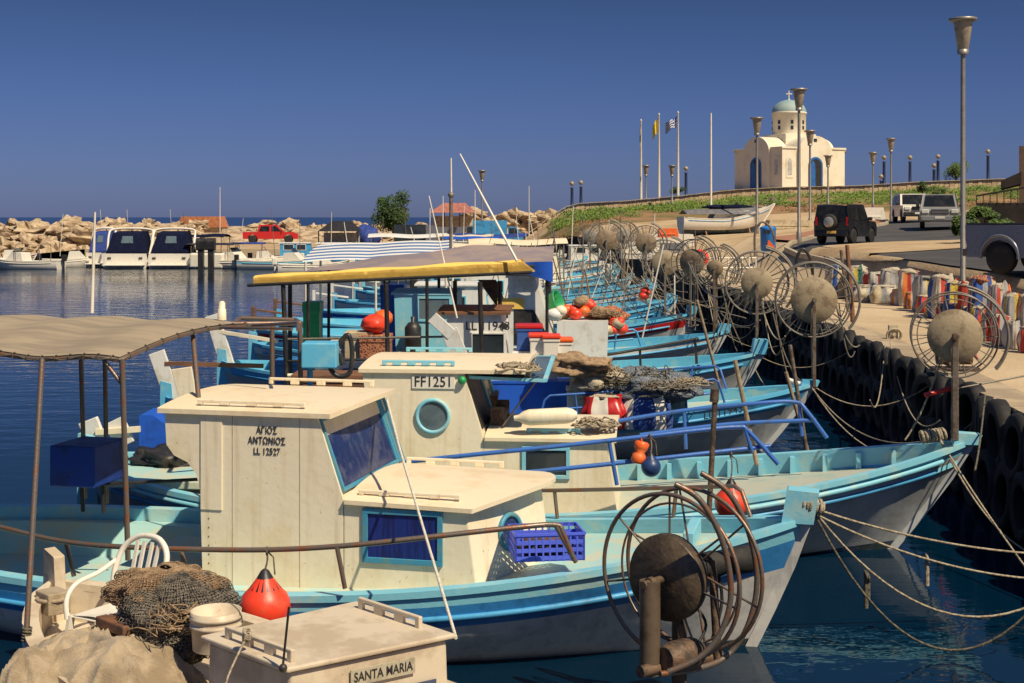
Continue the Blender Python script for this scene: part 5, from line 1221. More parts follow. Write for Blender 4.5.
# ---------------------------------------------------------------- church
chw = paint('church_limewash', (0.75, 0.69, 0.55), (0.66, 0.58, 0.43), 0.4, 0.5, 0.85, 0.15, 6, streak=0.15)
domem = paint('dome_blue', (0.24, 0.36, 0.38), (0.31, 0.40, 0.38), 0.5, 1.0, 0.6, 0.1)
chb = paint('church_blue', (0.02, 0.13, 0.42), None, 0.4, 2, 0.5, 0)
def church():
    Y = 139.0; k = Y/FPX
    # right corner of front wall at px 848, inner corner between the two sides at px ~ 782 on the near corner block
    yaw = R(-27)       # direction of the right-hand front face's own x axis, seen a little from the left
    o = Vector((P(789, 190, Y).x, Y, 6.75)); fr = Fr(o, yaw*-1)
    t = thing('church', 'whitewashed domed Greek church with blue doors on the hill', 'church', o, fr.rz); t.scale = (0.85, 0.85, 0.85)
    # plan (local): x along the right-hand facade, y away. cross arms 2.2 half-width, body 4.1 half
    a, b_ = 2.45, 4.75; hl, ha = 4.6, 5.0   # low block height, arm eave
    mb = MB()
    for sx_ in (-1, 1):
        for sy in (-1, 1):
            x0, x1 = sorted((sx_*(a-0.02), sx_*(b_-0.25))); y0_, y1_ = sorted((sy*(a-0.02), sy*(b_-0.25))); mb = MB(); mb.box(x0, x1, y0_, y1_, -0.6, hl-0.1); part('corner_block', mb, chw, t, bev=0.04)
    
    def armprof(): return [(-a, -0.6), (-a, ha-0.9)] + [(-a*math.cos(PI*i/16), ha-0.9+a*0.78*math.sin(PI*i/16)) for i in range(1, 16)] + [(a, ha-0.9), (a, -0.6)]
    mb = MB(); mb.prism(armprof(), 'x', -b_, b_); part('vaulted_arm', mb, chw, t, bev=0.03)
    mb = MB(); mb.prism([(p[0]*0.999, p[1]+0.003) for p in armprof()], 'y', -b_, b_); part('vaulted_arm', mb, chw, t, bev=0.03)
    # drum + dome
    mb = MB(); mb.box(-2.2, 2.2, -2.2, 2.2, ha, ha+1.35); part('dome_base', mb, chw, t, bev=0.05)
    mb = MB(); mb.lathe([(1.95, ha+1.0), (1.95, ha+3.75), (2.05, ha+3.8), (2.05, ha+3.95), (1.9, ha+4.0)], (0, 0, 0), n=40); dr = part('drum', mb, chw, t)
    mb = MB(); mb.lathe([(1.98*math.cos(i*PI/20), ha+3.95+1.5*math.sin(i*PI/20)) for i in range(10)] + [(0.02, ha+5.45)], (0, 0, 0), n=40); dm = part('dome', mb, domem, dr)
    mb = MB(); z_ = ha+5.4; d1 = fr.i.to_3x3() @ Vector((1, 0, 0)); mb.bar((0, 0, z_), (0, 0, z_+1.1), 0.13, 0.13); mb.bar(-d1*0.35+Vector((0, 0, z_+0.75)), d1*0.35+Vector((0, 0, z_+0.75)), 0.12, 0.12); mb.lathe([(0.2, -0.1), (0.12, 0.12)], (0, 0, z_), n=10); part('cross', mb, chw, dm)
    for i in range(8):
        aa = 2*PI*i/8+0.3
        for zz_ in (2.1, 2.75):
            mb = MB(); n_ = Vector((math.cos(aa), math.sin(aa), 0)); mb.cbox(n_*1.94+Vector((0, 0, ha+zz_)), (0.1, 0.3, 0.42), rot=Matrix.Rotation(aa, 3, 'Z')); part('drum_window', mb, glassd, dr)
    # doors: front facade (-y) and left facade (-x)
    def arch_panel(w_, h_, n_=14): return [(-w_/2, 0), (w_/2, 0), (w_/2, h_-w_/2)] + [(w_/2*math.cos(PI*i/n_), h_-w_/2+w_/2*math.sin(PI*i/n_)) for i in range(1, n_)] + [(-w_/2, h_-w_/2)]
    for face_ in ('y', 'x'):
        off = -b_ if face_ == 'y' else -b_
        w1 = 2.0
        mb = MB(); outer = arch_panel(w1, 3.6); mb.prism([(p[0]-0.0, p[1]) for p in outer], face_, off-0.10, off+0.02); d = part('door_frame', mb, chb, t)
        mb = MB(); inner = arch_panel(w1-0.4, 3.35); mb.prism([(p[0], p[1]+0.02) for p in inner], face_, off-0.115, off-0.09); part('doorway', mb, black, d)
        s_ = -1
        mb = MB(); mb.prism([(p[0]*0.36-0.42 if face_ == 'y' else p[0]*0.4+0.35, p[1]+0.02) for p in arch_panel(1.8, 3.1)], face_, off-0.14, off-0.118); part('door_leaf', mb, chb, d)
        mb = MB()
        if face_ == 'y': mb.cbox((0, off-0.01, 5.5), (0.45, 0.06, 0.35))
        else: mb.cbox((off-0.01, 0, 5.5), (0.06, 0.45, 0.35))
        part('vent', mb, glassd, t)
    # blind arched niches on the corner blocks facing us
    for (cx_, cy_, f_) in ((-(a+b_-0.25)/2, -(b_-0.25), 'y'), (-(b_-0.25), -(a+b_-0.25)/2, 'x'), ((a+b_-0.25)/2, -(b_-0.25), 'y')):
        if f_ == 'y' and cx_ > 0: continue
        pts = arch_panel(1.0, 2.5)
        o2 = cy_ if f_ == 'y' else cx_; c2 = cx_ if f_ == 'y' else cy_
        mb = MB(); mb.prism([(p[0]+c2, p[1]+1.2) for p in pts], f_, o2-0.06, o2+0.02); w2 = part('niche', mb, chw, t, bev=0.02)
        mb = MB(); mb.prism([(p[0]*0.62+c2, p[1]*0.75+1.5) for p in pts], f_, o2-0.075, o2-0.062); part('niche_window', mb, paint('niche_grey', (0.5, 0.5, 0.48)), w2)
    # cornice slabs of the low blocks
    mb = MB()
    for sx_ in (-1, 1):
        for sy in (-1, 1):
            x0, x1 = sorted((sx_*(a+0.01), sx_*(b_-0.13))); y0_, y1_ = sorted((sy*(a+0.01), sy*(b_-0.13))); mb = MB(); mb.box(x0, x1, y0_, y1_, hl-0.1, hl+0.12); part('cornice', mb, chw, t, bev=0.02)
    for (x_, y_) in ((b_, -3.6), (-b_, 4.2)):
        mb = MB(); mb.tube([(x_-0.1, y_, hl-0.2), (x_+0.45, y_, hl-0.15)], 0.05, 6); mb.sphere((x_+0.5, y_, hl-0.25), 0.22, 10, 6); part('wall_lamp', mb, steel, t)
    # plinth
    mb = MB(); mb.box(-b_-1.0, b_+1.0, -b_-1.0, b_+1.0, -1.2, -0.05); part('plinth', mb, stonew, t, bev=0.03)
church()

# ---------------------------------------------------------------- lamps, poles, flags
lampg = paint('lamp_glass', (0.33, 0.28, 0.21), (0.24, 0.20, 0.15), 0.4, 6, 0.3, 0); lampm = paint('lamp_metal', (0.30, 0.28, 0.25), (0.24, 0.21, 0.18), 0.4, 3, 0.45, 0.05, metal=0.5)
def street_lamp(px, top, Y, zb, label, s=1.0):
    b = P(px, 300, Y); b.z = zb; zt = P(px, top, Y).z; Hh = zt-zb
    t = thing('street_lamp', label, 'street lamp', b, group='tall street lamps with cone heads')
    mb = MB(); mb.lathe([(0.11, 0), (0.11, 0.5), (0.075, 0.55), (0.06, Hh-0.95*s)], n=12); part('pole', mb, lampm, t)
    mb = MB(); mb.lathe([(0.08*s, -0.95*s), (0.13*s, -0.90*s), (0.245*s, -0.16*s), (0.25*s, -0.12*s)], (0, 0, Hh), n=20); part('shade', mb, lampg, t)
    mb = MB(); mb.lathe([(0.14*s, -0.97*s), (0.15*s, -0.85*s), (0.10*s, -0.84*s)], (0, 0, Hh), n=16); part('collar', mb, lampm, t)
    mb = MB(); mb.lathe([(0.26*s, -0.13*s), (0.36*s, -0.10*s), (0.36*s, -0.03*s), (0.1*s, 0.0)], (0, 0, Hh), n=20); part('cap', mb, lampm, t)
for (px, top, Y, lab) in [(963, 17, 36.5, 'tall grey street lamp by the net bags, nearest lamp on the quay'), (799, 88, 60, 'tall street lamp in front of the church, left of the black off-roader'), (757, 117, 74, 'street lamp left of the church, behind the blue bin'),
    (810, 130, 86, 'street lamp in front of the church door'), (828, 155, 112, 'short distant street lamp right of the church door'), (873, 152, 112, 'distant street lamp just right of the church'), (891, 138, 98, 'street lamp behind the white car, right of the church'),
    (646, 165, 125, 'left one of two far street lamps between the flagpoles'), (672, 165, 122, 'street lamp between the yellow flag and the Greek flag'), (482, 170, 120, 'far street lamp rising over the boats near the white diagonal pole')]:
    b = P(px, 220, Y); street_lamp(px, top, Y, G(b.x, Y) if Y < 118 and b.x > edge(Y) else max(1.3, min(G(b.x, Y), 6)), lab, 1.0)
bluel_ = paint('lamp_blue', (0.02, 0.04, 0.12), (0.02, 0.03, 0.06), 0.4, 3, 0.4, 0)
for (px, top, lab) in [(572, 181, 'left of the two globe lamps on the low ridge'), (581, 180, 'right of the two globe lamps on the low ridge'), (686, 166, 'globe lamp behind the flagpoles'), (988, 149, 'globe lamp at the right on the hill, beside the dark house'), (938, 154, 'globe lamp left of the windblown hill tree'),
    (910, 155, 'globe lamp on the hill above the white car'), (884, 155, 'globe lamp between the two cone lamps right of the church'), (934, 163, 'smaller globe lamp beside the one left of the tree'), (881, 174, 'half hidden short globe lamp behind the wall')]:
    Y = 128.0; b = P(px, 200, Y); b.z = G(b.x, Y); zt = P(px, top, Y).z
    t = thing('globe_lamp', lab, 'lamp', b, group='dark blue globe lamps on the hill')
    mb = MB(); Hh = zt-b.z; mb.lathe([(0.2, -0.3), (0.2, 0.3), (0.15, 0.35), (0.13, Hh-0.7), (0.18, Hh-0.62), (0.1, Hh-0.58)], n=10); part('post', mb, bluel_, t)
    mb = MB(); mb.sphere((0, 0, Hh-0.24), 0.22, 12, 8); part('globe', mb, lampg, t)
def flagpole(px, top, bot, Y, label, flag=None):
    b = P(px, bot, Y); Hh = P(px, top, Y).z-b.z; t = thing('flagpole', label, 'flagpole', b)
    mb = MB(); mb.lathe([(0.16, -0.8), (0.13, 0), (0.07, Hh), (0.11, Hh+0.05), (0.0, Hh+0.2)], n=10); part('pole', mb, plasw, t)
    if flag: flag(t, Hh)
fw1 = paint('flag_white', (0.75, 0.70, 0.62)); fy = paint('flag_yellow', (0.75, 0.60, 0.05), (0.65, 0.45, 0.03)); fo = paint('flag_orange', (0.75, 0.35, 0.12)); fbm = paint('flag_blue', (0.03, 0.10, 0.42))
def flg(wd, ht, dirx, droop, f):
    def F(t, Hh):
        mb = MB()
        def q(u, v): return Vector((dirx*(0.1+u*wd*(1-droop*0.5)), 0.22*math.sin(u*7+v), Hh-0.25-v*ht-droop*u*wd*0.9-0.08*math.sin(u*9)))
        mb.grid(q, 14, 9, 0, True, mf=f[0]); part('flag', mb, f[1], t)
    return F
flagpole(641, 121, 200, 126, 'flagpole with a limp white flag, leftmost of the flagpoles', flg(0.6, 1.3, -1, 2.0, (lambda i, j: 1 if (5 < i < 9 and 3 < j < 6) else 0, [fw1, fo])))
flagpole(659, 115, 197, 126, 'flagpole flying the yellow flag', flg(0.85, 1.25, -1, 0.9, (lambda i, j: 0, [fy, fy])))
flagpole(678, 113, 195, 126, 'flagpole flying the blue and white striped Greek flag', flg(1.35, 0.95, -1, 0.5, (lambda i, j: (0 if (i in (2,) or j == 2) else 1) if (i < 5 and j < 5) else (1 if j % 2 == 0 else 0), [fw1, fbm])))
def mast(px, top, bot, Y, label, r=0.07, m=plasw, lean=0, name='mast', group=None):
    b = P(px, bot, Y); tp = P(px+lean, top, Y); mb = MB(); mb.tube([b, tp], r, 8, r2=r*0.6); soloW(name, mb, m, label, name.replace('_', ' '), loc=b, group=group)
mast(711, 113, 232, 86, 'bare white mast without a flag, between the flagpoles and the church', 0.08)
for px, top, bot, Y, ln, lab in [(350, 222, 262, 100, -6, 'slanting whip aerial beside the black canopy'), (443, 196, 250, 95, 0, 'thin aerial left of the tall mast'), (475, 190, 240, 100, 0, 'thin aerial right of the diagonal pole'), (534, 214, 240, 118, -5, 'thin leaning aerial at the low end of the ridge'), (529, 186, 236, 118, 0, 'upright thin aerial at the low end of the ridge'), (220, 187, 262, 132, 0, 'pole with a small lamp head behind the hut with the tiled roof'), (430, 208, 252, 96, 0, 'short pale pole among the far awnings')]:
    mast(px, top, bot, Y, lab, 0.045, plasw, ln, 'pole')

# ---------------------------------------------------------------- vehicles
def wheel(t, x_, y_, r_, w_, side):
    mb = MB(); mb.lathe([(r_*0.62, -w_/2), (r_*0.95, -w_/2), (r_, -w_*0.3), (r_, w_*0.3), (r_*0.95, w_/2), (r_*0.62, w_/2)], (x_, y_, r_), (0, 1, 0), n=24); ty = part('tyre', mb, rubber, t)
    mb = MB(); mb.lathe([(0.02, w_*0.30), (r_*0.25, w_*0.34), (r_*0.30, w_*0.2), (r_*0.60, w_*0.26), (r_*0.63, w_*0.46)] if side > 0 else [(r_*0.63, -w_*0.46), (r_*0.60, -w_*0.26), (r_*0.30, -w_*0.2), (r_*0.25, -w_*0.34), (0.02, -w_*0.30)], (x_, y_, r_), (0, 1, 0), n=20); part('rim', mb, steel, ty)
def car(name, label, cat, loc, rz, L, W, lower, upper, m, wheels, wr=0.36, tw=0.88, trim=black, glass=None, extras=None):
    glass = glass or paint('car_glass', (0.012, 0.014, 0.016), (0.03, 0.03, 0.032), 0.4, 2, 0.16, 0, spec=0.3)
    """lower/upper: side outlines (x,z); upper greenhouse tapers inward"""
    t = thing(name, label, cat, loc, rz)
    mb = MB(); 
    # body side with wheel arches cut from the outline
    low = []
    zb = min(p[1] for p in lower)
    for wx in wheels:
        pass
    xs_ = sorted(p[0] for p in lower)
    bottom = [(xs_[0]+0.05, zb)]
    for wx in sorted(wheels):
        bottom += [(wx-wr*1.2, zb)] + [(wx-wr*1.2*math.cos(PI*i/10), max(zb, wr+wr*1.15*math.sin(PI*i/10))) for i in range(1, 10)] + [(wx+wr*1.2, zb)]
    bottom.append((xs_[-1]-0.05, zb))
    top = [p for p in lower if p[1] > zb+0.01]
    poly = bottom + top[::-1] if top[0][0] < top[-1][0] else bottom + top
    mb.prism(poly, 'y', -W/2, W/2); body = part('body', mb, m, t, bev=0.05, seg=3)
    mb = MB(); n_ = len(upper); z0 = min(p[1] for p in upper); z1 = max(p[1] for p in upper)
    def yy(z_): return W/2*lerp(0.97, tw, (z_-z0)/(z1-z0))
    vs = [(p[0], -yy(p[1]), p[1]) for p in upper] + [(p[0], yy(p[1]), p[1]) for p in upper]
    mb.add(vs, [tuple(range(n_)), tuple(range(n_, 2*n_))[::-1]] + [(i, (i+1) % n_, n_+(i+1) % n_, n_+i) for i in range(n_)]); cabn = part('cabin', mb, m, t, bev=0.04, seg=2)
    # windows: front, rear and sides slightly proud
    def quad(a, b, c, d, nm, off=0.012):
        a, b, c, d = map(Vector, (a, b, c, d)); n2 = (b-a).cross(d-a).normalized(); ce = (a+b+c+d)/4
        if n2.dot(ce-Vector((sum(p[0] for p in upper)/n_, 0, (z0+z1)/2))) < 0: n2 = -n2
        q = [ce+(p-ce)*0.84+n2*off for p in (a, b, c, d)]; mb = MB(); mb.slab(q, 0.02); part(nm, mb, glass, cabn)
    ub = sorted([p for p in upper if p[1] < z0+0.05]); ut = sorted([p for p in upper if p[1] > z1-0.12])
    rb, fb_ = ub[0], ub[-1]; rt, ft = ut[0], ut[-1]
    quad((fb_[0], -yy(fb_[1]), fb_[1]), (fb_[0], yy(fb_[1]), fb_[1]), (ft[0], yy(ft[1]), ft[1]), (ft[0], -yy(ft[1]), ft[1]), 'windscreen')
    quad((rb[0], -yy(rb[1]), rb[1]), (rb[0], yy(rb[1]), rb[1]), (rt[0], yy(rt[1]), rt[1]), (rt[0], -yy(rt[1]), rt[1]), 'rear_window')
    mid_ = (rb[0]+fb_[0])/2
    for s in (-1, 1):
        for (xa, xb_, ya, yb_) in ((rb[0]+0.06, mid_-0.02, rt[0]+0.06, mid_-0.02), (mid_+0.04, fb_[0]-0.10, mid_+0.04, ft[0]-0.04)):
            quad((xa, s*yy(rb[1]), rb[1]+0.02), (xb_, s*yy(rb[1]), rb[1]+0.02), (yb_, s*yy(z1), z1-0.05), (ya, s*yy(z1), z1-0.05), 'side_window')
        mb = MB(); mb.cbox((fb_[0]-0.15, s*(W/2+0.10), fb_[1]+0.10), (0.10, 0.18, 0.15)); part('mirror', mb, trim, t, bev=0.02)
        for wx in wheels: wheel(t, wx, s*(W/2-0.12), wr, 0.22, s)
    if extras: extras(t, body)
    return t
def bx(t, nm, m, c, sz, bev=0.01, **k):
    mb = MB(); mb.cbox(c, sz); return part(nm, mb, m, t, bev=bev, **k)
carblk = paint('car_black', (0.012, 0.014, 0.02), (0.02, 0.02, 0.025), 0.3, 2, 0.22, 0); carsil = paint('car_silver', (0.42, 0.41, 0.38), None, 0.2, 2, 0.25, 0, metal=0.5); carwh = paint('car_white', (0.66, 0.62, 0.54), None, 0.2, 2, 0.3, 0); cargr = paint('car_grey', (0.22, 0.23, 0.26), None, 0.2, 1, 0.28, 0, metal=0.4)
tail = paint('tail_red', (0.45, 0.01, 0.01), None, 0.3, 3, 0.2, 0); headl = paint('headlight_glass', (0.7, 0.68, 0.6), None, 0.3, 3, 0.1, 0)
# black off-roader seen from the back
def ex1(t, body):
    mb = MB(); mb.lathe([(0.18, -0.11), (0.33, -0.11), (0.35, -0.05), (0.35, 0.05), (0.33, 0.11), (0.2, 0.115)], (-1.86, 0.05, 0.95), (-1, 0, 0), n=28); sw = part('spare_wheel', mb, rubber, t)
    mb = MB(); mb.lathe([(0.24, 0.10), (0.22, 0.125), (0.02, 0.13)], (-1.86, 0.05, 0.95), (-1, 0, 0), n=24); part('wheel_cover', mb, carsil, sw)
    for s in (-1, 1):
        bx(t, 'tail_light', tail, (-1.73, s*0.70, 0.98), (0.06, 0.10, 0.36)); bx(t, 'bumper_light', tail, (-1.86, s*0.58, 0.47), (0.04, 0.2, 0.08))
    bx(t, 'rear_bumper', carblk, (-1.80, 0, 0.46), (0.18, 1.5, 0.22), 0.03); bx(t, 'number_plate', yell, (-1.90, -0.05, 0.52), (0.02, 0.42, 0.11), 0.003)
    for s in (-1, 1): mb = MB(); mb.tube([(-1.2, s*0.58, 1.70), (0.4, s*0.58, 1.70)], 0.02, 6); part('roof_rail', mb, black, t)
j = P(846, 236, 57.5); j.z = G(j.x, j.y)+0.05
car('off_roader', 'small black off-roader with spare wheel on its back door, driving away on the quay road', 'car', j, R(90-34), 3.5, 1.62, [(-1.75, 0.32), (-1.76, 0.98), (0.55, 1.02), (1.55, 0.95), (1.72, 0.75), (1.72, 0.32)], [(-1.74, 0.97), (-1.66, 1.66), (0.35, 1.66), (0.72, 0.99)], carblk, (-1.12, 1.13), 0.34, 0.84, extras=ex1).scale = (0.92, 0.92, 0.94)
def front_ex(g1, plate=True, L=2.3, W=1.8, z=0.85, blackbar=False):
    def f(t, body):
        for s in (-1, 1): bx(t, 'headlight', headl, (L-0.02, s*(W/2-0.24), z), (0.08, 0.34, 0.2), 0.03); bx(t, 'fog_lamp', headl, (L+0.03, s*(W/2-0.3), z-0.38), (0.04, 0.16, 0.1), 0.02)
        for k in range(3): bx(t, 'grille_bar', g1, (L+0.01, 0, z-0.07+0.07*k), (0.05, W*0.42, 0.03), 0.005)
        bx(t, 'grille', black, (L-0.01, 0, z), (0.04, W*0.44, 0.22)); bx(t, 'front_bumper', black if blackbar else g1, (L, 0, z-0.34), (0.14, W*0.96, 0.26), 0.04)
        if plate: bx(t, 'number_plate', plasw, (L+0.08, 0, z-0.30), (0.015, 0.46, 0.11), 0.003)
    return f
j = P(939, 222, 70); j.z = G(j.x, j.y)+0.05
car('silver_car', 'silver off-road car coming towards us on the quay road', 'car', j, R(-90-16), 4.5, 1.85, [(-2.2, 0.35), (-2.22, 0.98), (0.9, 1.05), (2.05, 1.0), (2.28, 0.85), (2.28, 0.35)], [(-2.1, 1.0), (-1.9, 1.68), (0.35, 1.70), (1.1, 1.03)], carsil, (-1.4, 1.45), 0.38, 0.84, extras=front_ex(carsil, True, 2.3, 1.85))
j = P(912, 218, 86); j.z = G(j.x, j.y)+0.05
car('white_car', 'white off-road car with black bumper parked behind the silver car', 'car', j, R(-90-6), 4.4, 1.8, [(-2.2, 0.35), (-2.22, 0.98), (0.9, 1.05), (2.05, 1.0), (2.2, 0.85), (2.2, 0.35)], [(-2.1, 1.0), (-1.95, 1.72), (0.35, 1.74), (0.95, 1.03)], carwh, (-1.4, 1.45), 0.40, 0.86, extras=front_ex(black, True, 2.22, 1.8, blackbar=True))
# grey pickup, cut by the right edge of the frame
def ex4(t, body):
    for s in (-1, 1):
        bx(t, 'tail_light', tail, (-2.46, s*0.80, 0.93), (0.06, 0.12, 0.30))
        mb = MB(); mb.ring((-1.55, s*0.905, 0.42), (0, 1, 0), 0.50, 0.045, 20, 6, a0=PI-0.1, a1=2*PI+0.1, ref=(1, 0, 0)); part('wheel_arch', mb, cargr, t)
    bx(t, 'rear_bumper', steel, (-2.52, 0, 0.50), (0.20, 1.6, 0.18), 0.03); bx(t, 'tailgate', cargr, (-2.46, 0, 0.88), (0.06, 1.4, 0.5), 0.02); bx(t, 'bed_rail', black, (-1.6, -0.86, 1.20), (1.7, 0.07, 0.05), 0.01); bx(t, 'bed_rail', black, (-1.6, 0.86, 1.20), (1.7, 0.07, 0.05), 0.01)
j = Vector((13.35, 32.9, 0)); j.z = G(j.x, j.y)+0.05
car('pickup_truck', 'dark grey pickup truck cut by the right edge, load bed and rear wheel in view', 'pickup truck', j, R(-50), 5.0, 1.80, [(-2.45, 0.40), (-2.47, 1.18), (2.0, 1.15), (2.45, 0.85), (2.5, 0.40)], [(-0.75, 1.15), (-0.55, 1.76), (0.9, 1.78), (1.5, 1.16)], cargr, (-1.55, 1.55), 0.38, 0.84, extras=ex4)
j = P(271, 243, 143); j.z = 1.32
car('pickup_truck', 'bright red pickup truck parked on the far quay before the rocks', 'pickup truck', j, R(6), 5.6, 1.9, [(-2.8, 0.45), (-2.8, 1.15), (2.1, 1.15), (2.75, 0.95), (2.8, 0.45)], [(-1.3, 1.15), (-1.1, 1.85), (0.6, 1.85), (1.3, 1.15)], redp, (-1.8, 1.8), 0.42, 0.86)
# ---------------------------------------------------------------- bin, house, bollards
b = P(768, 243, 61); b.z = G(b.x, b.y)
t = thing('litter_bin', 'bright blue litter bin standing on the quay in front of the church lamp', 'bin', b, R(-10))
binm = paint('bin_blue', (0.02, 0.20, 0.62), (0.02, 0.15, 0.5), 0.3, 3, 0.35, 0)
mb = MB(); mb.lathe([(0.26, 0.12), (0.33, 0.2), (0.34, 1.05), (0.36, 1.1), (0.34, 1.18), (0.1, 1.24)], n=20); bd = part('body', mb, binm, t)
mb = MB(); mb.cbox((-0.05, -0.345, 0.98), (0.3, 0.03, 0.13)); part('slot', mb, black, bd)
mb = MB(); mb.slab([(-0.05, -0.36, 0.25), (0.3, -0.34, 0.30), (0.05, -0.36, 0.62), (0.0, -0.365, 0.6)], 0.01); part('sticker', mb, orange, bd)
mb = MB(); mb.tube([(-0.2, 0, 0), (-0.2, 0, 0.2)], 0.03, 6); mb.tube([(0.2, 0, 0), (0.2, 0, 0.2)], 0.03, 6); part('stand', mb, black, t)
def house():
    Y = 63.0; c = P(1052, 200, Y); c = P(1019, 200, Y); o = Vector((c.x, Y, G(c.x, Y)+0.2)); t = thing('house', 'dark house with a raised porch railing at the right edge', 'house', o, R(-20))
    dk = paint('dark_timber', (0.035, 0.022, 0.016), (0.02, 0.014, 0.01), 0.5, 2, 0.8, 0.3); wl = paint('house_wall', (0.16, 0.10, 0.07), None, 0.5, 1, 0.9, 0.3)  # dark brown timber, somewhat lighter brown wall
    x0 = P(1019, 200, Y).x-o.x; z_ = lambda py: P(0, py, Y).z-o.z
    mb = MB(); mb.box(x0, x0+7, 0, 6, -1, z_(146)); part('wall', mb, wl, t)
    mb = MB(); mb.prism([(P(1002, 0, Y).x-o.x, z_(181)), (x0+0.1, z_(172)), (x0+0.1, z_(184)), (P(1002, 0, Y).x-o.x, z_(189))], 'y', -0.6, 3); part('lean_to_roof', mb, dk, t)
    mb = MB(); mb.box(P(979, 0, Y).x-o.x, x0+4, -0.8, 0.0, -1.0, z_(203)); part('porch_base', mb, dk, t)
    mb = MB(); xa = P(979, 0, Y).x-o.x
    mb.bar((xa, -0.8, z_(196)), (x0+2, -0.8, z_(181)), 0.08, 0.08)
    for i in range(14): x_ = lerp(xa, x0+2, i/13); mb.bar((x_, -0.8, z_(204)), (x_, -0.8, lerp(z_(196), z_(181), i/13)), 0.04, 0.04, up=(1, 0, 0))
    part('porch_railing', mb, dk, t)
house()
# ================================================================== quay furniture: bags, tyres, ropes
def bag(X, Y, z, w_, d_, h_, rz, label, cols, seed, topm=None, name='net_bag', bands=None, soft=0.10):
    """a soft squarish woven sack with coloured stripes; net heaped in its mouth"""
    g = random.Random(seed); t = thing(name, label, 'net bag', (X, Y, z), rz, 'woven sacks of nets on the quay'); n = 40; m = 10
    mb = MB(); seq = bands or [g.randrange(len(cols)) for _ in range(18)]
    def f(u, v):
        a = 2*PI*u; k4 = (u*4) % 1.0; s4 = int(u*4) % 4; e_ = 2*k4-1; rd_ = 1-0.22*max(0, abs(e_)-0.7)**2/0.09
        cx_, sy = [(1, e_), (-e_, 1), (-1, -e_), (e_, -1)][s4]; cx_ *= rd_; sy *= rd_
        q = 1 + soft*math.sin(v*PI) - 0.16*v*v + 0.17*noise.noise(Vector((cx_*2+seed, sy*2, v*3))) + 0.04*noise.noise(Vector((a*3, seed, v*7)))
        return Vector((cx_*w_/2*q, sy*d_/2*q, v*h_*(1+0.16*noise.noise(Vector((cx_*1.5, sy*1.5+seed, 0))))))
    mb.grid(f, n, m, 0, True, mf=lambda i, j: seq[(i*len(seq)//n) % len(seq)] % len(cols))
    part('sack', mb, cols, t)
    mb = lump((0, 0, h_*0.95), (w_*0.46, d_*0.46, h_*0.10), seed, n=22, m=12, rough=0.4); part('net', mb, topm or net_tan, t)
    return t
cw_ = paint('sack_white', (0.54, 0.49, 0.41), (0.40, 0.35, 0.28), 0.4, 4, 0.8, 0.4, 12); cr_ = paint('sack_red', (0.50, 0.05, 0.03), (0.36, 0.06, 0.04), 0.4, 4, 0.8, 0.3, 12); cb_ = paint('sack_blue', (0.03, 0.09, 0.34), (0.04, 0.07, 0.2), 0.4, 4, 0.8, 0.3, 12)
co_ = paint('sack_orange', (0.62, 0.20, 0.04), (0.5, 0.15, 0.05), 0.4, 4, 0.8, 0.3, 12); cg_ = paint('sack_grey', (0.36, 0.36, 0.36), (0.25, 0.25, 0.27), 0.4, 4, 0.8, 0.3, 12); cy_ = paint('sack_yellow', (0.60, 0.45, 0.06), (0.3, 0.22, 0.05), 0.4, 9, 0.8, 0.3, 12); cm_ = paint('sack_maroon', (0.16, 0.02, 0.02), None, 0.4, 4, 0.8, 0.3, 12); ct_ = paint('sack_tan', (0.56, 0.48, 0.33), (0.42, 0.33, 0.21), 0.5, 3, 0.85, 0.5, 12)
netw = netmat('pale_net', (0.52, 0.46, 0.36), (0.38, 0.32, 0.23), sc_=34); netr = netmat('red_net', (0.48, 0.20, 0.10), (0.18, 0.06, 0.04), sc_=16); netb_ = netmat('blue_net', (0.20, 0.23, 0.27), (0.07, 0.08, 0.10), sc_=30); netgn = netmat('green_net', (0.05, 0.32, 0.22), (0.02, 0.12, 0.09), sc_=14)
ORD = ['first', 'second', 'third', 'fourth', 'fifth', 'sixth', 'seventh', 'eighth', 'ninth', 'tenth', 'eleventh', 'twelfth', 'thirteenth', 'fourteenth', 'fifteenth', 'sixteenth']
BK = [ # back row: px, width px, top y, stripes, words, net on top
 (838, 20, 262, [ct_, cw_], 'tan and white', netb_), (857, 18, 262, [netgn, cw_, cr_, cw_], 'green, white and red striped', netw), (874, 18, 268, [cw_, cr_, cw_, cm_], 'white sack-cloth with red and maroon striped', netw),
 (892, 19, 266, [cw_, cr_, cw_], 'white and red striped', netw), (909, 17, 267, [cw_, co_, cg_], 'white, orange and grey striped', netw), (925, 18, 270, [cg_, ct_, cw_, cg_], 'grey and white striped', netb_),
 (941, 18, 270, [cw_, cg_, cr_, cw_], 'white with grey and pink striped', netw), (955, 17, 276, [cy_, cw_, cy_], 'yellow and white striped', netw), (968, 17, 276, [cr_, cr_, cg_], 'bright red and grey striped', netw),
 (982, 22, 268, [ct_, cg_, ct_], 'tan, red-net-topped', netr), (999, 18, 278, [cr_, cw_, cg_, co_], 'red, white and orange striped', netw), (1014, 18, 284, [cw_, cw_, cr_, cg_], 'white with a thin red striped', netw), (1029, 18, 286, [cw_, co_, cw_], 'white and orange striped', netw)]
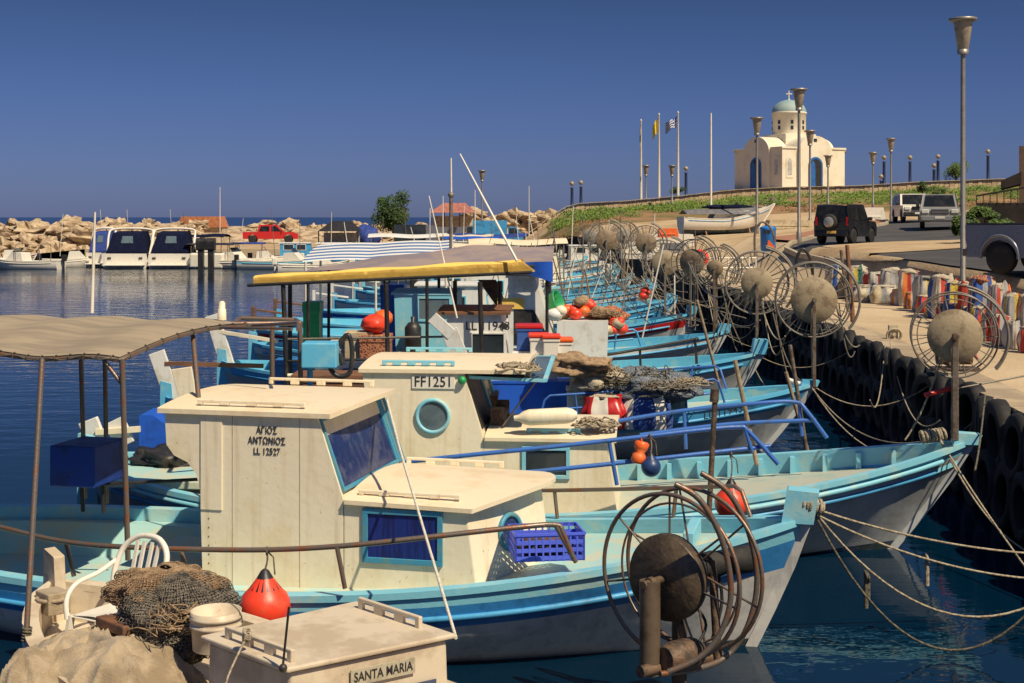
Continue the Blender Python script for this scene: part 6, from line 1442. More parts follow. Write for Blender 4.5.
FT = [ # front row
 (866, 24, 280, [ct_, ct_, cw_], 'plain cream', netw), (884, 22, 282, [cw_, ct_], 'crumpled off-white', netw), (901, 15, 285, [cg_, cw_, cg_], 'grey', netw), (913, 13, 288, [co_, cr_, co_, cy_], 'orange, red and yellow striped', netw),
 (924, 13, 290, [cr_, cg_, cb_], 'red and grey striped', netw), (935, 14, 292, [cb_, cb_, cr_], 'blue and red striped', netw), (946, 13, 297, [black, cw_, cg_], 'black and white striped', netw), (957, 14, 298, [cr_, cw_, cr_], 'red and white striped', netw),
 (968, 14, 302, [cb_, cw_, cg_], 'blue and white striped', netw), (979, 14, 304, [cy_, cg_, cb_], 'yellow, grey and blue striped', netw), (990, 14, 308, [ct_, cg_], 'tan and grey striped', netr), (1002, 15, 312, [cg_, cw_, cr_], 'grey with thin red striped', netw), (1015, 16, 316, [cw_, cg_, cw_], 'white and grey striped', netw), (1029, 16, 320, [cr_, cw_], 'red-banded white', netw)]
for row, (lst, dy, nm_) in enumerate(((BK, 0.72, 'back'), (FT, 0.0, 'front'))):
    for k, (px, wp, top, cols, words, tn) in enumerate(lst):
        line = interp(px, [830, 860, 900, 920, 950, 1000, 1030], [299, 301, 305, 311, 325, 345, 353]); q = PZ(px, line, 1.5); q = Vector((px-CX, FPX, 0))/FPX*(q.y+dy)
        s9 = q.y/FPX; hh = P(px, top+3, q.y).z-1.52
        bag(q.x, q.y, 1.52, wp*s9*1.14, max(0.34, wp*s9), hh*random.Random(k*5+row).uniform(0.84, 1.0), R(random.Random(k+50*row).uniform(-28, 28)), words+' sack, '+ORD[k]+' from left in the '+nm_+' row', cols + [random.Random(k*3+row).choice([cr_, cb_, co_, cm_, cg_]), random.Random(k*7+row).choice([cr_, cg_, cy_, cb_])], 40+k+50*row, tn)
q = PZ(925, 300, 1.5); q2 = P(800, 262, 50)
for k, (px, py, Y, m, lab) in enumerate([(800, 262, 47, netr, 'low red brown net heap by the arched hose'), (790, 268, 45, netgn, 'green net heap left of the bag row'), (850, 262, 43, netb_, 'blue net heap at the far end of the bag row')]):
    c = PZ(px, py+10, 1.5); soloW('net_heap', lump((c.x, c.y, 1.62), (0.75, 0.6, 0.38), 70+k, n=36, m=20, rough=0.45), m, lab, 'net heap', loc=(c.x, c.y, 1.5), group='loose net heaps on the quay')
# tyres hung on the quay wall
mb = MB()
def tyre_mesh():
    mb = MB(); pr = [(0.30, -0.09), (0.40, -0.115), (0.47, -0.09), (0.49, 0.0), (0.47, 0.09), (0.40, 0.115), (0.30, 0.09), (0.275, 0.0), (0.30, -0.09)]
    mb.lathe(pr, (0, 0, 0), (1, 0, 0), n=28, close=False)
    me = bpy.data.meshes.new('tyre_fender'); me.from_pydata([tuple(v) for v in mb.v], [], mb.f); me.polygons.foreach_set('use_smooth', [True]*len(mb.f)); me.materials.append(rubber); return me
tm = tyre_mesh(); Y = 11.0; k = 0; gt = random.Random(9)
while Y < 62:
    X = edge(Y); nx = (edge(Y+0.5)-edge(Y-0.5))
    for row, z_ in enumerate((1.12, 0.42)):
        o = link(bpy.data.objects.new('tyre_fender', tm)); o.location = (X-0.13-0.03*row, Y+(0.3 if row else 0), z_+gt.uniform(-.06, .06)); o.rotation_euler = (gt.uniform(0, 3), gt.uniform(-.10, .10), -math.atan(nx)+gt.uniform(-.22, .22)*(1-row)); o.scale = (gt.uniform(0.8, 1.2), gt.uniform(0.88, 1.06), gt.uniform(0.88, 1.06))
        tag(o, 'black worn tyre hung as a fender on the quay wall', 'tyre', 'tyres hung along the quay wall')
    Y += gt.uniform(0.74, 0.95) if Y < 35 else 1.05; k += 1
# mooring ropes: from each bow to the quay
def mrope(a, b, s, label, m=rope, r=0.0115, n=18):
    mb = MB(); mb.tube(sag(a, b, s, n), r, 6); return soloW('mooring_rope', mb, m, label, 'rope', loc=a, group='mooring ropes between bows and quay')
bo1 = P(806, 506, 12.9); bo2 = P(940, 440, 16.85)
def ringB(Y, z=1.5): return Vector((edge(Y)+0.12, Y, z))
mrope(P(798, 503, 12.92), P(1060, 555, 13.6), 0.10, 'upper mooring rope from the nearest bow leaving at the right edge')
mrope(P(800, 506, 12.92), P(1060, 580, 13.4), 0.16, 'second mooring rope from the nearest bow, just below the upper one')
mrope(P(815, 512, 12.9), P(1060, 590, 13.0), 0.55, 'deep hanging loop of mooring rope from the nearest bow')
mrope(P(815, 515, 12.9), P(1040, 600, 12.6), 0.80, 'lowest slack mooring rope near the water from the nearest bow', roped)
mrope(bo2, P(1050, 600, 14.2), 0.05, 'rope running down steeply from the second bow to the lower right')
mrope(bo2+Vector((0, 0, 0.02)), P(1050, 560, 15), 0.30, 'slack rope from the second bow to the right edge')
mrope(P(812, 385, 24.0), ringB(22.5), 0.45, 'slack mooring rope from the third bow to the quay')
mrope(P(812, 388, 24.0), P(930, 440, 17.6), 0.35, 'long rope sweeping from the third bow to the second bow')
mrope(P(812, 388, 23.9), ringB(19.5), 1.0, 'deep loop of mooring rope from the third bow')
mrope(P(885, 345, 26.5), P(870, 400, 20), 0.5, 'grey rope hanging from the quay edge bollard')
mrope(P(950, 330, 17), P(905, 440, 17), 0.15, 'rope from the nearest quay reel down to the second bow')
mrope(P(750, 350, 30.8), ringB(29), 0.5, 'mooring rope from the fourth bow to the quay')
mrope(P(748, 352, 30.8), P(800, 400, 24.3), 0.4, 'rope between the fourth bow and the third bow')
mrope(P(727, 335, 36.5), ringB(34), 0.5, 'mooring rope from the fifth bow to the quay')
mrope(P(985, 395, 17.5), P(975, 470, 15.5), 0.1, 'thin rope hanging down the tyre wall right of the second bow', roped)
mrope(P(890, 342, 26.5), P(940, 420, 17), 0.6, 'rope loop hanging before the tyres near the second bow', rope)
# knots / wooden toggles on the ropes
for k, (px, py, Y, L_) in enumerate([(927, 575, 13.2, 0.25), (866, 595, 12.9, 0.30), (868, 590, 12.9, 0.2)]):
    c = P(px, py, Y); mb = MB(); mb.tube([c+Vector((0, 0, L_*0.6)), c-Vector((0.0, 0, L_*0.4))], 0.022, 8); mb.ring(c+Vector((0, 0, L_*0.6)), (1, 0, 0.2), 0.04, 0.012, 12, 5)
    soloW('rope_toggle', mb, [rope, roped, roped][k], ['wooden toggle hanging from the upper rope at the right', 'wooden toggle hanging from the lower loop left of the other', 'rope tail beside the left toggle'][k], 'toggle', loc=c)
mb = MB()
for k in range(7): mb.ring(P(803+k*3.2, 503+k*0.9, 12.9), (1, 0.1*(k % 2), -0.2), 0.05+0.01*(k % 3), 0.016, 14, 6)
soloW('rope_lashing', mb, rope, 'rope turns lashed round the stem post of the nearest bow', 'rope', loc=P(805, 505, 12.9))
mb = MB()
for k in range(8): mb.ring(P(922+k*3, 437-k*0.4, 16.9), (1, 0.2*(k % 2), 0.2), 0.07, 0.018, 14, 6)
soloW('rope_lashing', mb, rope, 'rope turns lashed round the bow of the second boat', 'rope', loc=P(930, 437, 16.9))
mb = MB(); c = P(806, 386, 24.0); mb.sphere(c+Vector((0.05, 0, 0.0)), 0.085, 14, 10, sc_=(1.1, 0.9, 0.9)); mb.tube([c, c+Vector((-0.3, 0.1, 0.10))], 0.04, 8); soloW('anchor_roller', mb, white, 'white bow fitting at the stem of the third boat', 'bow fitting', loc=c)
# black arched hose stands and thin rods on the quay
def arch_(px, top, bot, wpx, Y, label, m=black):
    a = P(px, bot, Y); b = P(px+wpx, lerp(top, bot, 0.55), Y); mb = MB()
    mb.tube(curve([a, P(px, lerp(top, bot, 0.3), Y), P(px+wpx*0.35, top, Y), P(px+wpx*0.8, lerp(top, bot, 0.18), Y), b], 6), 0.05, 7); soloW('bent_pipe', mb, m, label, 'pipe', loc=a, group='bent hauler pipes')
arch_(796, 249, 296, 17, 44.3, 'black bent pipe arching beside the second reel from the right'); arch_(755, 222, 258, 20, 60, 'dark bent pipe with lamp cowl in front of the blue bin', postm)
mb = MB(); mb.tube([P(847, 245, 33.3), P(853, 322, 33.3)], 0.045, 6, r2=0.06); soloW('thin_pole', mb, brownw, 'thin brown pole leaning right of the third reel', 'pole', loc=P(853, 322, 33.3))
mb = MB(); mb.tube([P(841, 250, 36.8), P(848, 312, 36.8)], 0.04, 6); soloW('thin_pole', mb, postm, 'thin grey pole leaning just left of the brown one', 'pole', loc=P(848, 312, 36.8))
mb = MB(); mb.tube([P(927, 394, 16.9), P(1040, 373, 17.2)], 0.012, 6); mb.tube([P(925, 395, 16.9), P(952, 388, 16.95)], 0.03, 8, mi=1); soloW('boat_hook', mb, [steel, redp], 'long boat hook with a red grip crossing the nearest quay reel post', 'boat hook', loc=P(930, 394, 16.9))
for k, (a, b, Y, m, lab) in enumerate([((786, 372), (802, 430), 22, net_tan, 'slanting wooden pole left of the third bow'), ((697, 300), (722, 395), 27, net_tan, 'long wooden pole leaning between reels'), ((790, 345), (805, 440), 20, postm, 'grey pole standing before the blue rails'), ((735, 360), (757, 465), 17.8, net_tan, 'thin wooden boat pole rising from the second boat')]):
    a9 = P(*a, Y); b9 = P(*b, Y); b9 = b9 if k == 3 else a9.lerp(b9, (a9.z+0.5)/(a9.z-b9.z)); mb = MB(); mb.tube([a9, b9], 0.03, 7); soloW('wooden_pole', mb, paint('pole_wood', (0.34, 0.27, 0.18), (0.24, 0.17, 0.1), 0.5, 9, 0.8, 0.3) if m is net_tan else m, lab, 'pole', loc=P(*b, Y), group='loose poles among the bows')
# mooring bollards / brackets on the quay edge
for k, (px, py) in enumerate([(893, 338), (720, 278)]):
    q = PZ(px, py, 1.55); mb = MB(); mb.box(-0.09, 0.09, -0.05, 0.05, 0, 0.28); mb.tube([(0, -0.1, 0.1), (0, 0.12, 0.1)], 0.04, 8); mb.ring((0, -0.05, 0.08), (0, 1, 0.3), 0.14, 0.02, 16, 6); mb.ring((0.04, -0.08, 0.10), (0.3, 1, 0.1), 0.11, 0.02, 16, 6)
    solo('bollard', mb, kerbm, ['stone mooring bollard with rope rings above the second bow', 'stone mooring bollard far along the quay edge'][k], 'bollard', (q.x, q.y, 1.53))
t = thing('winch_engine', 'small rusty winch engine on the quay edge beside the nearest reel', 'winch', PZ(940, 372, 1.52)); 
mb = MB(); mb.tube([(-0.05, 0, 0.22), (0.5, 0, 0.22)], 0.10, 12); mb.box(-0.15, 0.6, -0.15, 0.15, 0.02, 0.08); mb.box(0.1, 0.25, -0.12, 0.12, 0.1, 0.42); part('motor', mb, rust, t, bev=0.01)
mb = MB(); mb.tube(curve([(0, 0, 0.3), (0.05, -0.05, 0.5), (0.3, 0, 0.52), (0.5, 0.05, 0.4), (0.6, 0, 0.2)], 5), 0.022, 7); part('pipe', mb, redp, t)

# ================================================================== moored craft far off at the left
def motor_yacht(px, Y, W, label, cov, hood=True, L=9.5, seed=0, top=True):
    c = P(px, 268, Y); t = thing('motor_yacht', label, 'yacht', (c.x, Y, 0), R(90), 'motor yachts moored stern to us')
    mb = MB(); N = 14
    def hbm(s): return W/2*(1-max(0, (s-0.45)/0.55)**2.4)
    def f(sd): 
        def q(u, v): return Vector((u*L, sd*hbm(u)*lerp(0.80, 1.0, v**0.6), lerp(-0.3, 1.15+0.6*u*u, v)))
        return q
    for sd in (-1, 1): mb.grid(f(sd), N, 4, 0, True, mf=lambda i, j: 1 if j == 0 else 0)
    ring_ = [f(-1)(0, k/4) for k in range(5)] + [f(1)(0, k/4) for k in range(5)][::-1]; mb.add(ring_, [tuple(range(10))], 0)
    part('hull', mb, [plasw, foul], t)
    mb = MB(); mb.box(-0.9, 0.02, -W*0.42, W*0.42, 0.22, 0.32); part('swim_platform', mb, plasw, t, bev=0.03)
    mb = MB(); mb.grid(lambda u, v: Vector((u*L*0.98, hbm(u)*0.98*(2*v-1), 1.12+0.6*u*u)), 10, 4); part('deck', mb, plasw, t)
    mb = MB(); mb.prism([(2.4, 1.1), (2.8, 2.25), (4.4, 2.35), (6.8, 1.35), (6.8, 1.1)], 'y', -W*0.40, W*0.40); part('cabin', mb, plasw, t, bev=0.12)
    if cov is not None:
        mb = MB(); mb.prism([(0.15, 1.15), (0.75, 2.75), (2.6, 2.9), (3.0, 2.2), (3.0, 1.15)], 'y', -W*0.42, W*0.42); mb.v = [Vector((v_.x, v_.y*lerp(1.0, 0.72, clamp((v_.z-1.15)/1.7)), v_.z)) for v_ in mb.v]; cv = part('canvas_hood', mb, cov, t, bev=0.16)
        mb = MB(); mb.slab([(0.42, -W*0.14, 1.95), (0.42, W*0.12, 1.95), (0.62, W*0.10, 2.5), (0.62, -W*0.12, 2.5)], 0.03); part('hood_window', mb, glassg, cv)
    mb = MB(); mb.tube(curve([(1.0, -W*0.45, 1.1), (1.7, -W*0.47, 2.6), (2.0, -W*0.40, 3.0), (2.0, 0, 3.1), (2.0, W*0.40, 3.0), (1.7, W*0.47, 2.6), (1.0, W*0.45, 1.1)], 5), 0.09, 8); part('radar_arch', mb, plasw, t)
    for s in (-1, 1):
        mb = MB(); mb.cbox((-0.05, s*W*0.33, 0.8), (0.03, 0.28, 0.12)); part('vent', mb, black, t)
    mb = MB(); mb.tube([(2, 0.3, 3.05), (1.8, 0.35, 4.6)], 0.02, 5); part('aerial', mb, plasw, t)
    return t
navy = paint('navy_canvas', (0.006, 0.009, 0.032), (0.010, 0.013, 0.038), 0.4, 2, 0.85, 0.2, 8, spec=0.1); navb = paint('navy_bright', (0.02, 0.05, 0.26), None, 0.4, 2, 0.75, 0.2, 8)
motor_yacht(125, 109, 3.7, 'white motor yacht with a navy canvas hood and rounded hood window, left of the pair', navy)
motor_yacht(169, 109, 3.5, 'white motor yacht with a plain navy canvas hood, right of the pair', navy)
motor_yacht(98, 112, 1.9, 'narrow white yacht under a bright blue cover, left of the navy hooded pair', navb, L=7)
def runabout(px, Y, L, rz, label, canopy=None, m=plasw, seed=0, frame=True, stripe=None, name='motorboat'):
    g = random.Random(seed); c = P(px, 268, Y); c.z = 0; t = thing(name, label, 'boat', c, rz, 'small boats moored by the far quay')
    hull(t, L, L*0.34, zm=0.6, zb=0.95, zs=0.65, stern='transom', bul=0.2, rake=0.9, mh=m, mband=stripe or m, mcap=m, mins=m, mdeck=m, mrub=stripe or m, stemh=0.0, N=16, bw=0.08)
    mb = MB(); mb.prism([(-0.2, 0.5), (-0.05, 1.25), (0.7, 1.3), (1.2, 0.75), (L*0.36, 0.7), (L*0.36, 0.5)], 'y', -L*0.12, L*0.12); part('console', mb, m, t, bev=0.05)
    mb = MB(); mb.slab([(0.72, -L*0.11, 1.28), (0.72, L*0.11, 1.28), (0.45, L*0.10, 1.6), (0.45, -L*0.10, 1.6)], 0.02); part('windscreen', mb, glassd, t)
    if frame:
        mb = MB()
        for x_ in (-L*0.28, L*0.05): mb.tube(curve([(x_, -L*0.14, 0.6), (x_, -L*0.14, 1.8), (x_, 0, 1.92), (x_, L*0.14, 1.8), (x_, L*0.14, 0.6)], 4), 0.025, 6)
        fr_ = part('canopy_frame', mb, steel, t)
        if canopy is not None:
            mb = MB(); mb.grid(lambda u, v: Vector((lerp(-L*0.34, L*0.1, u), lerp(-L*0.15, L*0.15, v), 1.85+0.12*math.sin(v*PI))), 5, 6); mb.grid(lambda u, v: Vector((lerp(-L*0.34, L*0.1, u), lerp(-L*0.15, L*0.15, v), 1.82+0.12*math.sin(v*PI))), 5, 6); part('canopy', mb, canopy, fr_)
    mb = MB(); mb.cbox((-L/2-0.25, 0, 0.85), (0.34, 0.3, 0.5)); mb.cbox((-L/2-0.22, 0, 0.3), (0.14, 0.12, 0.9)); part('outboard_motor', mb, g.choice([black, plasw]), t, bev=0.05)
    return t
runabout(25, 108, 6.0, R(170), 'small white motorboat with a bare canopy frame at the far left', None, seed=1)
runabout(70, 112, 4.2, R(15), 'low white dinghy with a dark console between the small motorboat and the yachts', None, seed=2, frame=False)
runabout(228, 110, 9.0, R(-8), 'white boat with a long dark bimini, behind the two black outboards', black, seed=3)
runabout(287, 108, 7.4, R(-4), 'low pale blue striped open boat in front of the red pickup', None, seed=4, frame=False, stripe=aqua)
runabout(315, 100, 5.2, R(8), 'small white open boat left of the striped awning', None, seed=5, frame=False)
def outboards():
    for k, (px, lab) in enumerate([(201, 'left one of two tall black outboard motors'), (211, 'right one of two tall black outboard motors')]):
        c = P(px, 262, 107); t = thing('outboard_motor', lab, 'outboard motor', c, R(90), 'pair of black outboard motors')
        mb = MB(); mb.prism([(-0.35, 0.9), (-0.40, 1.6), (-0.2, 1.85), (0.25, 1.8), (0.35, 1.4), (0.3, 0.9)], 'y', -0.32, 0.32); part('cowling', mb, black, t, bev=0.08)
        mb = MB(); mb.prism([(-0.2, -0.6), (-0.25, 0.95), (0.3, 0.95), (0.25, -0.6)], 'y', -0.2, 0.2); part('leg', mb, black, t, bev=0.03)
    c = P(206, 262, 108.5); mb = MB(); mb.box(-1.3, 1.3, 0, 3.0, 0.1, 1.3); solo('pontoon_boat', mb, plasw, 'plain white stern block the two black outboards hang on', 'boat', (c.x, c.y, -0.1), 0, bev=0.15)
outboards()
def gazebo(px, Y, W, D, zt, label, roofm, wallm_=None, z0=1.3, skirt=0.0):
    c = P(px, 240, Y); t = thing('canopy', label, 'canopy', (c.x, Y, z0)); h_ = zt-z0
    mb = MB(); mb.add([(-W/2, 0, h_), (W/2, 0, h_), (W/2, D, h_), (-W/2, D, h_), (-W*0.2, D*0.5, h_+0.9), (W*0.28, D*0.5, h_+0.9)], [(0, 1, 5, 4), (1, 2, 5), (2, 3, 4, 5), (3, 0, 4), (0, 3, 2, 1)]); part('roof', mb, roofm, t)
    for x_ in (-W/2+0.1, -W/6, W/6, W/2-0.1):
        mb = MB(); mb.bar((x_, 0.05, 0), (x_, 0.05, h_), 0.1, 0.1, up=(1, 0, 0)); part('post', mb, black, t)
    if wallm_: mb = MB(); mb.box(-W/2+0.2, W/2-0.2, D-0.3, D-0.2, 0.0, h_*0.9); part('back_panel', mb, wallm_, t)
gazebo(338, 122, 3.6, 3.0, 2.75, 'black fabric canopy shelter on the far quay', black, cg_)
gazebo(452, 128, 4.2, 3.0, 4.4, 'shelter with a faded red roof behind the tall white mast', paint('red_roof', (0.42, 0.16, 0.12)), ct_)
# terracotta-roofed hut behind the yachts
c = P(200, 240, 136); t = thing('hut', 'small hut with an orange tiled roof on the far quay', 'hut', (c.x, 136, 1.3))
mb = MB(); mb.box(-2.2, 2.2, 0, 2.4, 0, 1.85); part('wall', mb, ct_, t)
mb = MB(); mb.prism([(-2.3, 1.7), (-1.75, 2.75), (1.9, 2.75), (2.3, 1.7)], 'y', -0.3, 2.6); part('roof', mb, paint('terracotta', (0.50, 0.19, 0.08), (0.36, 0.13, 0.06), 0.5, 3, 0.8, 0.3), t, bev=0.03)
# blue tarpaulin covered lump by the tree, blue-box truck, grey trucks
mb = lump((0, 0, 0.9), (1.15, 1.1, 1.05), 31, rough=0.35); solo('covered_boat', mb, navb, 'round bundle under a bright blue tarpaulin beside the dark tree', 'tarpaulin', (P(367, 230, 126).x, 126, 1.3))
def boxtruck(px, Y, L, label, cabm, boxm, z0=1.32, rz=0, h=1.6):
    c = P(px, 240, Y); t = thing('truck', label, 'truck', (c.x, Y, z0), rz)
    mb = MB(); mb.prism([(-L/2, 0.5), (-L/2, 0.5+h), (L*0.18, 0.5+h), (L*0.18, 0.5)], 'y', -0.95, 0.95); part('load_box', mb, boxm, t, bev=0.05)
    mb = MB(); mb.prism([(L*0.2, 0.45), (L*0.2, 1.9), (L*0.36, 1.9), (L*0.5, 1.2), (L*0.5, 0.45)], 'y', -0.9, 0.9); cb2 = part('cab', mb, cabm, t, bev=0.05)
    mb = MB(); mb.prism([(L*0.22, 1.3), (L*0.22, 1.8), (L*0.35, 1.8), (L*0.43, 1.3)], 'y', -0.912, 0.912); part('side_window', mb, glassd, cb2)
    for s in (-1, 1):
        for wx in (-L*0.3, L*0.33): wheel(t, wx, s*0.8, 0.4, 0.24, s)
boxtruck(498, 112, 4.0, 'truck with a bright blue top and grey blue side near the boulders', bluel, bluel, h=1.9)
boxtruck(455, 124, 5.0, 'grey truck parked behind the masts on the far quay', cargr, cargr, h=1.3)
boxtruck(418, 126, 4.2, 'dark vehicle between the tree and the red roofed shelter', cargr, glassd, h=1.5)
# cream cabin boats and cream awning at mid distance (centre)
def launch(px, Y, L, label, rz, awm=None, m=roofc, h=2.0, z=0):
    c = P(px, 250, Y); t = thing('cabin_boat', label, 'boat', (c.x, Y, 0), rz, 'cabin boats at the end of the harbour')
    hull(t, L, L*0.32, zm=0.8, zb=1.3, zs=0.9, stern='transom', bul=0.2, rake=1.0, mh=white, mband=bluel, mcap=white, mins=white, mdeck=roofc, mrub=bluel, N=16)
    rect_house(t, -L*0.22, L*0.16, -L*0.11, L*0.11, 0.7, h, m, white, rake=0.3, win=[(-L*0.18, -L*0.06, 1.3, 1.8), (-L*0.03, L*0.08, 1.3, 1.8)], wm=white, gm=glassd)
    if awm is not None:
        mb = canopy_sheet(10, 6, lambda u, v: Vector((lerp(-L*0.5, L*0.2, u), lerp(-L*0.15, L*0.15, v), h+0.45+0.25*math.sin(v*PI)+0.05*math.sin(u*8)))); cn = part('awning', mb, awm, t)
        posts_at(cn, [(Vector((x_, y_, h+0.45)), Vector((x_, y_, 0.8))) for x_ in (-L*0.47, L*0.17) for y_ in (-L*0.14, L*0.14)], 0.04, steel)
launch(470, 92, 9, 'cream cabin boat with dark windows behind the striped awning', R(8), None, cream, 2.35)
launch(425, 100, 8, 'white cabin boat with a flat white awning left of the tall mast', R(2), white, cream, 2.1)
launch(538, 70, 7, 'boat with a sagging cream awning in the middle distance', R(4), roofc, cream, 2.2)
launch(372, 108, 7, 'low cream cabin boat in front of the dark tree', R(-5), None, roofc, 1.9)
launch(590, 104, 7, 'small white boat at the foot of the green bank', R(5), None, white, 1.9)
# ---------------------------------------------------------------- boats and gear ashore, centre right
def sloop():
    c = P(728, 236, 76); o = Vector((c.x, 76, G(c.x, 76)+0.25)); t = thing('sailing_boat', 'white sailing boat propped ashore with navy covers and a raised bow', 'sailing boat', o, R(12)); t.scale = (0.66, 0.66, 0.66)
    hull(t, 8.2, 2.4, zm=0.85, zb=2.15, zs=1.0, stern='transom', bul=0.1, rake=1.9, mh=plasw, mband=plasw, mcap=plasw, mins=plasw, mdeck=plasw, mrub=bluel, N=22, zpow=1.5, stemh=0.0)
    mb = MB(); mb.prism([(-1.6, 0.8), (-1.3, 1.35), (1.5, 1.55), (2.1, 1.2), (2.1, 0.9)], 'y', -0.7, 0.7); part('coachroof', mb, plasw, t, bev=0.06)
    mb = lump((0.2, 0, 1.85), (2.4, 0.32, 0.18), 4, n=24, m=12, rough=0.3); part('sail_cover', mb, navy, t)
    mb = MB(); mb.grid(lambda u, v: Vector((lerp(-3.9, 2.4, u), lerp(-1.15, 1.15, v), 1.25+0.7*(1-abs(2*v-1))*(0.5+0.5*u))), 12, 6); part('boat_cover', mb, paint('grey_cover', (0.13, 0.13, 0.15), (0.2, 0.19, 0.18)), t)
    mb = MB()
    for s in (-1, 1): mb.tube(curve([(2.4, s*0.7, 1.7), (3.2, s*0.5, 2.4), (4.15, 0, 2.7)], 4), 0.02, 5)
    mb.tube([(3.4, 0.4, 1.7), (3.4, 0.4, 2.4)], 0.02, 5); mb.cbox((3.9, 0, 2.5), (0.3, 0.3, 0.25)); part('pulpit', mb, steel, t)
    for x_ in (-2.2, 1.6):
        for s in (-1, 1): mb = MB(); mb.bar((x_, s*1.1, -0.6), (x_, s*0.5, 0.2), 0.1, 0.1, up=(1, 0, 0)); part('prop', mb, brownw, t)
    mb = MB(); mb.box(-2.4, 2.2, -0.15, 0.15, -0.6, -0.1); part('keel', mb, foul, t)
sloop()
mb = MB(); c = P(711, 214, 76)
def ashore(px, Y, W, H_, D, m, label, name, cat, bev=0.05, dz=0.0):
    c = P(px, 236, Y); mb = MB(); mb.prism([(-W/2, 0), (-W/2*0.92, H_), (W/2*0.85, H_), (W/2, 0)], 'y', -D/2, D/2); mb.box(-W/2*0.8, W/2*0.7, -D/2-0.03, -D/2, H_*0.3, H_*0.42); solo(name, mb, m, label, cat, (c.x, Y, G(c.x, Y)+dz), bev=bev)
ashore(670, 72, 2.6, 1.3, 1.4, plasw, 'white upturned boat hull ashore behind the hauler reels', 'boat_hull', 'boat')
ashore(668, 70, 1.0, 0.45, 0.6, orange, 'orange life raft box on top of the white hull ashore', 'raft_box', 'box', dz=1.4)
ashore(672, 69, 1.2, 0.42, 0.5, cargr, 'dark grey engine box below the orange raft box', 'engine_box', 'box', dz=0.7)
ashore(640, 84, 2.4, 1.0, 1.4, plasw, 'white cabin roof of a boat ashore near the green bank', 'boat_hull', 'boat')
ashore(790, 82, 2.8, 0.5, 1.4, ct_, 'low cream boat lying on the sandy ground left of the black off-roader', 'boat_hull', 'boat')
ashore(866, 96, 2.4, 1.0, 1.4, plasw, 'white upturned skiff behind the black off-roader', 'boat_hull', 'boat')
ashore(813, 88, 1.6, 0.25, 1.2, cb_, 'small flat blue dinghy beside the pavement', 'boat_hull', 'boat')
ashore(700, 128, 1.2, 0.8, 0.9, binm, 'small blue cabin box on the ridge left of the church', 'cabin_box', 'box', dz=0.0)
c = P(700, 240, 56); mb = MB(); mb.ring((c.x, c.y, 2.35), (0.3, 1, 0), 0.27, 0.09, 28, 10); soloW('life_ring', mb, redo, 'orange red life ring hung on the low fence by the reels', 'life ring', loc=(c.x, c.y, 2.35))
t = thing('low_fence', 'low grey pipe fence behind the reels on the far quay', 'fence', (P(720, 250, 56).x, 56.2, 1.5)); mb = MB()
x0 = P(708, 250, 56).x-t.location.x; x1 = P(755, 250, 57).x-t.location.x
for z_ in (0.45, 0.85): mb.tube([(x0, 0, z_), (x1, 0.6, z_)], 0.03, 6)
part('rail', mb, plasw, t)
for i in range(8): mb = MB(); x_ = lerp(x0, x1, i/7); mb.tube([(x_, 0.6*i/7, 0), (x_, 0.6*i/7, 0.9)], 0.03, 6); part('post', mb, plasw, t)
# ================================================================== deck gear on the nearer row: nets, crates, floats
def place(root_fr, x, y, z): return root_fr.w(x, y, z)
gear = []
def floats(px, py, Y, n, spread, m, label, r=0.13, seed=1, sz=0.5):
    g = random.Random(seed); c = P(px, py, Y); mb = MB(); mats = m if isinstance(m, list) else [m]
    for i in range(n):
        dx = g.uniform(-1, 1); k_ = g.randrange(len(mats)); mb.sphere(c+Vector((dx*spread, g.uniform(-.3, .3)*spread, (1-abs(dx))*g.random()*sz)), r*g.uniform(0.75, 1.2), 12, 8, mi=k_, sc_=(1, 1, g.uniform(0.75, 1.0)))
    soloW('net_floats', mb, mats, label, 'floats', loc=c)
def gbox(px, py, Y, W, D, H_, m, label, name='crate', cat='crate', rz=0.0, top=None, bev=0.015):
    c = P(px, py, Y); mb = MB(); mb.box(-W/2, W/2, -D/2, D/2, 0, H_*0.9); mb.box(-W/2-0.015, W/2+0.015, -D/2-0.015, D/2+0.015, H_*0.86, H_)
    t = thing(name, label, cat, c, rz); part('body', mb, m, t, bev=bev)
    if top: part('lid', (lambda b: (b.box(-W/2-0.03, W/2+0.03, -D/2-0.03, D/2+0.03, H_+0.002, H_+0.07), b)[1])(MB()), top, t, bev=0.02)
def gnet(px, py, Y, s, m, label, seed, name='fishing_net', flat=0): soloW(name, lump(P(px, py, Y), s, seed, n=40, m=24, rough=0.5), m, label, 'fishing net', loc=P(px, py, Y))
# on the white deck box of boat four
floats(580, 314, 29.1, 26, 0.52, [redo, orange, redo, net_tan], 'heap of red and orange floats on the white deck box', 0.13, 3, 0.34)
floats(560, 316, 28.8, 3, 0.25, [white, cream], 'cream round floats beside the orange ones', 0.15, 4, 0.15)
floats(616, 331, 28.9, 7, 0.22, [redo, orange, ct_], 'few orange floats at the right end of the white deck box', 0.12, 5, 0.30)
floats(646, 296, 43.2, 3, 0.2, [redo], 'pair of red floats at the sixth bow', 0.15, 7, 0.3)
t = thing('bucket', 'bright green plastic basket lying tilted above the floats', 'basket', P(550, 306, 30.3)); mb = MB(); mb.lathe([(0.2, -0.2), (0.27, 0.2), (0.29, 0.2), (0.29, 0.24), (0.26, 0.24), (0.19, -0.17)], (0, 0, 0), (0.85, -0.35, 0.35), n=22); part('tub', mb, green, t)
gnet(606, 317, 29.4, (0.42, 0.3, 0.22), netr, 'rust coloured net heap on the white deck box', 81)
gbox(539, 362, 23.6, 0.30, 0.3, 0.42, plasw, 'white jerrycan with a red cap on the third boat', 'jerrycan', 'jerrycan', top=redo)
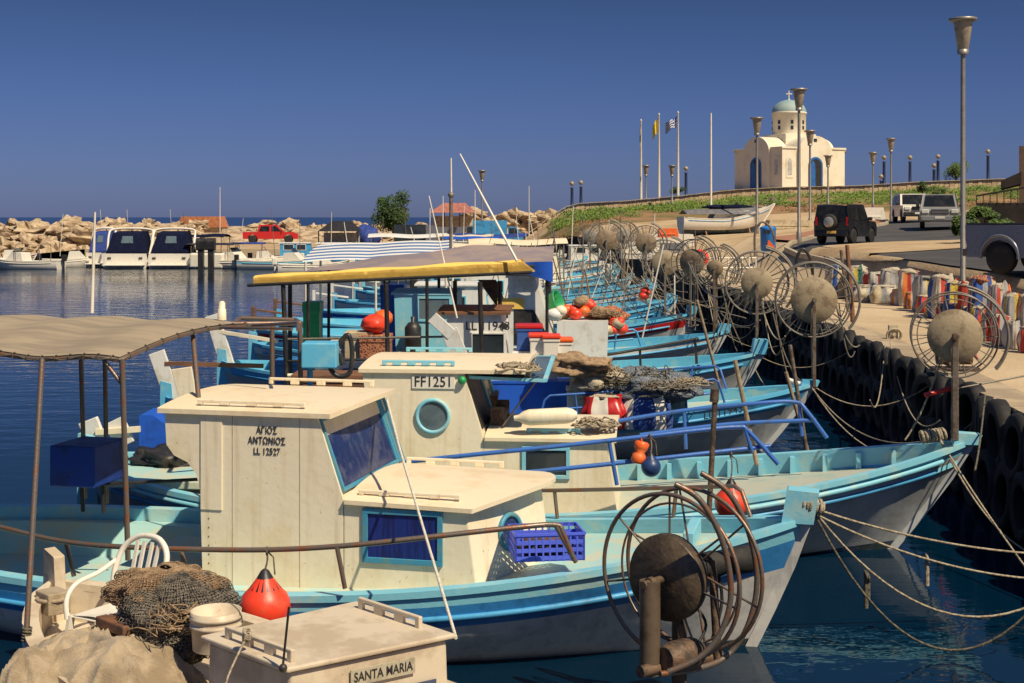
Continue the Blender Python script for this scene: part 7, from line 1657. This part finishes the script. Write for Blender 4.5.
gbox(551, 362, 23.5, 0.26, 0.3, 0.40, plasw, 'second white jerrycan with a red cap, right of the first', 'jerrycan', 'jerrycan', top=redo)
gbox(563, 364, 23.6, 0.28, 0.3, 0.38, plasw, 'third white jerrycan, rightmost of the three', 'jerrycan', 'jerrycan', top=orange)
gbox(529, 350, 24.0, 0.42, 0.35, 0.38, cb_, 'blue cool box with a red lid in the doorway of the white superstructure', 'cool_box', 'box', top=redp)
gnet(580, 366, 22.9, (0.55, 0.4, 0.18), net_tan, 'tan net strewn on the forward cabin of the third boat', 82)
gnet(597, 382, 23.1, (0.5, 0.45, 0.25), netw, 'straw coloured net draped over a white box', 83)
gbox(596, 420, 23.5, 1.0, 0.7, 0.62, plasw, 'white fish box under the straw coloured net', 'fish_box', 'box')
gbox(640, 420, 23.6, 1.5, 0.8, 0.55, aquadeck, 'pale deck locker under the grey blue net heap', 'deck_locker', 'box')
gnet(645, 387, 23.0, (0.78, 0.5, 0.27), netb_, 'grey blue heap of fine net on the third foredeck', 84)
soloW('rope_tangle', tangle(P(640, 390, 22.9), (0.9, 0.5, 0.5), 12, 0.010, 26), roped, 'tangled dark line over the grey blue net heap', 'rope', loc=P(640, 389, 22.2))
soloW('rope_tangle', tangle(P(600, 378, 23.0), (0.6, 0.4, 0.3), 13, 0.012, 22), rope, 'tangled straw coloured line on the straw net', 'rope', loc=P(600, 372, 22.3))
def sackW(px, py, Y, w_, h_, cols, label, seed, bands=None): c = P(px, py, Y); return bag(c.x, c.y, c.z-0.22, w_, 0.5, h_+0.22, R(-4), label, cols, seed, netw, bands=bands)
sackW(604, 414, 22.75, 0.64, 0.32, [redp, plasw, redp], 'red and white striped sack on the third foredeck', 91, [0, 0, 1, 0, 0, 1, 0, 0, 1, 0])
sackW(644, 414, 22.75, 0.84, 0.34, [cb_, plasw, bluel], 'blue and white striped sack on the third foredeck', 92, [0, 1, 1, 2, 0, 1, 0, 2, 1, 0, 1])
gbox(463, 416, 18.2, 0.9, 0.6, 0.30, brownw, 'brown wooden winch box behind the FF1251 windshield', 'winch_box', 'box')
# boat four/five stern clutter seen between the awning posts
soloW('float_bag', lump(P(374, 324, 28.0), (0.26, 0.3, 0.19), 85, n=30, m=18, rough=0.12), redo, 'orange red float bag lying on a crate under the yellow awning', 'float bag', loc=P(374, 324, 28.0))
soloW('float_bag', lump(P(383, 318, 28.3), (0.20, 0.22, 0.17), 86, n=30, m=18, rough=0.12), orange, 'orange float bag next to the red one under the yellow awning', 'float bag', loc=P(383, 318, 28.3))
for k, (px, py, Y, W, H_, m, lab) in enumerate([(360, 352, 28.1, 0.55, 0.42, ct_, 'tan fish crate with nets left of the aqua wheelhouse'), (376, 352, 28.0, 0.6, 0.36, netr, 'rust brown netted fish crate beside the tan one'), (345, 354, 28.2, 0.5, 0.30, cw_, 'white fish crate, leftmost under the yellow awning'),
    (393, 318, 31.2, 0.5, 0.75, royal, 'royal blue drum left of the aqua wheelhouse'), (313, 322, 30.5, 0.35, 0.45, green, 'narrow green drum at a stern under the yellow awning'), (305, 375, 26.5, 1.1, 0.3, bluep, 'flat blue hatch box on the stern of the third boat'),
    (346, 380, 24.5, 1.0, 0.35, white, 'white slatted box on the third stern deck'), (380, 383, 24.4, 1.2, 0.28, blued, 'dark blue folded cover on the third stern deck'), (340, 398, 21.8, 1.4, 0.4, brownw, 'brown wooden fish boxes behind the near cabin'),
    (330, 398, 22.4, 0.8, 0.35, ct_, 'pale fish box beside the brown ones behind the near cabin')]):
    if Y > 21: z9 = P(px, py, Y).z; d9 = max(0, z9-0.6); py = HY+(EYE-(z9-d9))*FPX/Y; H_ += d9
    gbox(px, py, Y, W, 0.6, H_, m, lab, 'crate' if 'crate' in lab else 'box', 'crate' if 'crate' in lab else 'box')
mb = MB(); gbox(413, 368.7, 28.6, 0.6, 0.5, 0.34, ct_, 'small pale box carrying the black gas bottle', 'deck_box', 'box'); c = P(413, 352, 28.6); mb.lathe([(0.14, 0), (0.17, 0.03), (0.17, 0.5), (0.10, 0.6), (0.04, 0.62), (0.05, 0.72), (0.02, 0.73)], c, n=18); soloW('gas_bottle', mb, black, 'black gas bottle in front of the aqua wheelhouse', 'gas bottle', loc=c)
# control box with hose on the second boat's stern
def cbx():
    c = P(320, 366, 16.6); t = thing('switch_box', 'light blue square box on a stand with a black hose behind the near cabin', 'switch box', c); fr = Fr(c)
    a = P(303, 367, 16.4); b = P(338, 342, 16.4); mb = MB(); mb.box(a.x, b.x, a.y-0.15, a.y+0.2, a.z, b.z); part('case', mb, aqua2, t, fr=fr, bev=0.015)
    mb = MB(); q9 = P(310, 367, 16.5); mb.tube([q9, (q9.x, q9.y, 0.6)], 0.035, 8); part('stand', mb, bluel, t, fr=fr)
    mb = MB(); mb.tube(curve([P(338, 345, 16.5), P(348, 335, 16.5), P(352, 350, 16.5), P(350, 372, 16.5), P(338, 376, 16.5), P(330, 366, 16.5), P(338, 352, 16.5), P(343, 365, 16.5)], 6), 0.03, 8); part('hose', mb, black, t, fr=fr)
    mb = MB()
    for (p0, p1) in [((232, 324, 16.2), (300, 323, 16.6)), ((232, 324, 16.2), (240, 318, 18.5)), ((300, 323, 16.6), (296, 320, 18.5)), ((272, 323, 16.4), (273, 505, 16.4)), ((300, 324, 16.6), (302, 500, 16.8)), ((240, 318, 18.5), (296, 320, 18.5))]: mb.tube([P(*p0), P(*p1)], 0.03, 8)
    part('frame', mb, pipe, t, fr=fr)
cbx()
# dark blue tarpaulin and outboard on the second stern
mb = MB(); a = P(145, 412, 18.6); b = P(192, 452, 18.6); mb.prism([(a.x, a.z), (a.x+0.18, a.z), (b.x-0.1, a.z-0.25), (b.x, b.z), (a.x, b.z+0.12)], 'y', 18.3, 19.0); soloW('engine_cover', mb, royal, 'blue sloping engine cover on the stern behind the near cabin', 'cover', loc=(a.x, 18.3, b.z), bev=0.02)
gnet(168, 462, 18.0, (0.45, 0.4, 0.22), black, 'black net bundle below the blue engine cover', 88)
HL = ['hauling line from the farther twin reel down to the fifth bow', 'hauling line from the nearer twin reel down to the fourth bow', 'grey line slung from the twin reels to the fourth stem', 'brown line between the seventh and sixth bows', 'dark line from the sixth reel to the fifth deck', 'grey line from the nearer twin reel towards the spoked fourth reel', 'brown line drooping from the fourth reel to the quay edge', 'dark line from the fourth bow to the third bow', 'grey line hanging right of the third reel over the tyres', 'brown line between the eighth and seventh bows', 'dark line at the ninth reel among the far boats', 'grey line sagging left across the fourth foredeck']
# fishermen's clutter rigging: bundles of thin cords at the bows
for k, (a, b, s) in enumerate([((700, 258, 40), (722, 330, 36), 0.2), ((716, 262, 36), (742, 345, 31), 0.25), ((705, 285, 36), (760, 320, 31), 0.5), ((640, 245, 50), (672, 300, 43), 0.3), ((660, 262, 43), (700, 320, 36), 0.35), ((688, 262, 36.5), (735, 288, 31), 0.5), ((757, 283, 30.3), (790, 330, 27), 0.6), ((770, 300, 30), (812, 385, 24), 0.5), ((835, 300, 24), (860, 345, 24), 0.3), ((620, 243, 57), (650, 290, 50), 0.4), ((600, 246, 60), (625, 290, 52), 0.3), ((730, 300, 31), (700, 360, 31), 0.3)]):
    mb = MB(); mb.tube(sag(P(*a), P(*b), s, 12), 0.016, 5); mb.tube(sag(P(a[0]+4, a[1]+3, a[2]), P(b[0]-5, b[1]+6, b[2]), s*1.4, 12), 0.013, 5); soloW('hauling_line', mb, [rope, roped, steel][k % 3], HL[k], 'rope', loc=P(*a), group='hauling lines among the reels')

# ---- more craft and clutter at the far side
for (px, Y, L, rz, lab, cnp, sd, fr9, stp) in [(212, 114, 6.0, 170, 'white open boat with a dark blue stripe behind the outboard motors', None, 21, True, bluep), (258, 113, 6.0, 8, 'white motorboat with a blue bimini left of the red pickup', navb, 22, True, None), (345, 112, 6.5, -5, 'white boat with a pale canopy in front of the black shelter', white, 23, True, bluel), (5, 116, 5.0, 20, 'small red hulled boat cut by the left edge', None, 24, False, redp), (400, 104, 6.5, 5, 'light blue open boat in front of the dark tree', None, 25, True, aqua), (445, 86, 7.0, 3, 'white boat with blue stripe under the tall masts', None, 26, True, bluel), (505, 84, 7.0, -3, 'white boat behind the tip of the purple awning', ct_, 27, True, bluel), (488, 66, 6.5, 2, 'blue striped boat just behind the purple awning', None, 28, True, royal)]:
    runabout(px, Y, L, R(rz), lab, cnp, plasw, sd, fr9, stp)
gm_ = random.Random(77)
for k, (px, Y, top) in enumerate([(60, 118, 214), (148, 112, 216), (186, 116, 212), (240, 114, 218), (275, 112, 206), (300, 110, 216), (331, 110, 212), (382, 104, 218), (408, 100, 208), (463, 92, 205), (492, 88, 212), (512, 86, 206), (521, 80, 216), (548, 74, 214), (556, 70, 222), (570, 66, 206), (583, 64, 214), (597, 68, 208), (612, 66, 220), (622, 60, 212), (634, 60, 222), (652, 58, 214), (683, 54, 224), (698, 50, 230)]):
    b = P(px, 260, Y); b.z = 0.7; tp = P(px+gm_.uniform(-5, 5), top, Y); mb = MB(); mb.tube([b, tp], 0.03, 6, r2=0.018)
    soloW('mast', mb, [plasw, steel, pipe][k % 3], 'thin bare mast or fishing pole standing among the far moored boats', 'mast', loc=b, group='thin masts of the far boats')

# loose strands standing proud of the net heaps
for k, (px, py, Y, sx9, sy9, sz9, m9, lab) in enumerate([(604, 317, 29.0, 0.5, 0.3, 0.22, net_tan, 'loose tan twine over the floats on the white deck box'), (665, 392, 22.2, 0.5, 0.4, 0.25, steel, 'pale twine trailing off the grey blue net'), (690, 385, 22.6, 0.4, 0.3, 0.15, rope, 'short pale rope ends on the third foredeck'), (470, 372, 23.3, 0.4, 0.3, 0.12, rope, 'rope coil below the white fin of the third boat'), (420, 372, 23.4, 0.7, 0.4, 0.16, bluep, 'blue net line heap beside the white fin'), (350, 378, 24.0, 0.8, 0.5, 0.2, roped, 'dark line heap on the third stern deck')]):
    soloW('twine', tangle(P(px, py, Y), (sx9, sy9, sz9), 50+k, 0.009, 24), m9, lab, 'twine', loc=P(px, py, Y))
gl = random.Random(12)
for k in range(26):
    Y0 = gl.uniform(36, 66); Y1 = Y0-gl.uniform(2, 6); a = Vector((gl.uniform(2.6, 5.2), Y0, gl.uniform(2.0, 3.3))); b = Vector((gl.uniform(3.2, 6.8), Y1, gl.uniform(0.9, 1.5)))
    mb = MB(); mb.tube(sag(a, b, gl.uniform(0.1, 0.7), 10), 0.014, 5); soloW('rigging_line', mb, [rope, steel, roped][k % 3], 'thin line in the tangle of rigging between the far reels', 'rope', loc=a, group='tangle of rigging lines between the far reels')
for k in range(11):
    Y0 = gl.uniform(33, 64); x9 = gl.uniform(0.5, 5.0); a = Vector((x9, Y0, 0.6)); mb = MB(); mb.tube([a, a+Vector((gl.uniform(-.9, .9), gl.uniform(-.3, .3), gl.uniform(1.5, 3.0)))], 0.022, 6); soloW('deck_pole', mb, [steel, net_tan, plasw, pipe][k % 4], 'thin pole standing up from a far deck in the row', 'pole', loc=a, group='thin poles on the far decks')

launch(300, 114, 7, 'white cabin boat with a grey blue cabin between the red pickup and the striped awning', R(3), None, bluel, 1.9)
launch(190, 115, 6.5, 'small white cabin boat behind the tall black outboards', R(170), navy, cream, 1.9)
launch(400, 93, 8, 'cream cabin boat with a pale roof below the dark tree', R(4), None, cream, 2.2)
launch(505, 100, 8, 'white cabin boat with a dark blue awning near the boulders', R(-3), navb, white, 2.1)
